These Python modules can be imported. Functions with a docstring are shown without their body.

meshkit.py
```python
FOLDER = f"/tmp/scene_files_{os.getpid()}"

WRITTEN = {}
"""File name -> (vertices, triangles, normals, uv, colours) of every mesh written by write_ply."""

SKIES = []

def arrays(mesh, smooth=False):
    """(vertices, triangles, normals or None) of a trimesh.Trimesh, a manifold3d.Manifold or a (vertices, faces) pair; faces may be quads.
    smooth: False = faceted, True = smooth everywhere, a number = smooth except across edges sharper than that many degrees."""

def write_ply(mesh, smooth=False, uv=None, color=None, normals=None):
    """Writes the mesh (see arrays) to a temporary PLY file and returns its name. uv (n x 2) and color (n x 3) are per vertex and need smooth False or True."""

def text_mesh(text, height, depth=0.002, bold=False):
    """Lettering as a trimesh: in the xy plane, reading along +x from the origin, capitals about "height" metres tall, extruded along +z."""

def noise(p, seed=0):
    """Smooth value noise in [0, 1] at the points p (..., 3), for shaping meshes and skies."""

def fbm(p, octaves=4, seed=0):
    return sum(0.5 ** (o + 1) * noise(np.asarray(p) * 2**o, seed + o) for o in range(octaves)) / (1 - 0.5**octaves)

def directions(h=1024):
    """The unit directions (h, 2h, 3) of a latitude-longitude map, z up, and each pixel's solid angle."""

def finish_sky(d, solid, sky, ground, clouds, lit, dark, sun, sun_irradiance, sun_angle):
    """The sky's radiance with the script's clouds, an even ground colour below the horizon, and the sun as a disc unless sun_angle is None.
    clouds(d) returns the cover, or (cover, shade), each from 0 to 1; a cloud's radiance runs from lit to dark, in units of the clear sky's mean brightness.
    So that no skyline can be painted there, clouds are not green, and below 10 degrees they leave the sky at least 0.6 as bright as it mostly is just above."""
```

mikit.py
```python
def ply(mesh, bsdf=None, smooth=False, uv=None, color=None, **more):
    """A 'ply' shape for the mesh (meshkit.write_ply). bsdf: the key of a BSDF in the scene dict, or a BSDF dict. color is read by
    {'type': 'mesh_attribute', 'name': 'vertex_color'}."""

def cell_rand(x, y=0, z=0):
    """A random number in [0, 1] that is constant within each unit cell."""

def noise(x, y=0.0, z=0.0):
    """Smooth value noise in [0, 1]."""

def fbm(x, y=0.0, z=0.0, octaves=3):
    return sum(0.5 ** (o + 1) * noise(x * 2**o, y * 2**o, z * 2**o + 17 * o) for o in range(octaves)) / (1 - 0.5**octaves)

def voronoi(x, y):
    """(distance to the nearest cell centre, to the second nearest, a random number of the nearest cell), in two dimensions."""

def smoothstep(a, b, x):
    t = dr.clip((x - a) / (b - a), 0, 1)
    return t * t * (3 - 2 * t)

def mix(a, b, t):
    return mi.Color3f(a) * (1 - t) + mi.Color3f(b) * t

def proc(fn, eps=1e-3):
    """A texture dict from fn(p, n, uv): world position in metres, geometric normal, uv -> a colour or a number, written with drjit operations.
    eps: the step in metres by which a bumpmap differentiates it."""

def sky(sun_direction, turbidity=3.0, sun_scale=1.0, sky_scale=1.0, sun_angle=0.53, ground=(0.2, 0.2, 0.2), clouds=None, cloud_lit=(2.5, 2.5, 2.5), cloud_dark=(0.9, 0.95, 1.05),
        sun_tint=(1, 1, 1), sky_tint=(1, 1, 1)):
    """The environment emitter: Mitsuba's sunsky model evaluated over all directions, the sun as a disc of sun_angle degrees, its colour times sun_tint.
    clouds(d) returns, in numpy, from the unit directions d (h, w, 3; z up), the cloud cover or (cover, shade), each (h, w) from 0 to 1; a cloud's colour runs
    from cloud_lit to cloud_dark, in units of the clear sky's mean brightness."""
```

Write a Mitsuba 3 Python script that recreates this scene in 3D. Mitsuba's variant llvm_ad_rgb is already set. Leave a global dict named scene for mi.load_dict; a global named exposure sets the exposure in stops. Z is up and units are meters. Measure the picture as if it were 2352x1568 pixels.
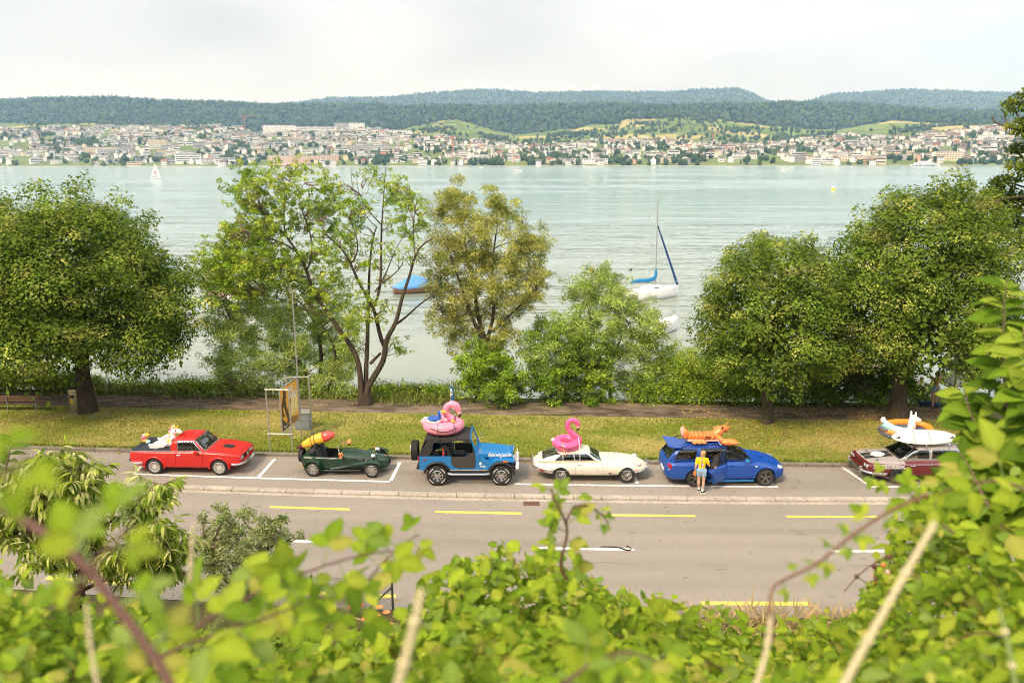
import math, random
import numpy as np, trimesh, mitsuba as mi, drjit as dr
import manifold3d as m3
from scipy.interpolate import PchipInterpolator
from shapely.geometry import Polygon
import mikit, meshkit

# ---------------------------------------------------------------- camera, sky, exposure
FPX, EYE, PITCH, ROLL = 800.0, 11.8, math.atan2(341 - 159.5, 800.0), 0.0029
scene, labels = {}, {}
TF = mi.ScalarTransform4f
_up = [math.sin(ROLL), 0, math.cos(ROLL)]
scene['camera'] = {'type': 'thinlens', 'fov': 2 * math.degrees(math.atan(512 / FPX)), 'fov_axis': 'x',
    'aperture_radius': 0.0064, 'focus_distance': 30.5, 'near_clip': 0.05, 'far_clip': 30000.0,
    'to_world': TF().look_at(origin=[0, 0, EYE], target=[0, math.cos(PITCH), EYE - math.sin(PITCH)], up=_up)}
exposure = 2.4

def cloud_fn(d):
    # bright overcast: brighter overhead, a thinner bluish patch low on the right
    q = np.stack([d[..., 0], d[..., 1], d[..., 2] * 2.2], -1)
    n = meshkit.fbm(q * 3.1 + 5.0, 4, 3)
    az = np.degrees(np.arctan2(d[..., 0], d[..., 1]))
    thin = np.exp(-((az - 36) / 17) ** 2 - ((np.degrees(np.arcsin(d[..., 2])) - 13) / 11) ** 2)
    cover = 1.0 - 0.95 * thin * np.clip(n * 2.4 - 0.45, 0, 1)
    up = np.clip(d[..., 2], 0, 1)
    shade = np.clip(0.80 - 0.74 * up ** 0.8 + 2.3 * (n - 0.5) * (0.35 + up), 0, 1)
    return cover, shade

scene['sky'] = mikit.sky((-0.38, -0.56, 0.74), turbidity=4, sun_scale=0.55, sun_angle=14, clouds=cloud_fn, ground=(0.2, 0.22, 0.2),
                         cloud_lit=(2.93, 2.97, 3.02), cloud_dark=(1.22, 1.25, 1.285), sky_tint=(.86, .96, 1.10), sun_tint=(1.0, 0.95, 0.87))

# ---------------------------------------------------------------- helpers
S = 1024 / 2352.0                     # photo measured at 2352 px wide
def _ray(u, v):
    u, v = u * S - 512, v * S - 341
    c, s = math.cos(ROLL), math.sin(ROLL)
    a, b = (c * u + s * v) / FPX, (-s * u + c * v) / FPX
    return np.array([a, math.cos(PITCH) - b * math.sin(PITCH), -math.sin(PITCH) - b * math.cos(PITCH)])
def at(u, v, z=0.0):
    """point of the plane z that shows at pixel (u, v)"""
    d = _ray(u, v); t = (z - EYE) / d[2]
    return np.array([d[0] * t, d[1] * t, z])
def atd(u, v, D):
    """point at distance D (along y) that shows at pixel (u, v)"""
    d = _ray(u, v); t = D / d[1]
    return np.array([d[0] * t, D, EYE + d[2] * t])
def along(x, s):
    """y of the line that runs along the road at offset s (the road bends gently)"""
    x = np.asarray(x, float); s = np.asarray(s, float)
    a = np.interp(s, [15, 20, 23, 28, 30.2, 35.8], [0.003, 0.003, 0.0022, 0.0017, 0.0006, 0.0005])
    b = np.interp(s, [15, 25, 28, 30.2], [-0.053, -0.053, -0.050, -0.063])
    xc = np.clip(x, -20, 17)
    return s + b * x + a * xc ** 2 + 2 * a * xc * (x - xc)

_used = {}
def num(k):
    n = _used.get(k, -1) + 1; _used[k] = n
    return k if n == 0 else '%s_%03d' % (k, n)
def thing(name, label, cat, group=None, kind=None):
    k = num(name); labels[k] = {'label': label, 'category': cat}
    if group: labels[k]['group'] = group
    if kind: labels[k]['kind'] = kind
    return k
def put(k, mesh, bsdf, smooth=30, tw=None, color=None, **kw):
    if color is not None and smooth not in (True, False): smooth = False
    d = mikit.ply(mesh, bsdf, smooth=smooth, color=color, **kw)
    if tw is not None: d['to_world'] = TF(np.asarray(tw, float))
    scene[k] = d
    return k
def part(parent, name, mesh, bsdf, smooth=30, tw=None, label=None, kind=None, **kw):
    k = put(num(parent + '__' + name), mesh, bsdf, smooth, tw, **kw)
    if label or kind:
        labels[k] = {}
        if label: labels[k]['label'] = label
        if kind: labels[k]['kind'] = kind
    return k
def struct(name, mesh, bsdf, smooth=False, **kw):
    k = put(num(name), mesh, bsdf, smooth, **kw); labels[k] = {'kind': 'structure'}
    return k

def M4(loc=(0, 0, 0), rz=0.0, rx=0.0, ry=0.0, s=1.0):
    def R(a, i, j):
        m = np.eye(4); c, q = math.cos(a), math.sin(a); m[i, i] = m[j, j] = c; m[i, j] = -q; m[j, i] = q; return m
    m = R(rz, 0, 1) @ R(ry, 2, 0) @ R(rx, 1, 2)
    m[:3, :3] *= s; m[:3, 3] = loc
    return m
def xf(mesh, m):
    v, f = va(mesh); return v @ m[:3, :3].T + m[:3, 3], f
def va(mesh):
    if hasattr(mesh, 'to_mesh'):
        q = mesh.to_mesh(); return np.array(q.vert_properties[:, :3], float), np.array(q.tri_verts, int)
    if hasattr(mesh, 'vertices'): return np.array(mesh.vertices), np.array(mesh.faces)
    v, f = np.asarray(mesh[0], float), np.asarray(mesh[1], int)
    if f.shape[1] == 4: f = np.vstack([f[:, [0, 1, 2]], f[:, [0, 2, 3]]])
    return v, f
def join(*ms):
    vs, fs, n = [], [], 0
    for m in ms:
        v, f = va(m); vs.append(v); fs.append(f + n); n += len(v)
    return np.vstack(vs), np.vstack(fs)
def man(mesh):
    v, f = va(mesh)
    return m3.Manifold(m3.Mesh(np.ascontiguousarray(v, np.float32), np.ascontiguousarray(f, np.uint32)))
def bxm(x0, x1, y0, y1, z0, z1):
    return m3.Manifold.cube([x1 - x0, y1 - y0, z1 - z0]).translate([x0, y0, z0])
def box(x0, x1, y0, y1, z0, z1): return va(bxm(x0, x1, y0, y1, z0, z1))
def rbox(x0, x1, y0, y1, z0, z1, r=0.02, n=8):
    s = m3.Manifold.sphere(r, n)
    return m3.Manifold.batch_hull([s.translate([x, y, z]) for x in (x0 + r, x1 - r) for y in (y0 + r, y1 - r) for z in (z0 + r, z1 - r)])
def ell(c, r, n=24):
    return va(m3.Manifold.sphere(1.0, n).scale(list(np.broadcast_to(r, 3).astype(float))).translate(list(map(float, c))))
def frames(p):
    t = np.gradient(p, axis=0); t /= np.linalg.norm(t, axis=1, keepdims=True) + 1e-12
    r = np.array([0.31, 0.17, 0.93]) if abs(t[0, 2]) < 0.8 else np.array([0.93, 0.31, 0.12])
    A = []
    for k in range(len(p)):
        r = r - t[k] * (r @ t[k]); r = r / (np.linalg.norm(r) + 1e-12); A.append(r)
    A = np.array(A); return t, A, np.cross(t, A)
def tube(pts, rad, sides=8, flat=1.0, cap=True):
    p = np.asarray(pts, float); t, a, b = frames(p)
    r = np.broadcast_to(np.asarray(rad, float), (len(p),))
    w = np.arange(sides) * 2 * np.pi / sides
    v = p[:, None] + r[:, None, None] * (np.cos(w)[None, :, None] * a[:, None] + flat * np.sin(w)[None, :, None] * b[:, None])
    n, s = len(p), sides
    i, j = np.meshgrid(np.arange(n - 1), np.arange(s), indexing='ij')
    q = np.stack([i * s + j, i * s + (j + 1) % s, (i + 1) * s + (j + 1) % s, (i + 1) * s + j], -1).reshape(-1, 4)
    v = v.reshape(-1, 3); f = np.vstack([q[:, [0, 1, 2]], q[:, [0, 2, 3]]])
    if cap:
        v = np.vstack([v, p[0], p[-1]]); k = np.arange(s)
        f = np.vstack([f, np.stack([(k + 1) % s, k, 0 * k + n * s], 1), np.stack([(n - 1) * s + k, (n - 1) * s + (k + 1) % s, 0 * k + n * s + 1], 1)])
    return v, f
def curve(pts, n=24):
    p = np.asarray(pts, float); d = np.r_[0, np.cumsum(np.linalg.norm(np.diff(p, axis=0), axis=1))]
    if len(p) < 3: return np.stack([np.interp(np.linspace(0, d[-1], n), d, p[:, k]) for k in range(p.shape[1])], 1)
    from scipy.interpolate import CubicSpline
    return CubicSpline(d, p)(np.linspace(0, d[-1], n))
def ctube(pts, rad, n=24, sides=8, **kw):
    p = curve(pts, n)
    r = np.interp(np.linspace(0, 1, n), np.linspace(0, 1, len(np.atleast_1d(rad))), np.atleast_1d(rad)) if np.ndim(rad) else rad
    return tube(p, r, sides, **kw)
def extr(poly, d0, d1, axis='y'):
    """polygon in (x, z) pushed along y, or (x, y) along z, or (y, z) along x -> Manifold"""
    cs = m3.CrossSection([np.asarray(poly, float)], m3.FillRule.NonZero)
    m = m3.Manifold.extrude(cs, d1 - d0).translate([0, 0, d0])
    if axis == 'y':      # (x, z, y) -> (x, y, z)
        return m.transform(np.array([[1, 0, 0, 0], [0, 0, -1, 0], [0, 1, 0, 0]], float)).mirror([0, 1, 0])
    if axis == 'x': return m.transform(np.array([[0, 0, 1, 0], [1, 0, 0, 0], [0, 1, 0, 0]], float))
    return m
def lathe(prof, n=28, axis='y'):
    """prof: (radius, along) pairs, closed by the axis"""
    prof = np.asarray(prof, float); k = len(prof); w = np.arange(n) * 2 * np.pi / n
    v = np.stack([prof[:, None, 0] * np.cos(w), prof[:, None, 1] + 0 * w, prof[:, None, 0] * np.sin(w)], -1).reshape(-1, 3)
    i, j = np.meshgrid(np.arange(k - 1), np.arange(n), indexing='ij')
    q = np.stack([i * n + j, (i + 1) * n + j, (i + 1) * n + (j + 1) % n, i * n + (j + 1) % n], -1).reshape(-1, 4)
    if axis == 'z': v = v[:, [0, 2, 1]]; q = q[:, ::-1]
    if axis == 'x': v = v[:, [1, 0, 2]]; q = q[:, ::-1]
    return v, np.vstack([q[:, [0, 1, 2]], q[:, [0, 2, 3]]])
def sheet(X, Y, Z):
    n, m = X.shape
    i, j = np.meshgrid(np.arange(n - 1), np.arange(m - 1), indexing='ij')
    q = np.stack([i * m + j, (i + 1) * m + j, (i + 1) * m + j + 1, i * m + j + 1], -1).reshape(-1, 4)
    return np.stack([X, Y, Z], -1).reshape(-1, 3), np.vstack([q[:, [0, 1, 2]], q[:, [0, 2, 3]]])
def scatter(tv, tfc, pos, R, scale, col):
    """copies of a template in one mesh: pos (N,3), R (N,3,3) or None, scale (N,) or (N,3), col (N,3) -> mesh, colours"""
    N, k = len(pos), len(tv)
    sc = np.asarray(scale, float); sc = sc[:, None] if sc.ndim == 1 else sc
    v = tv[None] * sc[:, None, :]
    if R is not None: v = np.einsum('nij,nkj->nki', R, v)
    v = (v + pos[:, None]).reshape(-1, 3)
    f = (tfc[None] + (np.arange(N) * k)[:, None, None]).reshape(-1, 3)
    return (v, f), np.repeat(col, k, axis=0)
def frame_from(n, rng, spin=None):
    """random frames whose third axis is n; the first axis is the leaf's length"""
    n = n / (np.linalg.norm(n, axis=1, keepdims=True) + 1e-9)
    a = rng.normal(size=n.shape) if spin is None else spin + 0.0
    a = a - n * (a * n).sum(1, keepdims=True); a /= np.linalg.norm(a, axis=1, keepdims=True) + 1e-9
    return np.stack([a, np.cross(n, a), n], -1)
def rotz(a):
    c, s, o, i = np.cos(a), np.sin(a), np.zeros_like(a), np.ones_like(a)
    return np.stack([np.stack([c, -s, o], -1), np.stack([s, c, o], -1), np.stack([o, o, i], -1)], -2)

# leaf templates: length along x from 0 to 1, width along y, face up z
LEAF2 = (np.array([[0, 0, 0], [.45, -.34, .06], [1, 0, -.05], [.45, .34, .06]]), np.array([[0, 1, 2], [0, 2, 3]]))
def leaf_big(n=5, width=.34, droop=.25, fold=.12, serr=0.0, shape=0.45):
    xs = np.linspace(0, 1, n + 2); V, F = [], []
    for k, x in enumerate(xs):
        w = width * (np.sin(np.pi * x ** (np.log(.5) / np.log(shape))) ** .85 if 0 < x < 1 else 0)
        w *= 1 + (serr if k % 2 else -serr)
        z = -droop * x * x
        V += [[x, -w, z + fold * w * 2], [x, 0, z], [x, w, z + fold * w * 2]]
    for k in range(n + 1):
        a = 3 * k
        F += [[a, a + 3, a + 4], [a, a + 4, a + 1], [a + 1, a + 4, a + 5], [a + 1, a + 5, a + 2]]
    return np.array(V), np.array(F)

# ---------------------------------------------------------------- materials
def rgb(c): return {'type': 'rgb', 'value': [float(x) for x in (c if np.ndim(c) else (c, c, c))]}
def pr(k, col, rough=0.5, metal=0.0, two=True, **kw):
    b = {'type': 'principled', 'base_color': col if isinstance(col, dict) else rgb(col), 'roughness': rough, 'metallic': metal, **kw}
    scene[k] = {'type': 'twosided', 'b': b} if two else b
    return k
def bump(k, inner, fn, eps, scale=1.0):
    scene[k] = {'type': 'twosided', 'b': {'type': 'bumpmap', 'arbitrary': mikit.proc(fn, eps), 'scale': scale, 'nested': inner}}
    return k
noise, fbm, mix, sstep = mikit.noise, mikit.fbm, mikit.mix, mikit.smoothstep
VC = {'type': 'mesh_attribute', 'name': 'vertex_color'}
scene['m_leaf'] = {'type': 'principledthin', 'base_color': VC, 'roughness': 0.55, 'diff_trans': 0.8, 'spec_trans': 0.0, 'eta': 1.4}
scene['m_tleaf'] = {'type': 'principledthin', 'base_color': VC, 'roughness': 0.6, 'diff_trans': 0.42, 'spec_trans': 0.0, 'eta': 1.35}
scene['m_vc'] = {'type': 'twosided', 'b': {'type': 'diffuse', 'reflectance': VC}}
pr('m_vcgloss', VC, 0.28, specular=0.5)
def car_paint(k, col, **kw): return pr(k, col, kw.pop('rough', 0.32), clearcoat=kw.pop('cc', 0.9), clearcoat_gloss=0.96, specular=0.5, **kw)
car_paint('m_red', (0.52, 0.013, 0.010)); car_paint('m_green', (0.004, 0.032, 0.014)); car_paint('m_blue', (0.005, 0.16, 0.42), rough=.3)
car_paint('m_cream', (0.66, 0.60, 0.50)); car_paint('m_deepblue', (0.004, 0.06, 0.33)); car_paint('m_maroon', (0.115, 0.009, 0.010)); car_paint('m_silver', (0.36, 0.32, 0.305))
pr('m_black', (0.018, 0.018, 0.02), 0.5); pr('m_blackgloss', (0.012, 0.012, 0.014), 0.2); pr('m_canvas', (0.028, 0.026, 0.026), 0.8); pr('m_canvasblue', (0.028, 0.032, 0.045), 0.75)
pr('m_door', (0.045, 0.038, 0.034), 0.55); pr('m_seat', (0.02, 0.02, 0.02), 0.65)
pr('m_tyre', (0.022, 0.021, 0.020), 0.8); pr('m_chrome', (0.75, 0.75, 0.77), 0.12, 1.0); pr('m_alloy', (0.62, 0.60, 0.57), 0.32, 0.85); pr('m_greyalloy', (0.22, 0.20, 0.18), 0.35, 0.7)
pr('m_whitewheel', (0.60, 0.58, 0.55), 0.4, 0.3); pr('m_white', (0.78, 0.78, 0.77), 0.4); pr('m_lamp', (0.75, 0.78, 0.8), 0.08, 0.6); pr('m_amber', (0.8, 0.22, 0.01), 0.25); pr('m_tail', (0.45, 0.01, 0.01), 0.2)
pr('m_galv', (0.42, 0.42, 0.41), 0.45, 0.5); pr('m_steel', (0.52, 0.50, 0.47), 0.3, 0.9); pr('m_greypaint', (0.22, 0.25, 0.27), 0.45); pr('m_wood', (0.16, 0.09, 0.06), 0.7); pr('m_jetty', (0.30, 0.23, 0.17), 0.8)
pr('m_rust', (0.16, 0.08, 0.05), 0.8); pr('m_orange', (0.85, 0.25, 0.02), 0.4); pr('m_yellow', (0.85, 0.58, 0.02), 0.4); pr('m_signblue', (0.02, 0.11, 0.36), 0.4); pr('m_strap', (0.03, 0.03, 0.03), 0.7)
pr('m_pink', (0.88, 0.28, 0.40), 0.25, clearcoat=.4); pr('m_hotpink', (0.88, 0.11, 0.30), 0.25, clearcoat=.4); pr('m_palepink', (0.88, 0.42, 0.50), 0.25, clearcoat=.4)
pr('m_vinyl', (0.86, 0.84, 0.82), 0.25, clearcoat=.4); pr('m_floatorange', (0.86, 0.25, 0.07), 0.25, clearcoat=.4); pr('m_floatyellow', (0.9, 0.46, 0.04), 0.25, clearcoat=.4); pr('m_aqua', (0.42, 0.75, 0.78), 0.25, clearcoat=.4)
pr('m_floatblue', (0.02, 0.10, 0.45), 0.25, clearcoat=.4); pr('m_floatred', (0.72, 0.08, 0.07), 0.25, clearcoat=.4); pr('m_darkwine', (0.10, 0.02, 0.025), 0.35); pr('m_slate', (0.12, 0.13, 0.15), 0.5)
pr('m_tarp', (0.10, 0.30, 0.62), 0.5); pr('m_sailcover', (0.01, 0.22, 0.50), 0.6); pr('m_navy', (0.01, 0.05, 0.20), 0.5); pr('m_skin', (0.60, 0.36, 0.25), 0.55); pr('m_shirt', (0.85, 0.62, 0.01), 0.8); pr('m_denim', (0.28, 0.42, 0.58), 0.85)
pr('m_hair', (0.42, 0.27, 0.13), 0.6); pr('m_lobster', (0.82, 0.22, 0.05), 0.28, clearcoat=.4); pr('m_peach', (0.80, 0.48, 0.40), 0.3); pr('m_board', (0.62, 0.61, 0.56), 0.35); pr('m_hat', (0.70, 0.66, 0.52), 0.8); pr('m_tan', (0.55, 0.34, 0.17), 0.6)
scene['m_glass'] = {'type': 'thindielectric', 'int_ior': 1.5, 'specular_transmittance': rgb((.52, .56, .55))}
scene['m_glassclear'] = {'type': 'thindielectric', 'int_ior': 1.5, 'specular_transmittance': rgb((.86, .9, .88))}

# procedural ground surfaces
def f_asphalt(p, n, uv):
    g = noise(p.x * 55, p.y * 55) * .5 + noise(p.x * 23, p.y * 23) * .3 + noise(p.x * 9, p.y * 9) * .2
    s = fbm(p.x * .16, p.y * .55, 0., 4)
    c = mix((.205, .182, .154), (.32, .283, .243), g * .55 + s * .55)
    sl = p.y + .052 * p.x - .0021 * p.x * p.x
    trk = dr.exp(-dr.square((sl - 24.3) / .28)) + dr.exp(-dr.square((sl - 22.0) / .3)) + dr.exp(-dr.square((sl - 20.9) / .3)) + dr.exp(-dr.square((sl - 23.3) / .25))
    crk = sstep(.022, .008, dr.abs(sl - 22.05 - .10 * (noise(p.x * .8, 3.) - .5) - .05 * noise(p.x * 4., 7.))) * sstep(.35, .55, noise(p.x * .35, 5.))
    c = c * (1 - .07 * trk * (.5 + noise(p.x * .3, p.y))) * (1 - .45 * crk) * (1 - .16 * sstep(.62, .78, fbm(p.x * .28 + 20, p.y * .9, 0., 3)) * sstep(27.2, 28.2, sl))
    wear = sstep(.52, .75, fbm(p.x * .05 + 7, p.y * 1.1, 0., 3))
    return c * (1 - .10 * wear) * (1 - .30 * sstep(.86, .93, noise(p.x * 2.6, p.y * 5.1)) * sstep(.6, .75, noise(p.x * 7.3, p.y * 11.)))
pr('m_asphalt', mikit.proc(f_asphalt), 0.82, specular=.3)
def f_paint(p, n, uv):
    w = sstep(.62, .9, noise(p.x * 31, p.y * 31) * .6 + fbm(p.x * 3, p.y * 6) * .5)
    return mix((.80, .79, .76), (.48, .43, .38), w)
pr('m_mark', mikit.proc(f_paint), 0.6)
def f_ypaint(p, n, uv):
    w = sstep(.55, .85, noise(p.x * 31, p.y * 31) * .5 + fbm(p.x * 3, p.y * 9) * .55)
    return mix((.74, .60, .09), (.50, .42, .18), w)
pr('m_ymark', mikit.proc(f_ypaint), 0.6)
def f_kerb(p, n, uv):
    return mix((.26, .22, .18), (.50, .45, .38), noise(p.x * 17, p.y * 17, p.z * 17) * .6 + noise(p.x * 1.3, p.y * 1.3) * .4)
pr('m_kerb', mikit.proc(f_kerb), 0.85)
def f_kerbdark(p, n, uv):
    return mix((.11, .095, .08), (.27, .235, .20), noise(p.x * 17, p.y * 17, p.z * 17) * .6 + noise(p.x * 1.3, p.y * 1.3) * .4)
pr('m_kerbdark', mikit.proc(f_kerbdark), 0.85)
def f_lawn(p, n, uv):
    d = fbm(p.x * .35 + 3, p.y * .6, 0., 4)
    dry = sstep(.42, .66, d)
    g = noise(p.x * 30, p.y * 22) * .6 + noise(p.x * 70, p.y * 50) * .4
    return mix(mix((.135, .175, .02), (.225, .25, .04), g), mix((.32, .275, .08), (.45, .375, .14), g), dry * .7)
pr('m_lawn', mikit.proc(f_lawn), 0.95, specular=.1)
def f_path(p, n, uv):
    r = sstep(.25, .75, noise(p.x * 1.7, p.y * 5.2)) * .5 + noise(p.x * 5., p.y * 9.) * .35 + sstep(.3, .7, fbm(p.x * .5, p.y * 2.2)) * .35
    c = mix((.045, .034, .025), (.20, .155, .115), r)
    moss = sstep(.56, .74, fbm(p.x * .45 + 9, p.y * 2.0, 0., 4)) * sstep(-6., 4., p.x)
    return mix(c, mi.Color3f(.13, .14, .03), moss * .55)
def h_path(p, n, uv): return .02 * noise(p.x * 5.5, p.y * 16) + .015 * noise(p.x * 13, p.y * 26)
bump('m_path', {'type': 'principled', 'base_color': mikit.proc(f_path), 'roughness': .9, 'specular': .2}, h_path, .01)
def f_soil(p, n, uv):
    return mix((.05, .05, .018), (.12, .10, .045), fbm(p.x * 1.5, p.y * 1.5, p.z, 4))
pr('m_soil', mikit.proc(f_soil), 0.95, specular=.1)
def f_bark(p, n, uv):
    r = noise(p.x * 26, p.y * 26, p.z * 5) * .6 + fbm(p.x * 5, p.y * 5, p.z * 3) * .5
    c = mix((.028, .021, .015), (.125, .097, .07), r)
    return mix(c, mi.Color3f(.075, .075, .022), sstep(.55, .75, fbm(p.x * 2.2, p.y * 2.2, p.z * 1.3 + 4)) * .5)
def h_bark(p, n, uv): return .03 * noise(p.x * 26, p.y * 26, p.z * 5)
bump('m_bark', {'type': 'principled', 'base_color': mikit.proc(f_bark), 'roughness': .9, 'specular': .2}, h_bark, .01)
pr('m_bark2', (.16, .11, .08), .85); pr('m_stalk', (.52, .44, .26), .7); pr('m_cane', (.11, .048, .036), .6); pr('m_greenstem', (.16, .22, .05), .6)
def f_terrain(p, n, uv):
    f_, s_, w_ = mikit.voronoi(p.x * .007, p.y * .0042)
    c = mix((.085, .125, .028), (.135, .18, .045), w_) * (.8 + .4 * noise(p.x * .03, p.y * .012))
    c = mix(c, mi.Color3f(.30, .25, .10), sstep(.70, .72, w_) * .8)
    c = c * (1 - .6 * sstep(.08, .03, s_ - f_))
    return c
pr('m_terrain', mikit.proc(f_terrain), 0.95, specular=.1)
pr('m_farbank', mikit.proc(lambda p, n, uv: mix((.07, .10, .03), (.15, .19, .06), fbm(p.x * .02, p.y * .012, 0., 3))), 0.95, specular=.1)
pr('m_forestfloor', (.03, .05, .022), 0.95, specular=.1)
def wave(x, y):
    return .55 * noise(x * .16 + y * .05, y * .52) + .30 * noise(x * .45 - y * .1, y * 1.25 + 7) + .15 * noise(x * 1.5, y * 3.1 + 3)
def h_water(p, n, uv):
    near = dr.exp(-p.y / 260.)
    calm = .35 + .65 * sstep(.40, .62, fbm(p.x * .006 + 2, p.y * .022, 0., 3))
    return calm * (.40 * wave(p.x, p.y) * near + (.6 * noise(p.x * .03, p.y * .11) + .35 * noise(p.x * .09, p.y * .3)) * (1 - near))
def f_water(p, n, uv):
    t = sstep(0., 1., dr.exp(-(p.y - 40.) / 130.))
    return mix((.165, .25, .252), (.19, .22, .165), t)
bump('m_water', {'type': 'principled', 'base_color': mikit.proc(f_water), 'roughness': .1, 'specular': .6}, h_water, .05)

# ---------------------------------------------------------------- the setting near by
WZ = -1.5                                             # water level
XS = np.r_[np.linspace(-140, -42, 15), np.linspace(-40, 40, 161), np.linspace(42, 140, 15)]
def strip(s0, s1, z0, z1, n=2, xs=XS, zf=None):
    s = np.linspace(s0, s1, n); X, Sg = np.meshgrid(xs, s, indexing='ij')
    Z = np.interp(Sg, [s0, s1], [z0, z1]) if zf is None else zf(X, Sg)
    return sheet(X, along(X, Sg), Z)
def bank_z(x, s):
    """height of the embankment the picture is taken from"""
    z = np.interp(s, [-30, 0.8, 2.2, 16.2, 17.4, 18.9, 19.3], [10.6, 10.2, 9.6, 0.7, 0.22, 0.10, -0.05])
    return z + np.where((s > 1) & (s < 18), .25 * (meshkit.noise(np.stack([x * .4, s * .4, 0 * x], -1)) - .5), 0)
def ground_z(x, s):
    z = np.interp(s, [19.3, 30.1, 30.5, 35.5, 38.3, 39.4, 40.6, 42.5, 46, 400], [-.06, -.06, .04, .10, .08, -.1, -1.4, -1.9, -2.6, -2.6])
    return np.where(s < 19.3, bank_z(x, s), z)
_s = np.r_[np.linspace(-30, 0, 8), np.linspace(.8, 19.3, 60), np.linspace(20, 30.1, 6), np.linspace(30.5, 46, 40), 60]
_X, _S = np.meshgrid(XS, _s, indexing='ij')
struct('ground', sheet(_X, along(_X, _S), ground_z(_X, _S)), 'm_soil', True)
road = struct('road', strip(19.2, 30.24, 0, 0, 12), 'm_asphalt')
struct('lawn', strip(30.34, 35.72, .115, .17, 14), 'm_lawn')
struct('path', strip(35.70, 37.95, .155, .13, 10), 'm_path')
_w = np.r_[np.linspace(38.9, 60, 40), np.geomspace(62, 5200, 60)]
_wx = np.r_[-7000, -3000, -1200, -400, np.linspace(-150, 150, 61), 400, 1200, 3000, 7000]
_X, _S = np.meshgrid(_wx, _w, indexing='ij')
struct('water', sheet(_X, np.where(_S < 60, along(np.clip(_X, -150, 150), np.minimum(_S, 60)), _S), 0 * _X + WZ), 'm_water')

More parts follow.
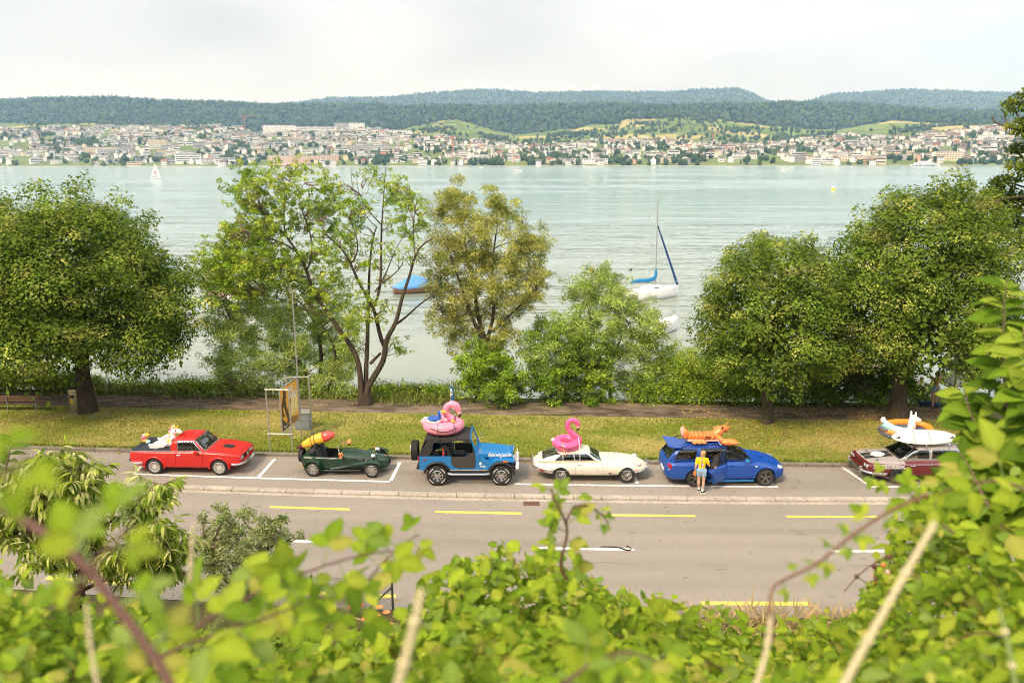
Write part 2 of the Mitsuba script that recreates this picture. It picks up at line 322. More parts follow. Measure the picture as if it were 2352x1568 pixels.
# kerbs: every stone its own piece
def stones(parent, s0, s1, z0, z1, xa, xb, bs, rs, L=1.04, face=None):
    rng = np.random.default_rng(rs); x = xa
    while x < xb:
        l = L * rng.uniform(.96, 1.03); g = .012
        c = []
        dz = rng.uniform(-.006, .006); dy = rng.uniform(-.008, .008)
        P = []
        for xx in (x + g, x + l - g):
            ya, yb = along(xx, s0) + dy, along(xx, s1) + dy
            P += [[xx, ya, z0], [xx, ya, z1 - .015 + dz], [xx, ya + .02, z1 + dz], [xx, yb - .02, z1 + dz], [xx, yb, z1 - .015 + dz], [xx, yb, z0]]
        q = [[k, k + 1, k + 7, k + 6] for k in range(5)]
        f = [[a, b, c_] for a, b, c_, d in q] + [[a, c_, d] for a, b, c_, d in q] + [[0, 2, 1], [0, 3, 2], [0, 4, 3], [0, 5, 4], [6, 7, 8], [6, 8, 9], [6, 9, 10], [6, 10, 11]]
        part(parent, 'stone', (np.array(P), np.array(f)), bs, False)
        x += l
k1 = 'lawn_kerb'; labels[k1] = {'kind': 'structure'}
stones(k1, 30.22, 30.40, -.05, .13, -31, 27, 'm_kerbdark', 5)
k2 = 'centre_kerb'; labels[k2] = {'kind': 'structure'}
stones(k2, 26.62, 26.94, -.05, .075, -29, 26, 'm_kerb', 6)
struct('gutter', strip(26.40, 26.61, .004, .008), 'm_kerb')

# painted markings
def mark(name, pts, bs, label=None):
    """pts: closed outline in (x, s); subdivided along x so that it follows the bend"""
    (x0, x1), (s0, s1) = pts
    xs = np.linspace(x0, x1, max(2, int(abs(x1 - x0) / .5) + 2)); X, Sg = np.meshgrid(xs, [s0, s1], indexing='ij')
    return part('road', name, sheet(X, along(X, Sg), 0 * X + .005), bs, False)
def xw(u, v): return at(u, v)[0]
for a, b in ((-40, -19.5), (xw(298, 1085), xw(893, 1104)), (xw(1180, 1112), xw(1783, 1118)), (xw(1985, 1118), 40)):
    mark('bay_line', ((a, b), (27.90, 28.03)), 'm_mark')
def cross(u0, v0, u1, v1, w=.13):
    a, b = at(u0, v0, .006), at(u1, v1, .006)
    V = np.array([[a[0] - w / 2, a[1], .006], [a[0] + w / 2, a[1], .006], [b[0] + w / 2, b[1], .006], [b[0] - w / 2, b[1], .006]])
    part('road', 'bay_line', (V, np.array([[0, 1, 2], [0, 2, 3]])), 'm_mark', False)
cross(305, 1083, 348, 1040); cross(592, 1091, 629, 1050); cross(896, 1101, 917, 1059); cross(1462, 1111, 1440, 1060); cross(1772, 1115, 1728, 1066); cross(1990, 1115, 1930, 1074)
for a, b in ((395, 412), (613, 801), (996, 1196), (1384, 1592), (1796, 2003)):
    mark('lane_line', ((xw(a, 1165 if a < 900 else 1178) if a > 500 else -13.6, xw(b, 1167 if b < 900 else 1181) if a > 500 else -11.8), (25.34, 25.50)), 'm_ymark')
mark('lane_line', ((-20, -16.5), (25.34, 25.50)), 'm_ymark'); mark('lane_line', ((15.6, 19), (25.34, 25.50)), 'm_ymark')
for a, b in (((628, 1240), (795, 1243)), ((1226, 1257), (1454, 1262)), ((1905, 1266), (2110, 1267))):
    mark('centre_line', ((xw(*a), xw(*b)), (22.88, 23.02)), 'm_mark')
mark('centre_line', ((-16.5, -13.4), (22.88, 23.02)), 'm_mark')
for a, b in (((560, 1352), (770, 1361)), ((1605, 1385), (1853, 1386)), ((860, 1368), (905, 1369)), ((80, 1340), (330, 1345))):
    mark('edge_line', ((xw(*a), xw(*b)), (19.80, 19.99)), 'm_ymark')

# ---------------------------------------------------------------- the far shore
def curve_y(t): 
    t = np.array(t, float); return lambda u: np.interp(u, t[:, 0], t[:, 1])
c_shore = curve_y([(-200, 374), (0, 375.5), (560, 378.5), (1200, 382), (1800, 384.5), (2352, 387), (2552, 388)])
c_town = curve_y([(-200, 290), (0, 289), (330, 286), (560, 294), (580, 304), (700, 300), (870, 300), (940, 307), (1060, 322), (1200, 334), (1300, 328), (1450, 322), (1560, 326), (1750, 334), (1850, 326), (1950, 316), (2050, 322), (2200, 304), (2352, 300), (2552, 300)])
c_wood = curve_y([(-200, 275), (0, 276), (320, 279), (420, 286), (560, 299), (600, 301), (930, 298), (960, 290), (1000, 283), (1050, 277), (1100, 289), (1180, 306), (1230, 304), (1330, 299), (1345, 291), (1420, 289), (1440, 277), (1560, 274), (1640, 277), (1700, 284), (1760, 291), (1860, 301), (1940, 301), (1965, 296), (2050, 283), (2100, 287), (2352, 290), (2552, 290)])
c_ridge = curve_y([(-200, 232), (0, 229), (120, 225), (250, 224), (400, 231), (560, 237), (640, 243), (700, 243), (860, 244), (960, 247), (1100, 249), (1200, 247), (1440, 250), (1560, 253), (1700, 250), (1800, 245), (1900, 249), (2000, 253), (2100, 264), (2200, 269), (2352, 268), (2552, 268)])
c_far = curve_y([(-200, 262), (560, 252), (680, 239), (760, 230), (900, 228), (960, 222), (1060, 214), (1140, 214), (1240, 219), (1400, 218), (1530, 220), (1600, 215), (1690, 212), (1740, 231), (1775, 247), (1840, 247), (1870, 238), (1900, 228), (1980, 224), (2060, 217), (2150, 221), (2352, 229), (2552, 232)])
US = np.linspace(-160, 2512, 224)
def column(u):
    """control points (distance, height) of the land along the direction of column u"""
    sh = at(u, c_shore(u), WZ); D0 = sh[1]
    P = [(D0 - 8, WZ - 1.5), (D0 + 4, WZ + 1.2)]
    for f, D in ((c_town, D0 + 1000), (c_wood, D0 + 1800), (c_ridge, D0 + 3000)): P.append((D, atd(u, float(f(u)), D)[2]))
    P.append((D0 + 4000, P[-1][1] * .8 - 10)); P.append((10500.0, atd(u, float(c_far(u)), 10500)[2])); P.append((11300.0, P[-1][1] - 60))
    return np.array(P)
COL = [column(u) for u in US]
TT = np.r_[np.linspace(0, 1, 5), np.linspace(1.02, 4, 70), np.linspace(4.1, 7, 22)]
TX, TY, TZ = [], [], []
for u, P in zip(US, COL):
    D = np.interp(TT, range(8), P[:, 0]); z = PchipInterpolator(P[:, 0], P[:, 1])(D); r = _ray(u, 300)
    TX.append(r[0] / r[1] * D); TY.append(D); TZ.append(z)
TX, TY, TZ = map(np.array, (TX, TY, TZ))
_n = meshkit.fbm(np.stack([TX * .004, TY * .004, 0 * TX], -1), 3, 4) - .5
TZ = TZ + np.where(TT > 1.2, 22 * _n, 0)
for nm, a, b, bs in (('far_bank', 0, 2.0, 'm_farbank'), ('meadows', 2.0, 3.02, 'm_terrain'), ('hills', 3.02, 9, 'm_forestfloor')):
    i0, i1 = max(0, np.searchsorted(TT, a) - 1), np.searchsorted(TT, b); sl = slice(i0, i1 + 1)
    struct(nm, sheet(TX[:, sl], TY[:, sl], TZ[:, sl]), bs, True)
from scipy.interpolate import RegularGridInterpolator
_RZ = RegularGridInterpolator((US, TT), TZ, bounds_error=False, fill_value=None); _RD = RegularGridInterpolator((US, TT), TY, bounds_error=False, fill_value=None)
def land(u, t):
    """points of the far land: u the direction, t how far up (1 shore, 2 top of the town, 3 edge of the wood, 4 ridge)"""
    u = np.asarray(u, float); t = np.asarray(t, float); q = np.stack([u, t], -1)
    D = _RD(q); rx = np.array([_ray(a, 300) for a in np.atleast_1d(u).ravel()]).reshape(u.shape + (3,))
    return np.stack([rx[..., 0] / rx[..., 1] * D, D, _RZ(q)], -1)

rng = np.random.default_rng(11)
def conifer():
    v, f = [], []
    for z0, z1, r in ((0.08, .62, .24), (.38, 1.0, .17)):
        n = len(v); a = np.arange(6) / 6 * 6.283 + z0 * 3
        v += [[r * math.cos(x), r * math.sin(x), z0] for x in a] + [[0, 0, z1]]; f += [[n + k, n + (k + 1) % 6, n + 6] for k in range(6)]
    return np.array(v), np.array(f)
_ico = trimesh.creation.icosphere(0)
def bushy(seed):
    r = np.random.default_rng(seed); v = np.array(_ico.vertices) * r.uniform(.75, 1.3, (len(_ico.vertices), 1)) * [.48, .48, .52] + [0, 0, .48]
    return v, np.array(_ico.faces)
CON, BUS = conifer(), bushy(3)
def wood(name, u, t, h, con, label, cat='wood', tint=None, rs=1):
    r = np.random.default_rng(rs); p = land(u, t); N = len(u); k = r.random(N) < con
    tone = meshkit.fbm(np.stack([p[:, 0] * .006, p[:, 1] * .006, p[:, 2] * 0], -1), 3, 9)[:, None]
    ms, cs = [], []
    for sel, tp, c0, c1, w in ((k, CON, (.012, .030, .016), (.025, .052, .025), 1.0), (~k, BUS, (.028, .058, .018), (.075, .115, .035), 1.0)):
        n = int(sel.sum())
        if not n: continue
        col = np.array(c0) + (np.array(c1) - c0) * np.clip(tone[sel] * .9 + r.normal(0, .28, (n, 1)), 0, 1)
        hh = h[sel] if np.ndim(h) else h * r.uniform(.7, 1.25, n)
        m, c = scatter(*tp, p[sel] - [0, 0, .5], rotz(r.uniform(0, 6.28, n)), np.stack([hh * r.uniform(.75, 1.1, n)] * 2 + [hh * (1.12 if tp is CON else .9)], -1), col)
        ms.append(m); cs.append(c)
    k = num(name); put(k, join(*ms), 'm_vc', False, color=np.vstack(cs)); labels[k] = {'label': label, 'category': cat, 'kind': 'stuff'}
n = 8200
wood('forest', rng.uniform(-140, 2490, n), 3 + rng.random(n) ** .85 * 1.06, 24, .33, 'dark mixed forest covering the long ridge above the town', rs=2)
n = 5200
wood('forest', rng.uniform(560, 2490, n), 5.45 + rng.random(n) * .6, 38, .3, 'hazy blue wooded hills on the skyline behind the first ridge', rs=3)
# copses and hedges on the meadows, thick gardens between the houses
cu, ct = [], []
for u, t, ru, rt, m in ((1000, 2.55, 30, .12, 40), (1310, 2.45, 50, .12, 60), (1130, 2.35, 35, .2, 40), (1410, 2.75, 14, .1, 14), (1690, 2.5, 45, .12, 50), (1620, 2.85, 40, .07, 36), (1880, 2.3, 50, .15, 40), (1790, 2.2, 60, .1, 40), (1480, 2.75, 40, .08, 30), (1520, 2.4, 60, .07, 30), (2090, 2.2, 50, .1, 30), (2200, 2.5, 60, .08, 30), (300, 2.5, 120, .12, 60), (1200, 2.2, 100, .1, 40), (2300, 2.45, 60, .1, 40), (1560, 2.65, 160, .3, 60), (1820, 2.6, 120, .3, 50), (1000, 2.5, 60, .3, 20), (1320, 2.3, 120, .3, 50), (2150, 2.4, 120, .3, 60), (1650, 2.15, 120, .12, 50), (1420, 2.3, 90, .25, 40), (1050, 2.25, 60, .15, 16), (90, 2.4, 40, .2, 24)):
    cu.append(rng.normal(u, ru * .5, m)); ct.append(rng.normal(t, rt * .5, m))
cu, ct = np.concatenate(cu), np.concatenate(ct)
wood('meadow_trees', cu, ct, 15, .2, 'dark trees and hedges dotted over the green meadows', rs=4)
n = 4600
gu, gt = rng.uniform(-140, 2490, n), 1.0 + rng.random(n) ** 1.1 * .99
gk = meshkit.fbm(np.stack([gu * .012, gt * 7, 0 * gu], -1), 3, 5) > .44
for u, t, ru, rt, m in ((200, 1.42, 50, .10, 90), (110, 1.35, 30, .1, 40), (90, 1.62, 40, .08, 30), (525, 1.12, 18, .12, 30), (560, 1.25, 10, .15, 20), (870, 1.06, 40, .05, 60), (1000, 1.03, 30, .03, 20), (1290, 1.12, 50, .12, 60), (1130, 1.04, 30, .04, 30), (1230, 1.05, 20, .05, 20), (1420, 1.06, 40, .05, 40), (1590, 1.1, 60, .05, 50), (1840, 1.4, 20, .25, 40), (470, 1.75, 12, .05, 14), (350, 1.4, 30, .1, 40), (1680, 1.9, 40, .07, 50), (1950, 1.8, 30, .1, 30)):
    gu = np.r_[gu, rng.normal(u, ru * .5, m)]; gt = np.r_[gt, np.clip(rng.normal(t, rt * .5, m), 1.005, 2.3)]; gk = np.r_[gk, np.ones(m, bool)]
wood('garden_trees', gu[gk], gt[gk], 13, .22, 'trees and gardens filling the gaps between the far houses', rs=6)

# houses
pr('m_farwall', (.86, .84, .80), .8); pr('m_farcream', (.74, .62, .44), .8); pr('m_farpink', (.70, .50, .40), .8); pr('m_fargrey', (.42, .42, .42), .8)
pr('m_farroof', (.19, .13, .10), .85); pr('m_farroof2', (.17, .16, .155), .85); pr('m_farroof3', (.33, .14, .085), .85); pr('m_farflat', (.46, .45, .43), .85); pr('m_farpane', (.07, .085, .10), .25); pr('m_crane', (.55, .12, .04), .6)
WALLS = {'white': 'm_farwall', 'cream': 'm_farcream', 'pinkish': 'm_farpink', 'grey': 'm_fargrey'}; ROOFS = {'brown': 'm_farroof', 'dark grey': 'm_farroof2', 'red tiled': 'm_farroof3'}
def gable(w, d, h, rh, o=.6):
    walls = (np.array([[-w, -d, -3], [w, -d, -3], [w, d, -3], [-w, d, -3], [-w, -d, h], [w, -d, h], [w, d, h], [-w, d, h], [-w, 0, h + rh], [w, 0, h + rh]]),
             np.array([[0, 1, 5], [0, 5, 4], [1, 2, 6], [1, 6, 5], [2, 3, 7], [2, 7, 6], [3, 0, 4], [3, 4, 7], [4, 8, 7], [5, 6, 9]]))
    e = rh / d * o; W, Dd = w + o, d + o
    roof = (np.array([[-W, -Dd, h - e + .1], [W, -Dd, h - e + .1], [W, 0, h + rh + .15], [-W, 0, h + rh + .15], [W, Dd, h - e + .1], [-W, Dd, h - e + .1], [-W, -Dd, h - e - .25], [W, -Dd, h - e - .25], [W, 0, h + rh - .2], [-W, 0, h + rh - .2], [W, Dd, h - e - .25], [-W, Dd, h - e - .25]]),
            np.array([[0, 1, 2], [0, 2, 3], [3, 2, 4], [3, 4, 5], [0, 6, 7], [0, 7, 1], [5, 4, 10], [5, 10, 11], [1, 7, 8], [1, 8, 2], [2, 8, 10], [2, 10, 4], [0, 3, 9], [0, 9, 6], [3, 5, 11], [3, 11, 9]]))
    return walls, roof
def pane_rows(w, d, h, cols, rows, floors=None, band=False):
    out = []
    for r_ in range(rows):
        z0 = (r_ + .36) * h / rows; z1 = (r_ + .80) * h / rows
        if band: out.append(box(-w * .94, w * .94, -d - .12, -d + .05, z0, z1)); continue
        for c_ in range(cols):
            x = -w + (c_ + .5) * 2 * w / cols; q = .27 * 2 * w / cols
            out.append(box(x - q, x + q, -d - .12, -d + .05, z0, z1))
    return out
MARKS = [(60, 'the left edge'), (230, 'the cream school'), (302, 'the grey church spire'), (430, 'the long banded block'), (525, 'the dark poplars'), (600, 'the orange crane'), (698, 'the long brick mill'), (775, 'the long white block'), (870, 'the wide grey block'), (950, 'the low white hall'), (1041, 'the red crane'), (1110, 'the striped flats'), (1180, 'the brick chimney'), (1290, 'the dark grove'), (1350, 'the boatyard hall'), (1500, 'the terraced field'), (1641, 'the ochre crane'), (1760, 'the wood tongue'), (1850, 'the dark trees'), (1980, 'the long cream hall'), (2100, 'the yellowish flats'), (2215, 'the white church tower'), (2290, 'the long windowed block'), (2420, 'the right edge')]
def ZONE(u):
    m = min(MARKS, key=lambda q: abs(q[0] - u)); return ('left of ' if u < m[0] else 'right of ') + m[1]
LEVEL = lambda t: 'waterside' if t < 1.1 else 'second row' if t < 1.19 else 'low slope' if t < 1.32 else 'lower slope' if t < 1.45 else 'mid slope' if t < 1.6 else 'upper slope' if t < 1.78 else 'hilltop'
def house(u, t, w, d, h, rh, wall, roof, rz, extra=''):
    p = land(u, t); size = 'small ' if w < 5.4 else 'wide ' if w > 6.7 else ''
    k = thing('far_house', '%s%s house, %s roof, %s, %s, %s' % (size, wall, roof, LEVEL(t), ZONE(u), 'side on' if abs(rz - facing(u)) > .9 else 'eaves forward'), 'house', 'gabled houses on the far shore')
    a, b = gable(w, d, h, rh); m = M4(p, rz)
    part(k, 'wall', a, WALLS[wall], False, m); part(k, 'roof', b, ROOFS[roof], False, m)
    for q in pane_rows(w, d, h, 3, 2)[:6]: part(k, 'window', q, 'm_farpane', False, m)
def block(u, t, w, d, h, wall, rz=0., label=None, cols=8, rows=4, band=False, name='far_block', roof='m_farflat', group='flat roofed blocks on the far shore'):
    p = land(u, t); rows = max(2, rows)
    k = thing(name, label or '%s block of %s, %s, %s' % (wall, {2: 'two storeys', 3: 'three storeys', 4: 'four storeys', 5: 'five storeys'}.get(rows, 'several storeys'), LEVEL(t), ZONE(u)), 'building', group if label is None else None)
    m = M4(p, rz)
    part(k, 'wall', box(-w, w, -d, d, -4, h), WALLS[wall], False, m); part(k, 'roof', box(-w - .5, w + .5, -d - .5, d + .5, h + .02, h + .6), roof, False, m)
    for q in pane_rows(w, d, h, cols, rows, band=band): part(k, 'window', q, 'm_farpane', False, m)
    return k, m
def facing(u): r = _ray(u, 300); return -math.atan2(r[0], r[1])
rng = np.random.default_rng(21)
# the big ones that the photo lets you name
block(645, 1.80, 50, 12, 30, 'white', facing(645), 'white factory with rows of windows under an orange edged roof, above the town', 18, 5, name='factory', roof='m_crane')
block(728, 1.74, 62, 12, 21, 'white', facing(728), 'long white block beside the factory with the orange roof', 1, 5, True)
block(786, 1.93, 21, 10, 27, 'grey', facing(765), 'grey framed block on the upper edge of the town above the long white block', 6, 5)
block(822, 1.92, 26, 10, 24, 'white', facing(806), 'white terraced block on the upper edge of the town right of the grey framed block', 7, 5)
block(868, 1.85, 17, 8, 14, 'grey', facing(852), 'low grey block at the right end of the upper row', 5, 3)
block(918, 1.76, 40, 9, 13, 'white', facing(895), 'wide low white hall below the wood edge', 9, 3)
block(698, 1.035, 76, 9, 17, 'pinkish', facing(698), 'very long pinkish brick mill on the waterfront', 26, 4, name='mill')
block(430, 1.05, 29, 10, 20, 'white', facing(430), 'long white waterfront block with continuous window bands, left of the dark poplars', 1, 4, True)
block(360, 1.30, 22, 9, 17, 'cream', facing(360), 'cream block of flats above the waterfront left of the church spire', 9, 5)
block(230, 1.18, 40, 10, 16, 'cream', facing(230), 'wide cream school building behind the shore on the left', 14, 4)
block(850, 1.2, 50, 9, 16, 'grey', facing(870), 'wide pale grey block among trees in the middle of the shore', 14, 4)
block(1110, 1.07, 20, 8, 15, 'white', facing(1110), 'white striped flats on the shore right of the red crane', 1, 4, True)
block(1350, 1.03, 44, 9, 10, 'white', facing(1350), 'long low white boatyard hall on the waterfront', 16, 2)
block(1980, 1.06, 34, 9, 9, 'cream', facing(1980), 'long low cream hall on the waterfront on the right', 14, 2)
block(2190, 1.06, 24, 9, 16, 'cream', facing(2190), 'wide hotel block with arcaded balconies on the waterfront at the right', 10, 4)
block(2100, 1.5, 18, 8, 15, 'cream', facing(2100), 'yellowish terraced flats in the middle of the right hand village', 1, 5, True)
block(2290, 1.42, 34, 9, 14, 'white', facing(2290), 'long white block with window rows near the right edge', 14, 4)
# churches, chimney and cranes
def church(u, t, tower_h, spire_h, tw, label, nave=True, wall='white', roof='dark grey'):
    k = thing('far_church', label, 'church'); m = M4(land(u, t), facing(u))
    part(k, 'tower', box(-tw, tw, -tw, tw, -3, tower_h), WALLS[wall], False, m)
    part(k, 'spire', (np.array([[-tw, -tw, tower_h], [tw, -tw, tower_h], [tw, tw, tower_h], [-tw, tw, tower_h], [0, 0, tower_h + spire_h]]) * [1.12, 1.12, 1], np.array([[0, 1, 4], [1, 2, 4], [2, 3, 4], [3, 0, 4], [0, 2, 1], [0, 3, 2]])), ROOFS[roof], False, m)
    if nave:
        a, b = gable(12, 6, 9, 6); n = M4(land(u, t), facing(u)) @ M4((-tw - 12.2, 0, 0)); part(k, 'nave', a, WALLS[wall], False, n); part(k, 'nave_roof', b, ROOFS[roof], False, n)
church(302, 1.22, 24, 38, 3.4, 'church with a tall slim grey spire on the left part of the far shore', wall='grey')
church(2215, 1.55, 22, 7, 3.6, 'church with a square white tower and dark nave in the right hand village', roof='brown')
def crane(u, t, h, jib, label, back=10):
    k = thing('tower_crane', label, 'crane'); m = M4(land(u, t), facing(u))
    part(k, 'mast', tube([[0, 0, -2], [0, 0, h]], .9, 4), 'm_crane', False, m); part(k, 'jib', tube([[-back, 0, h], [jib, 0, h]], .55, 4), 'm_crane', False, m)
    part(k, 'cab', box(-1.3, 1.3, -1.3, 1.3, h - 3, h - .6), 'm_crane', False, m); part(k, 'counterweight', box(-back - 2, -back + 1.5, -1.2, 1.2, h - 3, h - .5), 'm_fargrey', False, m)
crane(566, 1.72, 54, 36, 'orange tower crane left of the factory')
crane(1041, 1.12, 48, 10, 'red tower crane with short jib at the middle of the shore', 6)
crane(1641, 1.9, 34, 24, 'ochre tower crane at the edge of the meadows on the right')
k = thing('factory_chimney', 'tall thin brick chimney on the waterfront left of the boat hall', 'chimney'); m = M4(land(1180, 1.05))
part(k, 'shaft', tube([[0, 0, -2], [0, 0, 30]], [1.6, 1.0], 8), 'm_farpink', 40, m); part(k, 'rim', tube([[0, 0, 30], [0, 0, 31]], 1.4, 8), 'm_fargrey', 40, m)

# the run of houses: the nearest as things, the rest as one mass
N = 2900
hu = rng.uniform(-120, 2470, N); ht = 1.004 + rng.random(N) ** .9 * .995
dens = np.where(hu < 930, 1.0, np.where(hu < 1500, .62, np.where(hu < 1900, .72, .95)))
dens *= np.where((hu > 930) & (hu < 1800) & (ht > 1.75), .55, 1.0)
ok = rng.random(N) < dens
for u, t, ru, rt in ((200, 1.42, 36, .09), (1290, 1.12, 40, .08), (1500, 1.30, 70, .05), (1900, 1.6, 30, .06)): ok &= ((hu - u) / ru) ** 2 + ((ht - t) / rt) ** 2 > 1
hu, ht = hu[ok], ht[ok]; o = np.argsort(ht); hu, ht = hu[o], ht[o]
blockish = rng.random(len(hu)) < np.where(hu < 950, .42, .16)
masses, mcol = [], []
WC = {'white': (.86, .84, .80), 'cream': (.74, .62, .44), 'pinkish': (.66, .42, .33), 'grey': (.42, .42, .42)}; RC = {'brown': (.19, .13, .10), 'dark grey': (.17, .16, .155), 'red tiled': (.33, .14, .085)}
nb = nh = 0
for i, (u, t) in enumerate(zip(hu, ht)):
    wall = rng.choice(['white', 'cream', 'pinkish', 'grey'], p=[.80, .11, .04, .05]); roof = rng.choice(['brown', 'dark grey', 'red tiled'], p=[.42, .46, .12])
    rz = facing(u) + rng.normal(0, .25) + (math.pi / 2 if rng.random() < .6 else 0)
    if blockish[i]:
        w, d, h, rows = rng.uniform(7, 16), rng.uniform(5, 8), rng.uniform(7, 14), int(rng.integers(2, 5)); rz = facing(u) + rng.normal(0, .2)
        if nb < 70 and (i % 3 == 0): block(u, t, w, d, h, wall, rz, None, 5, rows, True); nb += 1; continue
        p = M4(land(u, t), rz)
        for msh, c in ((box(-w, w, -d, d, -4, h), WC[wall]), (box(-w - .4, w + .4, -d - .4, d + .4, h + .02, h + .5), (.46, .45, .43)), *[(q, (.09, .10, .12)) for q in pane_rows(w, d, h, 1, rows, band=True)]):
            masses.append(xf(msh, p)); mcol.append(np.tile(c, (len(masses[-1][0]), 1)))
    else:
        w, d, h, rh = rng.uniform(4.2, 7.5), rng.uniform(4, 5.6), rng.uniform(6.5, 10.5), rng.uniform(1.8, 3.4)
        if nh < 215 and i % 2 == 0 and t < 1.75: house(u, t, w, d, h, rh, wall, roof, rz); nh += 1; continue
        a, b = gable(w, d, h, rh); p = M4(land(u, t), rz)
        for msh, c in ((a, WC[wall]), (b, RC[roof]), *[(q, (.09, .10, .12)) for q in (pane_rows(w, d, h, 3, 2) if t < 1.4 else [])]):
            masses.append(xf(msh, p)); mcol.append(np.tile(c, (len(masses[-1][0]), 1)))
k = put(num('distant_houses'), join(*masses), 'm_vc', False, color=np.vstack(mcol)); labels[k] = {'label': 'mass of small pale houses and flats climbing the far shore', 'category': 'houses', 'kind': 'stuff'}
# quay wall along the far shore
qx = np.linspace(-150, 2500, 160); q0 = np.array([at(u, float(c_shore(u)), WZ) for u in qx])
struct('quay', sheet(np.stack([q0[:, 0]] * 3, 1), np.stack([q0[:, 1] - 1, q0[:, 1] - .9, q0[:, 1] + 6], 1), np.stack([q0[:, 2] - 1, q0[:, 2] + 1.5, q0[:, 2] + 1.6], 1)), 'm_fargrey')

# ---------------------------------------------------------------- trees and shrubs along the shore
def pxm(D, v=700): return S * (D * math.cos(PITCH) + 8 * math.sin(PITCH)) / FPX     # metres per measured pixel
def clump_leaves(C, Rr, dens, size, pal, rng, flat=.75, up=.55, out=.7, rand=.55, fill=.35, tone=.22, template=LEAF2, width=1.0, cull=.45, droop=0.0):
    """leaves spread through the clumps (centres C, radii Rr): positions, frames, sizes, colours"""
    P, Nn, Sz, Co, Sp = [], [], [], [], []
    pal = [(np.array(c), w) for c, w in pal]; W = np.array([w for _, w in pal]); W = W / W.sum(); PC = np.array([c for c, _ in pal])
    for c, r in zip(C, Rr):
        n = int(dens * 4 * np.pi * r * r / (size * size)); 
        d = rng.normal(size=(n, 3)); d[:, 2] = np.abs(d[:, 2] * 1.05) * np.where(rng.random(n) < .72, 1, -1); d /= np.linalg.norm(d, axis=1, keepdims=True)
        keep = (d[:, 1] < .35) | (rng.random(n) < cull); d = d[keep]; n = len(d)
        rad = r * np.where(rng.random(n) < fill, rng.random(n) ** .5 * .85, rng.normal(.95, .1, n))
        lump = 1 + .5 * (meshkit.noise(d * 2.6 + c * 3.1) - .5)
        p = c + d * (rad * lump)[:, None] * np.array([1, 1, flat])
        nn = d * out + np.array([0, 0, up]) + rng.normal(0, rand, (n, 3))
        t = 1 + rng.normal(0, tone * .6) + rng.normal(0, tone * .4, n); w_ = np.clip((meshkit.noise(p * 1.5) - .5) * 1.35 + .5 + rng.normal(0, .15, n), 0, .999); cum = np.cumsum(W)
        P.append(p); Nn.append(nn); Sz.append(size * rng.uniform(.65, 1.35, n)); Co.append(PC[np.minimum(np.searchsorted(cum, w_), len(PC) - 1)] * np.clip(t, .45, 1.6)[:, None])
        s = d + rng.normal(0, .7, (n, 3)); s[:, 2] -= droop; Sp.append(s)
    P, Nn, Sz, Co, Sp = map(np.concatenate, (P, Nn, Sz, Co, Sp))
    sc = np.stack([Sz, Sz * width, Sz], -1)
    return scatter(*template, P, frame_from(Nn, rng, Sp), sc, Co)
def px(lst, D, rng, spread=1.0, rmul=1.0):
    C, Rr = [], []
    for q in lst:
        u, v, r = q[:3]; w = r * pxm(D) * rmul
        C.append(atd(u, v, D + (q[3] if len(q) > 3 else rng.uniform(-.6, .6) * spread * 1.8))); Rr.append(w)
    return np.array(C), np.array(Rr)
def branch(pts, r0, r1, sides=7, n=16, wob=.0, rng=None):
    p = curve(pts, n)
    if rng is not None and wob: p[1:-1] += rng.normal(0, wob, p[1:-1].shape)
    return tube(p, np.linspace(r0, r1, len(p)) , sides)
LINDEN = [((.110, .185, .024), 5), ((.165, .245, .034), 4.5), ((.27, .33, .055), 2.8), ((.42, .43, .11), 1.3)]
def dome(cx, cy, z0, z1, R, rng, m, squash=.5, zmax=.30, fr=.72):
    """clumps over the skin of a broad round crown"""
    C, Rr = [], []
    for i in range(m):
        t = (i + .5) / m; z = t; a = i * 2.39996 + rng.normal(0, .25)
        prof = math.sqrt(max(0, 1 - ((t - zmax) / (1.02 - zmax if t > zmax else zmax + .22)) ** 2))
        r = R * prof * rng.uniform(.80, 1.06) * fr * 1.28
        C.append([cx + r * math.cos(a) * .86, cy + r * math.sin(a) * .86, z0 + (z1 - z0) * z * .94 + .3]); Rr.append(rng.uniform(.70, 1.30) * R / 5.2)
    return np.array(C), np.array(Rr)
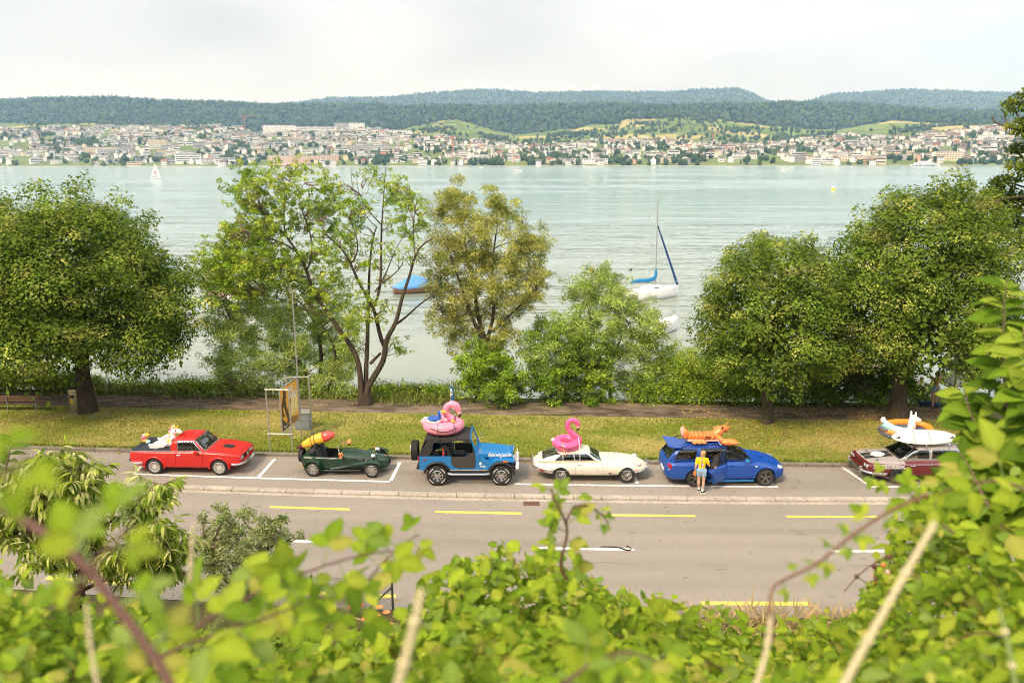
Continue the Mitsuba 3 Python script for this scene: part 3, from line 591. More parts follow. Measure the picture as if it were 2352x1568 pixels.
def linden(label, bu, bv, H, z0, R, rng, m=120, lean=0.0, dens=.92, size=.135, trunk=.42, cdx=0.0, extra=None, bz=.13):
    b = at(bu, bv, bz); k = thing('linden_tree', label, 'tree', 'linden trees along the lakeside path')
    cx, cy = b[0] + cdx, b[1] + .6
    C, Rr = dome(cx, cy, z0, H, R, rng, m)
    if extra is not None: C = np.vstack([C, extra[0]]); Rr = np.r_[Rr, extra[1]]
    # short upright shoots on top and at the rim
    tips = C[rng.choice(len(C), 46, p=(np.clip(C[:, 2] - z0, .1, 9) / np.clip(C[:, 2] - z0, .1, 9).sum()))]
    tv = tips - [cx, cy, z0 + (H - z0) * .3]; tv /= np.linalg.norm(tv, axis=1, keepdims=True)
    C2 = tips + tv * rng.uniform(.7, 1.35, (len(tips), 1)) * R / 5.4; R2 = rng.uniform(.30, .58, len(tips)) * R / 5
    (m1, c1), (m2, c2) = clump_leaves(C, Rr, dens, size, LINDEN, rng, flat=.62, droop=.4, rand=.40, up=.75, tone=.30), clump_leaves(C2, R2, dens * 1.0, size, LINDEN, rng, flat=1.1)
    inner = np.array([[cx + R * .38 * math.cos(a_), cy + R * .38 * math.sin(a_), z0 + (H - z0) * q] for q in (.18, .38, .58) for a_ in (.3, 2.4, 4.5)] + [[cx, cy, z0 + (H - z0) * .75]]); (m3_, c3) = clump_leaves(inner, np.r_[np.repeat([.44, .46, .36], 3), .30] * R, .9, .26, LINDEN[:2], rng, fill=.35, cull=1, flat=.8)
    part(k, 'crown', join(m1, m2, m3_), 'm_tleaf', False, color=np.vstack([c1, c2, c3]))
    tr = [[b[0], b[1], -.1], [b[0] + .05, b[1], .6], [b[0] - .04 + lean * .4, b[1] + .05, 1.6], [b[0] + lean, b[1] + .3, z0 + 1.0], [cx, cy, H * .62]]
    p = curve(tr, 22); w = np.interp(np.linspace(0, 1, 22), [0, .06, .25, .6, 1], [trunk * 1.35, trunk * .95, trunk * .8, trunk * .5, .08])
    part(k, 'trunk', tube(p, w, 12), 'm_bark', True)
    for i in range(9):
        q = C[rng.integers(len(C))]; s = p[rng.integers(9, 16)]
        part(k, 'limb', branch([s, (s * .55 + q * .45) + [0, 0, .35], q], trunk * .34, .03, 6, 12), 'm_bark', True)
    return k
rng = np.random.default_rng(31)
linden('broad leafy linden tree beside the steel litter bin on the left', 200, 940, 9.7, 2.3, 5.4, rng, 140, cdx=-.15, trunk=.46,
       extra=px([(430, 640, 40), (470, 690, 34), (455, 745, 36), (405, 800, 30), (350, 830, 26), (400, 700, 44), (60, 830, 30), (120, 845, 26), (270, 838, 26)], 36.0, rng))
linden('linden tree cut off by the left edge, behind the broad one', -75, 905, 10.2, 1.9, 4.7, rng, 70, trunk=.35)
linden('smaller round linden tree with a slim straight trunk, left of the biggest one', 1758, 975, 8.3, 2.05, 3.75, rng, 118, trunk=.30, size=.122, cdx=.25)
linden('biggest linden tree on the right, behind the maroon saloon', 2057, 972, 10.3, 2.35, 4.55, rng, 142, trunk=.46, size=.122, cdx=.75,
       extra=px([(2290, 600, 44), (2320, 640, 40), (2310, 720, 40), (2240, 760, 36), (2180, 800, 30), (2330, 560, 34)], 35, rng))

# the tall tree at the right edge with its dead branch
k = thing('tall_tree', 'tall dark tree at the right edge with a bare dead branch', 'tree')
L = [(2330, 250, 26), (2352, 300, 30), (2335, 352, 22), (2350, 395, 34), (2310, 425, 26), (2280, 455, 30), (2262, 480, 18), (2335, 470, 40), (2300, 500, 34), (2340, 530, 40), (2305, 545, 22), (2400, 300, 50), (2420, 400, 60), (2420, 520, 60), (2390, 230, 40), (2480, 340, 70), (2480, 480, 70), (2350, 225, 12), (2290, 425, 16), (2350, 580, 34)]
C, Rr = px(L, 41.5, rng); msh, col = clump_leaves(C, Rr, 2.6, .2, [((.07, .11, .016), 4), ((.13, .18, .02), 3), ((.26, .27, .035), 1.2)], rng, flat=.6)
part(k, 'crown', msh, 'm_tleaf', False, color=col)
q = lambda u, v, D=41.5: atd(u, v, D)
part(k, 'trunk', branch([np.r_[q(2475, 900)[:2], -.2], q(2470, 700), q(2460, 400), q(2440, 200)], .5, .15, 10), 'm_bark', True)
for j, c in enumerate(C[:12:2]): part(k, 'limb', branch([q(2465, 640 - 40 * j), (q(2465, 560 - 40 * j) + c) / 2, c], .16, .03, 6), 'm_bark', True)
dead = [branch([q(2430, 350), q(2370, 322), q(2335, 303), q(2300, 292), q(2285, 284), q(2282, 272)], .13, .03, 6), branch([q(2352, 312), q(2345, 285), q(2340, 265)], .05, .015, 5), branch([q(2320, 298), q(2312, 280), q(2311, 268)], .04, .012, 5), branch([q(2370, 322), q(2372, 290), q(2362, 262)], .05, .012, 5), branch([q(2340, 305), q(2325, 315), q(2310, 316)], .03, .01, 5)]
part(k, 'dead_branch', join(*dead), 'm_bark2', True, label='bare broken dead branch')

# ash with several stems
def c5(x, y): return ((800 + x / 1.425) / 1.7415, (600 + y / 1.425) / 1.7415)
k = thing('ash_tree', 'ash tree with several leaning dark stems and thin feathery foliage', 'tree')
stems = [([(925, 1400), (915, 1330), (890, 1170), (790, 1010), (715, 900), (640, 780), (610, 680), (560, 580), (500, 490), (430, 420), (350, 330)], .19, .03, 0),
         ([(965, 1410), (1000, 1270), (1050, 1170), (1060, 1090), (1110, 990), (1150, 850), (1200, 700), (1230, 600), (1330, 500)], .22, .03, -.5),
         ([(1050, 1110), (1020, 1020), (990, 900), (960, 840), (920, 770), (860, 640), (820, 570), (740, 490), (690, 400)], .13, .025, -.2),
         ([(945, 1405), (945, 1280), (955, 1060), (960, 900), (965, 750), (990, 500), (1010, 430)], .17, .03, .6),
         ([(985, 900), (1025, 780), (1035, 600), (1040, 420), (1050, 280), (1065, 90)], .09, .012, .3),
         ([(1110, 990), (1180, 940), (1260, 870), (1380, 800)], .08, .02, -1.0), ([(970, 1210), (1000, 1180), (1030, 1150)], .1, .06, .2),
         ([(720, 940), (600, 900), (480, 850), (380, 820)], .06, .015, .2), ([(620, 720), (520, 690), (440, 660)], .05, .015, -.3), ([(1035, 750), (1120, 690), (1160, 640)], .05, .012, .3),
         ([(1000, 800), (1060, 700), (1120, 560), (1180, 470)], .05, .012, .2), ([(860, 640), (900, 560), (890, 470), (850, 380)], .05, .012, -.4), ([(610, 680), (640, 560), (620, 430), (580, 320), (600, 180)], .06, .012, .4),
         ([(560, 580), (470, 520), (380, 490), (260, 450)], .05, .012, -.4), ([(500, 490), (480, 380), (500, 230), (520, 130)], .05, .012, .2), ([(1040, 420), (960, 330), (930, 280), (900, 130)], .04, .008, .1), ([(960, 330), (890, 240), (870, 90)], .03, .006, -.2), ([(1050, 300), (1110, 250), (1180, 210)], .035, .01, .1), ([(1010, 430), (960, 380), (930, 210)], .03, .008, .3), ([(1230, 600), (1220, 450), (1240, 290)], .05, .01, -.4)]
SK = []
for pts, r0, r1, dd in stems:
    n = len(pts); P = np.array([atd(*c5(*a), 37.6 + dd * (i / max(1, n - 1)) * 2.2) for i, a in enumerate(pts)])
    if pts[0][1] > 1390: P[0][2] = -.1
    SK.append(P)
    r0 = r0 * .82; p = curve(P, 26); w = np.linspace(r0, r1, 26) * np.r_[1.7, 1.25, np.ones(24)] if r0 > .15 else np.linspace(r0, r1, 26)
    part(k, 'stem', tube(p, w, 9), 'm_bark', True)
skp = np.vstack([curve(p, 40)[8:] for p in SK])
L = [(350, 180, 55), (430, 150, 45), (520, 110, 45), (600, 95, 35), (280, 130, 50), (220, 230, 50), (300, 300, 60), (400, 300, 55), (480, 230, 50), (580, 230, 40), (700, 170, 45), (750, 220, 40), (800, 195, 22), (700, 300, 50), (780, 330, 50), (850, 300, 40), (660, 350, 40), (955, 140, 34), (1005, 140, 26), (1100, 205, 45), (1150, 220, 35), (1215, 250, 30), (1200, 330, 50), (1100, 270, 40), (950, 310, 35), (880, 350, 40), (760, 440, 60), (830, 490, 40), (340, 400, 70), (250, 420, 60), (180, 470, 60), (420, 430, 60), (300, 520, 65), (200, 560, 60), (100, 580, 55), (390, 540, 55), (500, 570, 50), (680, 500, 40), (740, 750, 50), (690, 690, 34), (890, 900, 40), (1000, 960, 34), (1130, 1110, 40), (900, 970, 40), (820, 1030, 45), (440, 650, 50), (330, 640, 60), (230, 680, 60), (120, 690, 55), (520, 700, 40), (1050, 900, 30), (1180, 600, 28), (1270, 420, 34), (1280, 330, 26), (600, 330, 45), (640, 880, 40), (760, 860, 40), (560, 640, 45), (990, 860, 24), (760, 620, 45), (800, 760, 40), (870, 560, 34), (930, 640, 34), (1000, 640, 30), (1080, 560, 32), (1140, 360, 34), (1060, 740, 26), (1230, 540, 30), (60, 640, 60), (140, 620, 60), (260, 590, 60), (360, 700, 60), (460, 760, 55), (560, 800, 50), (150, 780, 55), (280, 760, 55), (650, 600, 45), (720, 560, 40), (620, 430, 40), (540, 400, 45), (480, 330, 40), (900, 420, 34), (980, 520, 30), (840, 620, 34), (1100, 420, 34), (1160, 480, 34), (930, 800, 34), (680, 800, 40)]
C, Rr = px([(*c5(a, b), r / 1.425 / 1.7415 * 1.12) for a, b, r in L], 37.6, rng, 1.0)
ASH = [((0.220, 0.353, 0.039), 4), ((0.391, 0.513, 0.053), 3), ((0.660, 0.660, 0.122), 1.3), ((0.133, 0.220, 0.034), 2)]
sub = []                                             # feathery sprays: every clump is broken into small tufts
for c, r in zip(C, Rr):
    m = int(18 + 30 * r); d = rng.normal(size=(m, 3)); d /= np.linalg.norm(d, axis=1, keepdims=True)
    sub += [(c + a * r * rng.uniform(.3, 2.0), r * rng.uniform(.13, .28)) for a in d]
C2, R2 = np.array([a for a, _ in sub]), np.array([b for _, b in sub])
msh, col = clump_leaves(C2, R2, 3.6, .125, ASH, rng, flat=.6, width=.62, up=.5, rand=.7, cull=.8)
part(k, 'crown', msh, 'm_tleaf', False, color=col)
tw = []
for c, r in zip(C, Rr):
    s = skp[np.argmin(np.linalg.norm((skp - c) * [1, 1, 1.2] + [0, 0, .4], axis=1))]
    for j in range(3):
        e = c + rng.normal(0, .45, 3) * r; tw.append(branch([s, (s + e) / 2 + rng.normal(0, .12, 3), e], .028, .006, 5, 7))
for j in range(46):                                  # bare twigs
    s = skp[rng.integers(len(skp))]; e = s + np.array([rng.normal(0, .5), rng.normal(0, .4), rng.uniform(-.1, 1.1)]); tw.append(branch([s, (s + e) / 2 + rng.normal(0, .1, 3), e], .018, .005, 4, 6))
part(k, 'twigs', join(*tw), 'm_bark2', True, kind='stuff')

# willows and thickets, traced as clumps at their own distance
WIL = [((0.287, 0.332, 0.078), 4), ((0.464, 0.464, 0.111), 3), ((0.660, 0.641, 0.177), 1.5), ((0.155, 0.199, 0.056), 2)]
OLI = [((0.323, 0.437, 0.099), 4), ((0.530, 0.665, 0.156), 3), ((0.686, 0.752, 0.311), 1.2), ((0.188, 0.292, 0.056), 2.5)]
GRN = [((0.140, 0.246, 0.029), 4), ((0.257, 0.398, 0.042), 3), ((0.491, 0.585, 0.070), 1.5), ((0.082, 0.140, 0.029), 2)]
BRI = [((0.240, 0.380, 0.036), 4), ((0.400, 0.540, 0.060), 3), ((0.640, 0.660, 0.120), 1.4), ((0.120, 0.200, 0.027), 2)]
def c6(x, y): return ((1700 + x / 1.568) / 1.7415, (700 + y / 1.568) / 1.7415)
def c7(x, y): return ((2600 + x / 1.4936) / 1.7415, (700 + y / 1.4936) / 1.7415)
def foliage(name, label, cat, L, D, pal, cc, k6, dens=.6, size=.14, width=.5, stems=(), tuft=.34, ntuft=12, group=None, bark='m_bark', base=None, flat=.75, droop=.3, spread=1.0, cull=.6):
    kk = thing(name, label, cat, group)
    C, Rr = px([(*cc(a, b), r / k6 / 1.7415 * 1.08) for a, b, r in L], D, rng, spread); dens = dens * 4.6
    sub = []
    for c, r in zip(C, Rr):
        m = max(6, int(ntuft * (.5 + r) * 1.35)); d = rng.normal(size=(m, 3)); d /= np.linalg.norm(d, axis=1, keepdims=True)
        sub += [(c + a * r * rng.uniform(.25, 1.45), r * tuft * rng.uniform(.7, 1.35)) for a in d]
    msh, col = clump_leaves(np.array([a for a, _ in sub]), np.array([b for _, b in sub]), dens, size, pal, rng, flat=flat, width=width, rand=.75, cull=cull, droop=droop)
    part(kk, 'crown', msh, 'm_tleaf', False, color=col)
    sk = []
    for pts, r0, r1, dd in stems:
        P = np.array([atd(*cc(*a), D + dd * (i / max(1, len(pts) - 1)) * 2) for i, a in enumerate(pts)])
        part(kk, 'stem', branch(P, r0, r1, 8, 22), bark, True); sk.append(curve(P, 30)[5:])
    if sk:
        sk = np.vstack(sk); tw = []
        for c, r in zip(C, Rr):
            s = sk[np.argmin(np.linalg.norm(sk - c + [0, 0, .5], axis=1))]; e = c + rng.normal(0, .3, 3) * r
            tw.append(branch([s, (s + e) / 2 + rng.normal(0, .12, 3), e], .035, .008, 5, 7))
        part(kk, 'twigs', join(*tw), 'm_bark2', True, kind='stuff')
    return kk
foliage('willow_tree', 'yellowish willow tree with two tall heads in the middle, behind the flamingo floats', 'tree',
        [(200, 150, 95), (120, 230, 80), (260, 240, 85), (460, 190, 80), (545, 250, 75), (430, 320, 80), (330, 370, 80), (640, 420, 90), (725, 440, 66), (560, 400, 75), (150, 400, 90), (90, 540, 85), (250, 520, 95), (400, 540, 95), (550, 550, 90), (680, 560, 80), (715, 680, 66), (600, 690, 85), (450, 690, 95), (300, 700, 95), (150, 690, 90), (95, 850, 75), (200, 880, 80), (350, 850, 70), (520, 870, 75), (620, 800, 66), (500, 970, 60), (200, 990, 70), (100, 960, 55), (690, 770, 45), (60, 700, 60), (480, 1060, 50), (250, 1080, 55), (330, 980, 60), (420, 1060, 55), (560, 1000, 50), (170, 1060, 50), (380, 1140, 50), (270, 800, 70), (440, 800, 60)], 38.8, WIL, c6, 1.568, .50, .135, .42,
        [([(350, 1420), (330, 1200), (350, 1030), (300, 900), (260, 800), (230, 700), (190, 580), (150, 450)], .17, .03, -.4), ([(370, 1420), (375, 1100), (400, 1000), (430, 870), (420, 700), (430, 500), (460, 300)], .15, .03, .3), ([(420, 980), (560, 850), (700, 720)], .09, .02, -.3), ([(380, 1030), (330, 850), (310, 700), (250, 400), (230, 200)], .12, .02, .6)], ntuft=15, cull=.8)
foliage('willow_tree', 'drooping olive willow tree left of the ash, hanging over the water', 'tree',
        [(110, 640, 70), (60, 760, 70), (160, 760, 80), (270, 800, 80), (390, 780, 70), (100, 880, 80), (220, 920, 90), (350, 920, 90), (470, 900, 80), (570, 960, 80), (150, 1040, 80), (280, 1060, 90), (420, 1060, 95), (560, 1080, 90), (680, 1040, 80), (760, 1100, 75), (120, 1160, 70), (220, 1190, 80), (360, 1190, 90), (500, 1200, 95), (640, 1190, 90), (770, 1210, 80), (170, 1280, 60), (290, 1290, 60), (560, 1300, 70), (680, 1310, 70), (790, 1310, 60), (110, 1250, 50), (60, 1000, 50), (40, 1180, 40), (700, 920, 60), (650, 840, 55), (620, 760, 60), (700, 800, 55), (780, 880, 60), (840, 980, 60), (860, 1080, 60), (850, 1180, 60), (760, 980, 60), (560, 700, 55), (480, 640, 55), (400, 600, 55), (300, 640, 55), (200, 620, 55), (840, 1280, 50), (420, 1290, 55)], 39.6, OLI, c5, 1.425, .5, .135, .42,
        [([(640, 1390), (600, 1250), (480, 1130), (330, 1060), (180, 990)], .12, .03, .3), ([(660, 1390), (690, 1150), (640, 950), (520, 820)], .13, .03, .4), ([(700, 1390), (770, 1150), (700, 1000)], .10, .03, -.3), ([(560, 1250), (400, 1210), (200, 1330)], .06, .02, -.5)], ntuft=14, cull=.8)
foliage('willow_shrub', 'rounded olive willow shrub with a tall top, left of the moored sailing boat', 'shrub',
        [(1000, 680, 90), (1120, 660, 80), (1190, 730, 80), (940, 780, 75), (1060, 800, 90), (1200, 840, 90), (1300, 880, 80), (1400, 880, 75), (1440, 980, 80), (1320, 1010, 90), (1180, 960, 95), (1420, 1100, 90), (1290, 1130, 100), (1440, 1220, 80), (1330, 1260, 90), (1180, 1090, 90), (1050, 950, 90), (1400, 1330, 70), (1280, 1370, 70)], 39.6, OLI[:3] + GRN[:1] + WIL[:1], c6, 1.568, .5, .13, .4,
        [([(1100, 1420), (1090, 1100), (1040, 900), (1000, 720)], .1, .02, .2), ([(1160, 1420), (1200, 1100), (1280, 930)], .1, .02, -.2)], ntuft=15)
foliage('willow_shrub', 'low spreading olive shrub over the water inlet, left of the tall rounded one', 'shrub',
        [(850, 950, 95), (740, 980, 80), (690, 1080, 80), (800, 1080, 95), (930, 1050, 95), (720, 1190, 80), (830, 1200, 90), (1000, 1060, 80), (940, 960, 70), (650, 1000, 40), (640, 1150, 45)], 38.6, OLI[:2] + GRN[:2], c6, 1.568, .55, .13, .45, ntuft=14)
foliage('bush', 'leafy green bush with bright shoots in front of the olive shrubs', 'shrub',
        [(900, 1170, 80), (1010, 1160, 90), (1110, 1200, 80), (700, 1310, 70), (800, 1310, 90), (920, 1300, 95), (1040, 1310, 95), (1130, 1350, 70), (760, 1400, 60), (880, 1420, 70), (1000, 1420, 70), (1090, 1430, 50), (1130, 1090, 45), (960, 1060, 40)], 37.9, GRN, c6, 1.568, .6, .15, .6, ntuft=14)
foliage('bush', 'bright green bush around the foot of the yellowish willow', 'shrub',
        [(290, 1150, 60), (400, 1150, 75), (500, 1180, 75), (270, 1260, 60), (400, 1270, 90), (520, 1290, 85), (590, 1260, 50), (300, 1350, 60), (430, 1370, 70), (540, 1370, 60), (230, 1300, 40), (330, 1080, 50), (450, 1080, 55), (230, 1180, 45), (590, 1340, 45)], 37.8, BRI[:2] + GRN[:2], c6, 1.568, .6, .15, .6, ntuft=14)
foliage('bush', 'yellow green feathery bush and reeds left of the small round linden', 'shrub',
        [(130, 1060, 60), (220, 1080, 65), (60, 1130, 60), (160, 1170, 75), (280, 1140, 65), (350, 1100, 50), (230, 1240, 65), (330, 1210, 55), (420, 1240, 50), (60, 1230, 55)], 39.2, BRI, c7, 1.4936, .42, .14, .4, ntuft=14)
foliage('bush', 'greyish green shrub hanging below the right hand lindens', 'shrub',
        [(850, 1190, 65), (950, 1160, 75), (1050, 1130, 75), (1160, 1150, 75), (1250, 1180, 70), (880, 1280, 65), (980, 1260, 75), (1080, 1250, 80), (1190, 1260, 75), (1280, 1270, 55), (900, 1350, 45), (1010, 1350, 50), (1120, 1350, 50)], 37.6, [((.15, .20, .065), 4), ((.24, .29, .11), 3), ((.09, .14, .04), 2)], c7, 1.4936, .6, .15, .65, ntuft=14)
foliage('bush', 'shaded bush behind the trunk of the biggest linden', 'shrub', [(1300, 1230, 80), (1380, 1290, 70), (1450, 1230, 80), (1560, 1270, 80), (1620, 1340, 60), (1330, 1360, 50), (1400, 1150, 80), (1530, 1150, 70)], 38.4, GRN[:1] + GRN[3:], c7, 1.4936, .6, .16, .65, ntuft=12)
# the low hedge and weeds on the bank: nobody could count these
def bank_green(name, label, spans, pal, size, seed, blades=False):
    r = np.random.default_rng(seed); C, Rr = [], []
    for u0, u1, s0, s1, h0, h1, n in spans:
        x0, x1 = at(u0, 905)[0], at(u1, 905)[0]
        for _ in range(n):
            x, s, h = r.uniform(x0, x1), r.uniform(s0, s1), r.uniform(h0, h1); C.append([x, along(x, s), h * r.uniform(.3, .75)]); Rr.append(h * r.uniform(.35, .55))
    m, c = clump_leaves(np.array(C), np.array(Rr), 1.15, size, pal, r, flat=.9, width=.45, up=.8, rand=.6, cull=.7)
    if blades:
        n = 2600; i = r.integers(len(C), size=n); p = np.array(C)[i] + np.c_[r.normal(0, .5, (n, 2)), np.zeros(n)]; p[:, 2] = .05
        sp = np.c_[r.normal(0, .3, (n, 2)), np.ones(n)]; nn = r.normal(size=(n, 3)); nn[:, 1] -= 1
        hh = r.uniform(.3, .75, n); m2, c2 = scatter(*LEAF2, p, frame_from(nn, r, sp), np.stack([hh, .05 + 0 * hh, hh], -1), np.array([.30, .35, .09]) * r.uniform(.6, 1.3, (n, 1)))
        m, c = join(m, m2), np.vstack([c, c2])
    k = put(num(name), m, 'm_tleaf', False, color=c); labels[k] = {'label': label, 'category': 'hedge', 'kind': 'stuff'}
bank_green('bank_weeds', 'tall grass and weeds on the bank behind the path on the left', [(-60, 200, 38.3, 39.3, .6, 1.25, 90), (200, 420, 38.3, 39.2, .35, .7, 80), (400, 620, 38.2, 39.2, .4, 1.0, 90), (620, 860, 38.1, 38.9, .3, .7, 60)], BRI + OLI[:1], .15, 41, True)
bank_green('low_hedge', 'dark green mound of long leaves right of the ash tree', [(865, 1030, 37.9, 38.9, .5, .95, 80)], GRN, .17, 42, True)
bank_green('low_hedge', 'leafy hedge with white flowers behind the path on the right', [(1440, 1780, 38.0, 39.0, .6, 1.3, 130), (1780, 1960, 38.0, 38.8, .7, 1.2, 60), (1960, 2110, 38.2, 38.9, .4, .9, 36)], GRN + BRI[:1], .16, 43)
bank_green('reeds', 'pale reeds in the shallow water behind the hedge', [(1540, 1720, 39.8, 41.5, 1.2, 2.2, 50)], OLI + BRI[:2], .16, 44, True)
bank_green('verge_grass', 'short rough grass along the water side of the path', [(-100, 2300, 37.75, 38.25, .1, .24, 520)], BRI[:2] + OLI[:2], .10, 45)
# lawn blades and fallen leaves
r = np.random.default_rng(51); n = 90000
x = r.uniform(-24, 22, n); s = 30.42 + r.random(n) * 5.2; p = np.stack([x, along(x, s), .115 + (s - 30.34) * .0102], -1)
dry = np.clip((meshkit.fbm(np.stack([x * .35 + 3, p[:, 1] * .6, 0 * x], -1), 4) - .42) / .24, 0, 1)[:, None]
col = (np.array([.17, .215, .035]) * (1 - dry) + np.array([.44, .375, .15]) * dry) * r.uniform(.6, 1.35, (n, 1))
n2 = 5000; x2 = r.uniform(-24, 22, n2); s2 = 30.40 + np.abs(r.normal(0, .09, n2)); x = np.r_[x, x2]; p = np.vstack([p, np.stack([x2, along(x2, s2), .115 + 0 * x2], -1)]); col = np.vstack([col, np.array([.20, .25, .045]) * r.uniform(.6, 1.3, (n2, 1))]); n += n2
BL = (np.array([[-.18, 0, 0], [.18, 0, 0], [0, .5, 1.]]), np.array([[0, 1, 2]])); hh = np.r_[r.uniform(.03, .085, n - n2), r.uniform(.05, .17, n2) * (r.random(n2) < .7 + .3 * meshkit.noise(np.stack([x2 * 2, 0 * x2, 0 * x2], -1)))]
m, c = scatter(*BL, p, rotz(r.normal(0, .8, n)), np.stack([hh, hh * r.uniform(-1, 1, n), hh], -1), col)
k = put('lawn_grass', m, 'm_tleaf', False, color=c); labels[k] = {'label': 'short dry summer grass of the lawn between road and path', 'category': 'grass', 'kind': 'stuff'}
n = 5200; x = np.r_[r.uniform(8, 21, n), r.uniform(-22, -9, 1500), r.uniform(-22, 20, 500), r.uniform(-20, 16, 420)]; N = len(x)
s = np.r_[30.4 + r.random(n) ** .7 * 7.3, 30.5 + r.random(1500) * 7, 30.4 + r.random(500) * 7, r.uniform(30.02, 30.2, 420)]
z = np.where(s < 30.25, .012, np.where(s < 35.7, .15 + (s - 30.34) * .0102, .175)); p = np.stack([x, along(x, s), z], -1); nn = r.normal(0, .35, (N, 3)) + [0, -.2, 1]
pal = np.array([[.55, .42, .07], [.40, .24, .09], [.26, .15, .07], [.50, .40, .18]]); m, c = scatter(*LEAF2, p, frame_from(nn, r), r.uniform(.05, .10, N), pal[r.integers(4, size=N)] * r.uniform(.7, 1.2, (N, 1)))
k = put('fallen_leaves', m, 'm_tleaf', False, color=c); labels[k] = {'label': 'yellow and brown fallen leaves scattered on lawn and path', 'category': 'leaves', 'kind': 'stuff'}

# ---------------------------------------------------------------- cars: x forward from the rear axle, y to the left, z up
def ring(w, zb, zm, zt, nb, nt, k=9):
    a = np.linspace(-np.pi / 2, np.pi / 2, 2 * k + 1); y = np.where(a < 0, np.cos(a) ** (2 / nb), np.cos(a) ** (2 / nt)) * w
    z = np.where(a < 0, zm - (zm - zb) * np.abs(np.sin(a)) ** (2 / nb), zm + (zt - zm) * np.abs(np.sin(a)) ** (2 / nt))
    return np.r_[np.stack([y, z], 1), np.stack([-y[-2:0:-1], z[-2:0:-1]], 1)]
def loft(rows, n=46, k=9, off=0.0):
    """rows: x, half width, bottom, widest height, top, exponents below and above -> closed Manifold"""
    R = np.array(rows, float); t = np.linspace(0, 1, n); xs = R[0, 0] + (R[-1, 0] - R[0, 0]) * (.5 - .5 * np.cos(np.pi * t)) if n > 12 else R[:, 0]
    Q = np.array([PchipInterpolator(R[:, 0], R[:, j])(xs) for j in range(1, 7)]).T
    if off: Q[:, 0] -= off; Q[:, 1] += off; Q[:, 3] -= off
    V = np.array([np.c_[np.full(4 * k, x), ring(max(q[0], .01), q[1], q[2], max(q[3], q[2] + .002), q[4], q[5], k)] for x, q in zip(xs, Q)])
    m = 4 * k; n = len(xs); i, j = np.meshgrid(np.arange(n - 1), np.arange(m), indexing='ij')
    q = np.stack([i * m + j, i * m + (j + 1) % m, (i + 1) * m + (j + 1) % m, (i + 1) * m + j], -1).reshape(-1, 4)
    v = np.vstack([V.reshape(-1, 3), V[0].mean(0), V[-1].mean(0)]); kk = np.arange(m)
    f = np.vstack([q[:, [0, 2, 1]], q[:, [0, 3, 2]], np.stack([kk, (kk + 1) % m, 0 * kk + n * m], 1)[:, [0, 1, 2]], np.stack([(n - 1) * m + (kk + 1) % m, (n - 1) * m + kk, 0 * kk + n * m + 1], 1)])
    a = man((v, f))
    if a.volume() < 0: a = man((v, f[:, ::-1]))
    return a
def cyl_y(x, z, r, y0, y1, n=36):
    lo, hi = min(y0, y1), max(y0, y1)
    return m3.Manifold.cylinder(hi - lo, r, r, n).rotate([-90, 0, 0]).translate([x, lo, z])
def off2(poly, d):
    q = m3.CrossSection([np.array(poly, float)], m3.FillRule.NonZero).offset(d, m3.JoinType.Round, 2.0, 12).to_polygons()
    return np.array(max(q, key=len))
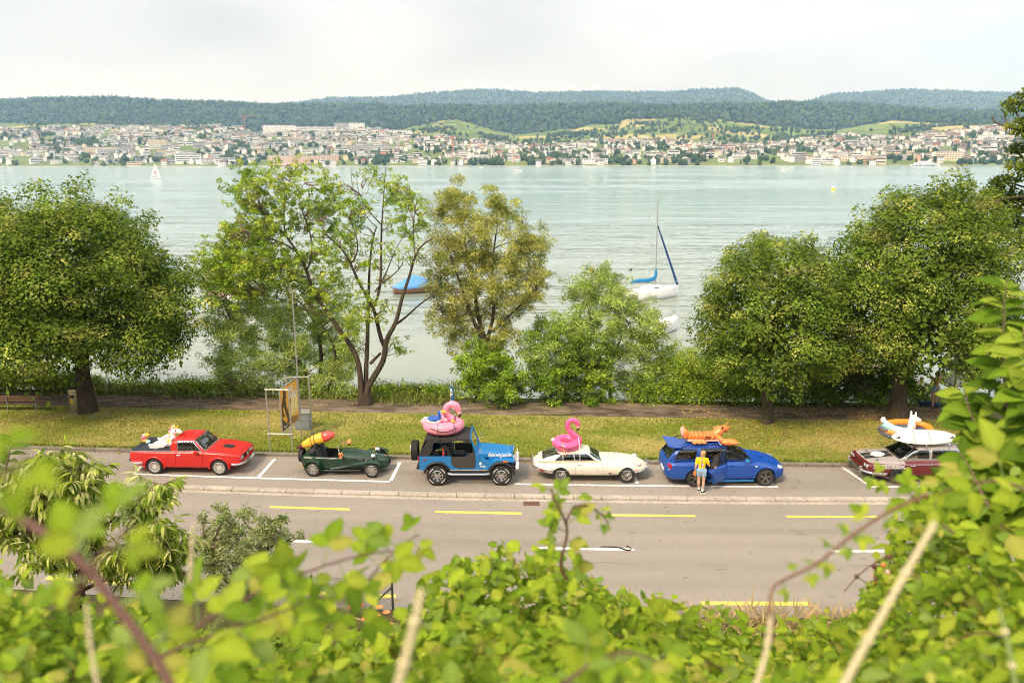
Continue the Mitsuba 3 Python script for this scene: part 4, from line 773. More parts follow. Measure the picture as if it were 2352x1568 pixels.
class Car:
    def __init__(s, name, label, cat, prear, pfront, L, track, R, flip=False):
        a, b = at(*prear), at(*pfront); d = b - a; s.s = np.linalg.norm(d) / L; h = math.atan2(d[1], d[0])
        s.k = thing(name, label, cat); n = np.array([-math.sin(h), math.cos(h), 0]); o = a + n * (-1 if flip else 1) * track / 2 * s.s
        s.M = M4((o[0], o[1], 0.006), h, s=s.s); s.L, s.track, s.R = L, track, R; print('%-18s scale %.3f heading %.1f' % (name, s.s, math.degrees(h)))
    def p(s, name, mesh, bs, smooth=35, label=None, parent=None, m=None, **kw):
        return part(parent or s.k, name, mesh, bs, smooth, s.M if m is None else s.M @ m, label, **kw)
    def world(s, *p): return (s.M @ np.array([*p, 1.0]))[:3]
    def wheel(s, x, y, style, rim_r, width, rim='m_alloy', R=None, m=None, name='wheel', tyre='m_tyre', tread=False):
        R = R or s.R; sg = -1 if y < 0 else 1; w = width / 2
        k = num(s.k + '__' + name); b = M4((x, y, R)) @ (np.eye(4) if sg < 0 else M4(rz=math.pi)) if m is None else m
        prof = [(rim_r * .97, -w * .86), (rim_r + .012, -w * .98), ((rim_r + R) / 2, -w * 1.06), (R - .03, -w * .98), (R - .006, -w * .8), (R, -w * .4), (R, w * .4), (R - .006, w * .8), (R - .03, w), (rim_r, w), (rim_r * .97, -w * .86)]
        s.p('tyre', lathe(prof, 40), tyre, 35, None, k, b)
        if tread:
            lug = [xf(box(-.022, .022, a, a + w * .55, R - .01, R + .014), M4(ry=t + q)) for t in np.arange(26) * 2 * math.pi / 26 for a, q in ((-w * .98, 0), (-w * .3, .12), (w * .4, 0))]
            s.p('tread', join(*lug), tyre, False, None, k, b)
            let = [np.array([[0, -w * 1.075, 0]])]
            arcs = []
            for a0 in (.35, 2.0, 3.5, 5.2):
                aa = np.linspace(a0, a0 + .75, 8); q = (rim_r + R) / 2 + .005; arcs.append(tube(np.c_[q * np.cos(aa), 0 * aa - w * 1.065, q * np.sin(aa)], .013, 4))
            s.p('lettering', join(*arcs), 'm_white', False, 'white raised lettering on the tyre wall', k, b)
        s.p('rim', lathe([(rim_r, w * .9), (rim_r, -w * .9), (rim_r * .93, -w * .97), (rim_r * .88, -w * .8), (rim_r * .86, -w * .2), (rim_r * .86, w * .8)], 40), rim, 35, None, k, b)
        s.p('brake_disc', lathe([(0, -w * .15), (rim_r * .84, -w * .12), (rim_r * .84, w * .1), (0, w * .1)], 24), 'm_black', 35, None, k, b)
        sp = []
        def spoke(a, r0, r1, w0, w1, d0, d1, th=.02):
            V = np.array([[-w0, d0, r0], [w0, d0, r0], [w1, d1, r1], [-w1, d1, r1]]); V = np.vstack([V, V + [0, th, 0]])
            return xf((V, np.array([[0, 1, 2], [0, 2, 3], [5, 4, 7], [5, 7, 6], [0, 4, 5], [0, 5, 1], [2, 6, 7], [2, 7, 3], [1, 5, 6], [1, 6, 2], [0, 3, 7], [0, 7, 4]])), M4(ry=a))
        r = rim_r; d = -w * .72
        if style == 'mesh':
            for i in range(18):
                a = i * 2 * math.pi / 18; q = spoke(0, r * .42, r * .88, .0055, .006, d + .015, d - .01); 
                for t in (.16, -.16): v, f = q; sh = v.copy(); sh[:, 0] += (v[:, 2] - r * .42) * t * 1.6; sp.append(xf((sh, f), M4(ry=a)))
            sp.append(lathe([(0, d), (r * .44, d), (r * .44, d + .03), (0, d + .03)], 24))
        elif style == 'wire':
            for i in range(36): a = i * 2 * math.pi / 36; sp.append(xf(tube([[0, d - .02 * (i % 2), r * .18], [r * .12 * (1 if i % 2 else -1), d + .02, r * .9]], .0045, 4), M4(ry=a)))
            sp.append(lathe([(0, d - .05), (r * .1, d - .045), (r * .2, d - .01), (r * .2, d + .05), (0, d + .05)], 20))
        elif style == 'petal':
            for i in range(7):
                a = i * 2 * math.pi / 7
                for t in (1, -1): v, f = spoke(0, r * .25, r * .58, .014, .016, d + .02, d); v = v.copy(); v[:, 0] += t * (v[:, 2] - r * .25) * .42; sp.append(xf((v, f), M4(ry=a))); v, f = spoke(0, r * .56, r * .9, .016, .014, d, d); v = v.copy(); v[:, 0] += t * (.14 * r - (v[:, 2] - r * .56) * .38); sp.append(xf((v, f), M4(ry=a)))
            sp.append(lathe([(0, d - .005), (r * .27, d), (r * .3, d + .03), (0, d + .03)], 20))
        elif style == 'slot':
            for i in range(8): sp.append(spoke(i * 2 * math.pi / 8, r * .3, r * .9, .028, .042, d, d + .03))
            sp.append(lathe([(0, d - .06), (r * .2, d - .05), (r * .22, d - .01), (r * .4, d), (r * .4, d + .03), (0, d + .03)], 24))
        elif style == 'twin5':
            for i in range(5):
                for t in (-.15, .15): sp.append(spoke(i * 2 * math.pi / 5 + t, r * .2, r * .9, .016, .02, d + .012, d - .005))
            sp.append(lathe([(0, d - .004), (r * .3, d), (r * .34, d + .03), (0, d + .03)], 24))
        elif style == 'steel':
            sp.append(lathe([(0, d + .02), (r * .3, d - .01), (r * .55, d + .02), (r * .88, d + .05), (r * .88, d + .07), (0, d + .07)], 24))
        s.p('spokes', join(*sp), rim, 30, None, k, b)
        return k
    def body(s, rows, arches, arch_r, cabin=None, n=52, extra_cut=()):
        b = loft(rows, n)
        for x in arches:
            for sg in (1, -1): b = b - cyl_y(x, s.R * .98, arch_r, sg * .48, sg * 1.3)
        if cabin is not None: b = b - extr(cabin, -s.cab_w, s.cab_w)
        for c in extra_cut: b = b - c
        return b
    def cut(s, b, prism, gap):
        """takes a panel out of the body: (panel, rest)"""
        return b ^ prism, b - gap
    def greenhouse(s, rows, sides, front, rear=None, paint='m_red', trim='m_chrome', roof_name='roof', glass='m_glass', th=.035, n=40, frame=.022, side_names=None):
        G, Gi = loft(rows, n, 6), loft(rows, n, 6, th); zlo = min(r[2] for r in rows)
        shell = G - (Gi + Gi.translate([0, 0, -.06])); pane0 = loft(rows, n, 6, .010) - loft(rows, n, 6, .016); rim0 = loft(rows, n, 6, -.006) - loft(rows, n, 6, .02)
        x0, x1 = rows[0][0] - .1, rows[-1][0] + .1; P = []
        for i, q in enumerate(sides):
            for sg in (1, -1): P.append((side_names[i] if side_names else 'side_window', extr(q, .12 * sg if sg > 0 else -1.2, 1.2 if sg > 0 else -.12), extr(off2(q, frame), .12 if sg > 0 else -1.2, 1.2 if sg > 0 else -.12), True))
        for nm, pr_ in (('windscreen', front), ('rear_window', rear)):
            if pr_: q, xa, xb = pr_; P.append((nm, extr(q, xa, xb, 'x'), extr(off2(q, frame), xa, xb, 'x'), True))
        for nm, pz, po, _ in P: shell = shell - pz
        s.p(roof_name, shell, paint, 40)
        for nm, pz, po, tr in P:
            g = pane0 ^ pz
            if g.num_tri() == 0: continue
            k = s.p(nm, g, glass, 40)
            if trim: s.p('trim', (rim0 ^ po) - pz, trim, 40, None, k)
        return G
    def seat(s, x, y, z, bs='m_seat', h=.62, w=.24):
        a = rbox(x - .24, x + .26, y - w, y + w, z, z + .17, .05); b = rbox(-.07, .07, -w, w, 0, h, .05).rotate([0, -14, 0]).translate([x - .24, y, z + .1]); hd = rbox(-.05, .05, -.13, .13, h + .03, h + .2, .04).rotate([0, -14, 0]).translate([x - .24, y, z + .1])
        s.p('seat', va(a + b + hd), bs, 40)
    def steering(s, x, y, z, tilt=.9, bs='m_black', r=.18):
        a = np.linspace(0, 2 * math.pi, 21); k = s.p('steering_wheel', tube(np.c_[0 * a, r * np.cos(a), r * np.sin(a)], .013, 6, cap=False), bs, True, None, None, M4((x, y, z), ry=-.45))
    def lamp(s, name, x, y, z, r, bs='m_lamp', rimb='m_chrome', depth=.06, ax='x', label=None):
        k = s.p(name, lathe([(0, .035), (r * .6, .028), (r * .92, .008), (r * .95, -.01), (0, -.012)], 22, 'x'), bs, True, label, None, M4((x, y, z)))
        if rimb: s.p('rim', lathe([(r * .9, .012), (r * 1.0, .02), (r * 1.1, .006), (r * 1.1, -depth), (r * .9, -depth)], 22, 'x'), rimb, True, None, k, M4((x, y, z)))
        return k
    def text(s, name, txt, h, x, y, z, bs, sg=-1, slant=0, ry=0, label=None, rx=None):
        v, f = va(meshkit.text_mesh(txt, h, .004, True)); v = v.copy(); v[:, 0] += slant * v[:, 1]
        m = M4((x, y, z)) @ (M4(rx=math.pi / 2) if sg < 0 else M4(rz=math.pi) @ M4(rx=math.pi / 2))
        s.p(name, (v, f), bs, False, label, None, m @ M4(rz=ry))

# --- red pickup
c = Car('red_pickup', 'red two seat pickup car with a dark covered bed, leftmost of the row', 'pickup', (623.5 / 1.7415, 1882.7 / 1.7415), (881.1 / 1.7415, 1888.3 / 1.7415), 2.51, 1.40, .305); c.cab_w = .70; red = c
B = c.body([(-.97, .70, .38, .60, .80, 5, 7), (-.90, .76, .30, .60, .89, 5, 8), (-.3, .81, .24, .60, .915, 6, 9), (.7, .82, .22, .60, .92, 6, 9), (1.9, .82, .22, .60, .925, 6, 8), (2.5, .81, .24, .59, .895, 6, 8), (3.05, .78, .28, .57, .825, 5, 8), (3.24, .74, .34, .56, .77, 5, 8), (3.30, .70, .40, .56, .72, 5, 8)], (0, 2.51), .365, [(.72, .35), (1.84, .35), (1.84, 1.2), (.72, 1.2)], extra_cut=[bxm(3.22, 3.5, -.62, .62, .50, .70), bxm(-.80, .66, -.70, .70, .80, 1.2)])
dq = [(.86, .30), (1.86, .30), (1.90, .60), (1.90, .95), (.86, .95)]; D_, B = c.cut(B, extr(dq, -1, -.66), extr(off2(dq, .014), -1, -.66)); D2, B = c.cut(B, extr(dq, .66, 1), extr(off2(dq, .014), .66, 1))
hq = [(2.0, -.70), (3.2, -.66), (3.2, .66), (2.0, .70)]; H_, B = c.cut(B, extr(hq, .72, 1.1, 'z'), extr(off2(hq, .012), .74, 1.1, 'z'))
c.p('body', B, 'm_red'); c.p('door', D_, 'm_red'); c.p('door', D2, 'm_red'); c.p('bonnet', H_, 'm_red')
c.greenhouse([(.64, .70, .88, .90, 1.16, 9, 5), (.68, .71, .88, .90, 1.30, 9, 5), (.76, .72, .88, .92, 1.345, 9, 5), (1.2, .715, .88, .92, 1.37, 9, 5), (1.50, .70, .88, .92, 1.345, 9, 5), (1.60, .70, .88, .92, 1.30, 9, 5), (1.80, .72, .88, .90, 1.09, 9, 5), (1.99, .74, .88, .89, .905, 9, 5)],
             [[(.93, .935), (1.80, .935), (1.50, 1.275), (.93, 1.285)]], ([(-.66, .94), (.66, .94), (.575, 1.30), (-.575, 1.30)], 1.55, 2.3), ([(-.56, .97), (.56, .97), (.52, 1.25), (-.52, 1.25)], .4, .70), 'm_red')
c.p('cabin', bxm(.70, 1.85, -.72, .72, .30, .86) - bxm(.73, 1.83, -.69, .69, .36, 1.2), 'm_black', False); c.seat(1.05, -.36, .38); c.seat(1.05, .36, .38); c.steering(1.45, .36, .86); c.p('dashboard', rbox(1.62, 1.9, -.69, .69, .66, .90, .05), 'm_black')
c.p('bed_cover', join(rbox(-.90, .60, -.73, .73, .905, .945, .015), *[ctube([(x, -.70, .945), (x, 0, .962), (x, .70, .945)], .014, 8, 6) for x in (-.7, -.2, .25)]), 'm_canvasblue', 40, 'dark canvas bed cover')
for sg in (1, -1):
    for x in (0, 2.51):
        c.p('wheel_arch', tube(np.c_[x + .385 * np.cos(np.linspace(-.15, 3.29, 18)), np.full(18, sg * .815), .30 + .385 * np.sin(np.linspace(-.15, 3.29, 18))], .035, 6), 'm_red', True)
        c.wheel(x, sg * .73, 'mesh', .215, .20, 'm_whitewheel')
    c.p('bumper', ctube([(-.45, sg * .81, .46), (-.85, sg * .80, .46), (-.99, sg * .68, .46), (-1.02, 0, .46)], .045, 16, 6), 'm_chrome', True)
    c.p('bumper', ctube([(2.98, sg * .80, .44), (3.24, sg * .77, .44), (3.36, sg * .60, .44), (3.38, sg * .28, .44)], .042, 16, 6), 'm_chrome', True)
    for y in (.56, .40): c.lamp('headlight', 3.27, sg * y, .60, .068)
    c.p('mirror', rbox(1.60, 1.74, sg * .90 - .07, sg * .90 + .07, .89, .99, .03), 'm_red'); c.p('door_handle', rbox(.90, 1.06, sg * .828 - .012, sg * .828 + .012, .765, .815, .01), 'm_chrome')
    c.p('tail_light', rbox(-.985, -.955, sg * .60 - .10, sg * .60 + .10, .56, .70, .012), 'm_tail'); c.p('side_repeater', ell((2.86, sg * .80, .66), (.03, .012, .018), 12), 'm_amber')
    c.p('waist_trim', tube([(-.9, sg * .77, .895), (.6, sg * .78, .915), (1.9, sg * .785, .92)], .010, 5), 'm_chrome')
c.p('grille', box(3.19, 3.23, -.62, .62, .50, .70), 'm_black', False); c.p('grille_shield', extr([(-.09, .70), (.09, .70), (.075, .56), (0, .44), (-.075, .56)], 3.25, 3.33, 'x'), 'm_chrome'); c.p('number_plate', box(3.40, 3.41, .08, .52, .36, .46), 'm_white', False)
c.p('bonnet_vent', xf(rbox(-.20, .20, -.16, .16, 0, .028, .01), M4((2.62, -.02, .872), ry=.09)), 'm_black'); c.p('wiper', tube([(1.95, -.5, .945), (1.88, .05, 1.02)], .01, 4), 'm_black'); c.p('wiper', tube([(1.95, .1, .945), (1.88, .62, 1.0)], .01, 4), 'm_black')

# --- green roadster
c = Car('green_roadster', 'low dark green open roadster with separate wings, parked behind the poster frame', 'roadster', (1251.5 / 1.7415, 1896.7 / 1.7415), (1486.2 / 1.7415, 1903.1 / 1.7415), 2.225, 1.36, .29); green = c
rows = [(-.50, .44, .36, .50, .64, 6, 6), (-.42, .52, .22, .48, .70, 6, 6), (.2, .54, .15, .45, .71, 6, 6), (.62, .54, .14, .42, .70, 6, 5), (.98, .52, .14, .42, .80, 6, 3), (1.12, .50, .14, .42, .815, 6, 3), (1.8, .40, .15, .42, .74, 6, 3), (2.4, .30, .17, .40, .63, 5, 3), (2.66, .26, .20, .39, .57, 4, 3), (2.74, .22, .24, .38, .50, 4, 3)]
B = loft(rows, 50) - bxm(.10, .94, -.47, .47, .20, 1.2) - bxm(2.70, 2.9, -.18, .18, .27, .46)
hq = [(1.10, -.6), (2.30, -.6), (2.30, .6), (1.10, .6)]; H_, B = c.cut(B, extr(hq, .48, 1.2, 'z'), extr(off2(hq, .010), .49, 1.2, 'z'))
c.p('body', B, 'm_green'); k = c.p('bonnet', H_, 'm_green')
for y in (-.22, .2):
    for x0 in (1.28, 1.56, 1.84): c.p('louvre', join(*[xf(box(-.008, .008, -.05, .05, 0, .014), M4((x0 + .035 * i, y, .80 - .115 * (x0 + .035 * i - 1.12) - .06 * abs(y) - .008), rx=-.2 if y < 0 else .2)) for i in range(6)]), 'm_steel', False, None, k)
c.p('cockpit', bxm(.10, .95, -.48, .48, .18, .68) - bxm(.12, .93, -.46, .46, .22, 1.0), 'm_black', False); c.seat(.45, -.24, .2, h=.66, w=.2); c.seat(.45, .24, .2, h=.66, w=.2); c.steering(.84, .24, .72, r=.15)
c.p('windscreen_frame', tube([(.98, -.46, .78), (.90, -.44, 1.06), (.90, .44, 1.06), (.98, .46, .78), (.98, -.46, .78)], .014, 6), 'm_chrome', True); c.p('windscreen', (np.array([[.98, -.45, .79], [.98, .45, .79], [.90, .43, 1.05], [.90, -.43, 1.05]]), np.array([[0, 1, 2], [0, 2, 3]])), 'm_glassclear', False)
c.p('roll_bar', ctube([(.02, -.48, .66), (.0, -.46, .95), (0, -.3, 1.06), (0, .3, 1.06), (0, .46, .95), (.02, .48, .66)], .024, 24, 8), 'm_blackgloss', True); c.p('hood_bag', ell((-.12, 0, .80), (.2, .44, .13), 20), 'm_canvas', True)
for sg in (1, -1):
    a = np.linspace(-.25, 3.25, 22); X, Y = np.meshgrid(a, np.linspace(0, 1, 5), indexing='ij'); rr = .345 + .0 * X
    sec = np.sin(np.pi * (.12 + .88 * Y)) ** .5 * .02
    oth = np.stack([.36 * np.cos(X) * (1 - .16 * (Y - .0)) , sg * (.53 + .30 * Y), .29 + (.375 - .05 * Y ** 2) * np.sin(X)], -1)
    v, f = sheet(oth[..., 0], oth[..., 1], oth[..., 2]); c.p('rear_wing', join((v, f), (v * [1, 1, 1] - [0, 0, .012], f[:, ::-1])), 'm_green', 40)
    xs = np.array([.62, .9, 1.3, 1.7, 1.95, 2.15, 2.35, 2.50, 2.56]); zs = np.array([.28, .335, .43, .54, .60, .635, .625, .57, .50])
    t = np.linspace(xs[0], xs[-1], 26); z = PchipInterpolator(xs, zs)(t); wd = np.interp(t, [.62, 1.3, 1.9, 2.56], [.04, .10, .24, .24]); yin = np.interp(t, [.62, 1.3, 1.9, 2.56], [.56, .55, .56, .58])
    U = np.linspace(0, 1, 6); V = np.stack([np.repeat(t[:, None], 6, 1), sg * (yin[:, None] + wd[:, None] * U), z[:, None] + .03 * np.sin(np.pi * U)[None] * (wd[:, None] / .24) - .03 * U[None] ** 3], -1)
    v, f = sheet(V[..., 0], V[..., 1], V[..., 2]); c.p('front_wing', join((v, f), (v - [0, 0, .012], f[:, ::-1])), 'm_green', 40)
    c.p('wing_stay', tube([(2.2, sg * .36, .40), (2.2, sg * .66, .60)], .012, 6), 'm_black')
    for x in (0, 2.225): c.wheel(x, sg * .68, 'petal', .195, .185, 'm_alloy')
    c.p('suspension_arm', join(tube([(2.10, sg * .22, .30), (2.225, sg * .60, .27)], .012, 5), tube([(2.32, sg * .2, .30), (2.225, sg * .60, .27)], .012, 5)), 'm_black')
    k = c.lamp('headlight', 2.27, sg * .36, .70, .085, depth=.12); c.p('stalk', tube([(2.22, sg * .30, .52), (2.21, sg * .36, .66)], .012, 6), 'm_black', 35, None, k)
    c.p('tail_light', ell((-.42, sg * .70, .42), (.035, .04, .04), 12), 'm_amber'); c.p('indicator', ell((2.02, sg * .68, .655), (.035, .02, .018), 12), 'm_amber')
    c.p('side_mirror', rbox(1.02, 1.08, sg * .60 - .05, sg * .60 + .05, .76, .84, .02), 'm_blackgloss'); c.p('number_plate', box(1.03, 1.035, sg * .5 - .01, sg * .5 + .01, .6, .61), 'm_white', False)
c.wheel(0, 0, 'steel', .17, .17, 'm_black', R=.27, m=M4((-.62, 0, .56)) @ M4(rz=math.pi / 2 + math.pi), name='spare_wheel')
c.p('exhaust', tube([(1.75, -.55, .19), (.4, -.60, .18), (-.1, -.60, .18)], .04, 10), 'm_black'); c.p('nose_grille', box(2.68, 2.70, -.18, .18, .27, .46), 'm_black', False); c.p('badge', ell((2.60, 0, .605), (.03, .04, .008), 12), 'm_floatyellow')
c.p('air_intake', rbox(1.62, 1.84, -.47, -.38, .52, .60, .03), 'm_black'); c.p('air_intake', rbox(1.90, 2.06, -.44, -.34, .52, .58, .03), 'm_black')

# --- blue off-roader
c = Car('blue_offroader', 'bright blue open off-road car with black soft top and white lettered tyres', 'off-road car', (1747.9 / 1.7415, 1933.9 / 1.7415), (2002.4 / 1.7415, 1935.1 / 1.7415), 2.373, 1.42, .385); jeep = c
T_ = bxm(-.66, 1.50, -.76, .76, .58, 1.12)
T_ = extr([(-.66, .60), (-.66, 1.12), (.50, 1.12), (1.5, 1.12), (1.55, 1.15), (1.55, .56), (.3, .56), (-.5, .56)], -.76, .76) - extr([(-.62, .66), (1.40, .66), (1.40, 1.4), (-.62, 1.4)], -.73, .73)
for sg in (1, -1): T_ = T_ - cyl_y(0, .40, .46, sg * .45, sg * 1.2)
dq = [(.52, 1.14), (.52, .86), (.62, .70), (.80, .66), (1.34, .66), (1.42, .74), (1.42, 1.3), (.52, 1.3)]; T_ = T_ - extr(dq, -1, -.7) - extr(dq, .7, 1)
c.p('tub', T_, 'm_blue'); c.p('floor', box(-.6, 1.42, -.72, .72, .60, .64), 'm_black', False)
hb = loft([(1.46, .56, .80, .95, 1.235, 8, 5), (1.6, .56, .80, .95, 1.24, 8, 5), (2.2, .53, .80, .95, 1.20, 8, 5), (2.68, .49, .80, .95, 1.14, 8, 5), (2.76, .47, .82, .95, 1.10, 8, 5)], 24); hood = hb.split_by_plane([0, 0, 1], 1.0)
c.p('bonnet', hood[0], 'm_blue'); c.p('front_body', hood[1] + extr([(1.50, .56), (2.0, .62), (2.0, .86), (1.5, 1.15)], -.74, .74) - bxm(1.46, 1.9, -.6, .6, .9, 2), 'm_blue'); c.p('cowl', bxm(1.40, 1.50, -.75, .75, 1.05, 1.23), 'm_blue')
c.p('grille', rbox(2.74, 2.80, -.56, .56, .70, 1.13, .02), 'm_blue'); c.p('grille_slots', join(*[box(2.795, 2.806, y - .025, y + .025, .80, 1.05) for y in np.linspace(-.27, .27, 7)]), 'm_black', False)
for sg in (1, -1):
    fq = [(1.86, .60), (1.92, .78), (2.08, .94), (2.25, .985), (2.86, .97), (2.86, .90), (2.62, .88), (2.3, .90), (2.12, .84), (2.0, .60)]
    c.p('front_wing', extr(fq, .50, .78) if sg > 0 else extr(fq, -.78, -.50), 'm_blue'); aa = np.linspace(.05, 3.0, 18)
    c.p('wheel_flare', tube(np.c_[2.373 + .47 * np.cos(aa), np.full(18, sg * .82), .42 + .47 * np.minimum(np.sin(aa), .98)], .05, 6, .8), 'm_black', True); c.p('wheel_flare', tube(np.c_[.47 * np.cos(aa), np.full(18, sg * .80), .42 + .47 * np.sin(aa)], .045, 6, .8), 'm_black', True)
    c.p('door', extr(off2([(.53, 1.10), (.53, .86), (.63, .71), (.81, .67), (1.33, .67), (1.41, .75), (1.41, 1.25), (1.16, 1.20), (1.05, 1.12)], -.006), *((-.79, -.74) if sg < 0 else (.74, .79))), 'm_door', 35, 'black fabric half door')
    for x in (0, 2.373): c.wheel(x, sg * .71, 'slot', .215, .26, 'm_chrome', tread=True)
    c.p('side_step', tube([(.36, sg * .70, .50), (.44, sg * .85, .47), (.60, sg * .87, .46), (1.74, sg * .87, .46), (1.90, sg * .85, .47), (1.98, sg * .70, .50)], .045, 8), 'm_chrome', True); c.p('sill_trim', box(.45, 1.85, min(sg * .765, sg * .775), max(sg * .765, sg * .775), .57, .61), 'm_chrome', False)
    c.lamp('headlight', 2.81, sg * .40, .96, .09); c.p('indicator', rbox(2.42, 2.62, sg * .79 - .012, sg * .79 + .012, .90, .95, .01), 'm_amber'); c.p('side_marker', rbox(-.52, -.40, sg * .77 - .01, sg * .77 + .01, .98, 1.02, .008), 'm_tail'); c.p('tail_light', rbox(-.72, -.67, sg * .66 - .06, sg * .66 + .06, .95, 1.08, .015), 'm_tail')
    k = c.p('mirror', rbox(1.58, 1.62, sg * .92 - .07, sg * .92 + .07, 1.36, 1.50, .015), 'm_chrome'); c.p('arm', ctube([(1.46, sg * .76, 1.18), (1.52, sg * .90, 1.26), (1.60, sg * .92, 1.36)], .012, 8, 5), 'm_chrome', True, None, k)
    c.p('windscreen_pillar', tube([(1.46, sg * .72, 1.20), (1.24, sg * .68, 1.80)], .032, 6), 'm_blue'); c.p('bonnet_catch', rbox(2.5, 2.54, sg * .50 - .02, sg * .50 + .02, .98, 1.06, .008), 'm_chrome')
    c.p('roll_cage', join(ctube([(.30, sg * .60, .66), (.30, sg * .60, 1.5), (.32, sg * .54, 1.70)], .035, 12, 8), tube([(.30, sg * .60, 1.55), (-.45, sg * .62, .80)], .03, 8)), 'm_black', True)
    qz = [(-.68, 1.12), (-.30, 1.12), (-.18, 1.35), (-.10, 1.70), (-.34, 1.78)]; c.p('top_quarter', extr(qz, *((-.75, -.73) if sg < 0 else (.73, .75))), 'm_canvas')
c.p('roll_cage', tube([(.32, -.54, 1.70), (.32, .54, 1.70)], .035, 8), 'm_black', True)
c.p('windscreen_frame', join(tube([(1.24, -.69, 1.80), (1.24, .69, 1.80)], .03, 6), tube([(1.45, -.72, 1.23), (1.45, .72, 1.23)], .03, 6)), 'm_blue'); c.p('windscreen', (np.array([[1.455, -.70, 1.23], [1.455, .70, 1.23], [1.245, .67, 1.79], [1.245, -.67, 1.79]]), np.array([[0, 1, 2], [0, 2, 3]])), 'm_glassclear', False)
X, Y = np.meshgrid(np.linspace(-.40, 1.26, 22), np.linspace(-1, 1, 17), indexing='ij'); Z = 1.85 - .05 * Y ** 4 - .05 * np.abs(np.sin((X + .4) * 2.6)) * np.abs(Y) ** 3 - .05 * np.clip((X - .9) / .36, 0, 1) ** 2; v, f = sheet(X, Y * (.74 - .03 * (X > 1)), Z)
sk = []
for sg in (0, 16):
    e = np.stack([X[:, sg], Y[:, sg] * .74, Z[:, sg]], 1); sk.append(sheet(np.stack([e[:, 0]] * 2, 1), np.stack([e[:, 1]] * 2, 1), np.stack([e[:, 2], e[:, 2] - .06 - .05 * np.abs(np.sin((e[:, 0] + .4) * 2.6))], 1)))
c.p('soft_top', join((v, f), (v - [0, 0, .012], f[:, ::-1]), *sk), 'm_canvas', 60); c.p('soft_top_back', (np.array([[-.68, -.75, 1.12], [-.68, .75, 1.12], [-.38, .74, 1.82], [-.38, -.74, 1.82]]), np.array([[0, 1, 2], [0, 2, 3]])), 'm_canvas', False)
c.seat(.72, -.36, .72, h=.66); c.seat(.72, .36, .72, h=.66); c.seat(-.05, 0, .74, w=.45, h=.45); c.steering(1.12, .36, 1.16); c.p('dashboard', rbox(1.28, 1.42, -.70, .70, .95, 1.20, .03), 'm_black')
c.p('fire_extinguisher', tube([(.22, -.50, 1.05), (.22, -.50, 1.38)], .045, 10), 'm_floatred', 40)
c.wheel(0, 0, 'slot', .205, .25, 'm_black', R=.37, m=M4((-.90, .02, 1.08)) @ M4(rz=-math.pi / 2), name='spare_wheel', tread=True)
c.p('bumper', rbox(2.90, 3.02, -.72, .72, .60, .76, .015), 'm_white', 35, 'white front bumper'); c.p('bumper_bracket', join(box(2.6, 2.92, -.40, -.30, .60, .70), box(2.6, 2.92, .30, .40, .60, .70)), 'm_black', False); c.p('winch', join(box(2.82, 2.95, -.3, .3, .761, .80), box(2.96, 2.985, -.42, .42, .761, 1.0)), 'm_white', False); c.p('rear_bumper', rbox(-.78, -.68, -.7, .7, .58, .68, .02), 'm_black')
c.text('lettering', 'Renegade', .135, 1.86, -.548, 1.035, 'm_white', slant=.25, label='white flowing word Renegade on the bonnet side'); c.text('lettering', 'Jeep', .07, 1.56, -.748, .70, 'm_white', label='small white word on the cowl side'); c.p('emblem', xf(extr([(-.05, 0), (.05, 0), (.045, .07), (0, .11), (-.045, .07)], 0, .004), M4((1.60, -.746, .79))), 'm_white', False)
c.p('axle', tube([(2.373, -.7, .38), (2.373, .7, .38)], .06, 8), 'm_black'); c.p('axle', tube([(0, -.7, .38), (0, .7, .38)], .06, 8), 'm_black'); c.p('chassis', join(box(-.7, 2.9, -.42, -.34, .46, .56), box(-.7, 2.9, .34, .42, .46, .56)), 'm_black', False)

# --- cream coupe
c = Car('cream_coupe', 'cream long bonnet sports coupe with wire wheels and chrome bumpers', 'sports car', (2239.5 / 1.7415, 1927.6 / 1.7415), (2502.6 / 1.7415, 1930.5 / 1.7415), 2.667, 1.34, .325); c.cab_w = .62; cream = c
B = c.body([(-1.10, .30, .52, .62, .70, 2, 2), (-1.02, .52, .44, .60, .78, 2.2, 2.2), (-.8, .68, .36, .58, .85, 2.6, 2.3), (-.3, .80, .28, .56, .90, 3, 2.5), (.5, .83, .24, .54, .91, 3, 2.7), (1.5, .83, .23, .54, .92, 3, 2.6), (2.2, .82, .25, .54, .91, 3, 2.4), (2.8, .79, .30, .54, .85, 2.8, 2.3), (3.2, .66, .38, .52, .74, 2.4, 2.2), (3.45, .42, .44, .51, .62, 2.2, 2), (3.54, .22, .47, .51, .56, 2, 2)], (0, 2.667), .36, [(.15, .40), (1.5, .40), (1.5, 1.2), (.15, 1.2)], n=64)
dq = [(.60, .36), (1.42, .36), (1.48, .60), (1.47, 1.0), (.56, 1.0)]; D_, B = c.cut(B, extr(dq, -1, -.6), extr(off2(dq, .010), -1, -.6)); D2, B = c.cut(B, extr(dq, .6, 1), extr(off2(dq, .010), .6, 1))
hq = [(1.66, -1), (3.6, -1), (3.6, 1), (1.66, 1)]; H_, B = c.cut(B, extr(hq, .535, 1.2, 'z'), extr(off2(hq, .010), .528, 1.2, 'z'))
lampcut = []
for sg in (1, -1): H_ = H_ - m3.Manifold.sphere(1, 24).scale([.19, .115, .12]).translate([3.12, sg * .51, .72])
c.p('body', B, 'm_cream', 40); c.p('door', D_, 'm_cream', 40); c.p('door', D2, 'm_cream', 40); k = c.p('bonnet', H_, 'm_cream', 40)
zt = PchipInterpolator([1.5, 2.2, 2.8, 3.2], [.92, .91, .85, .74])
for y in (-.27, .27): c.p('louvre', join(*[box(x - .009, x + .009, y - .075, y + .075, float(zt(x)) - .05, float(zt(x)) - .004 - .04 * abs(y)) for x in np.linspace(1.92, 2.30, 13)]), 'm_slate', False, None, k)
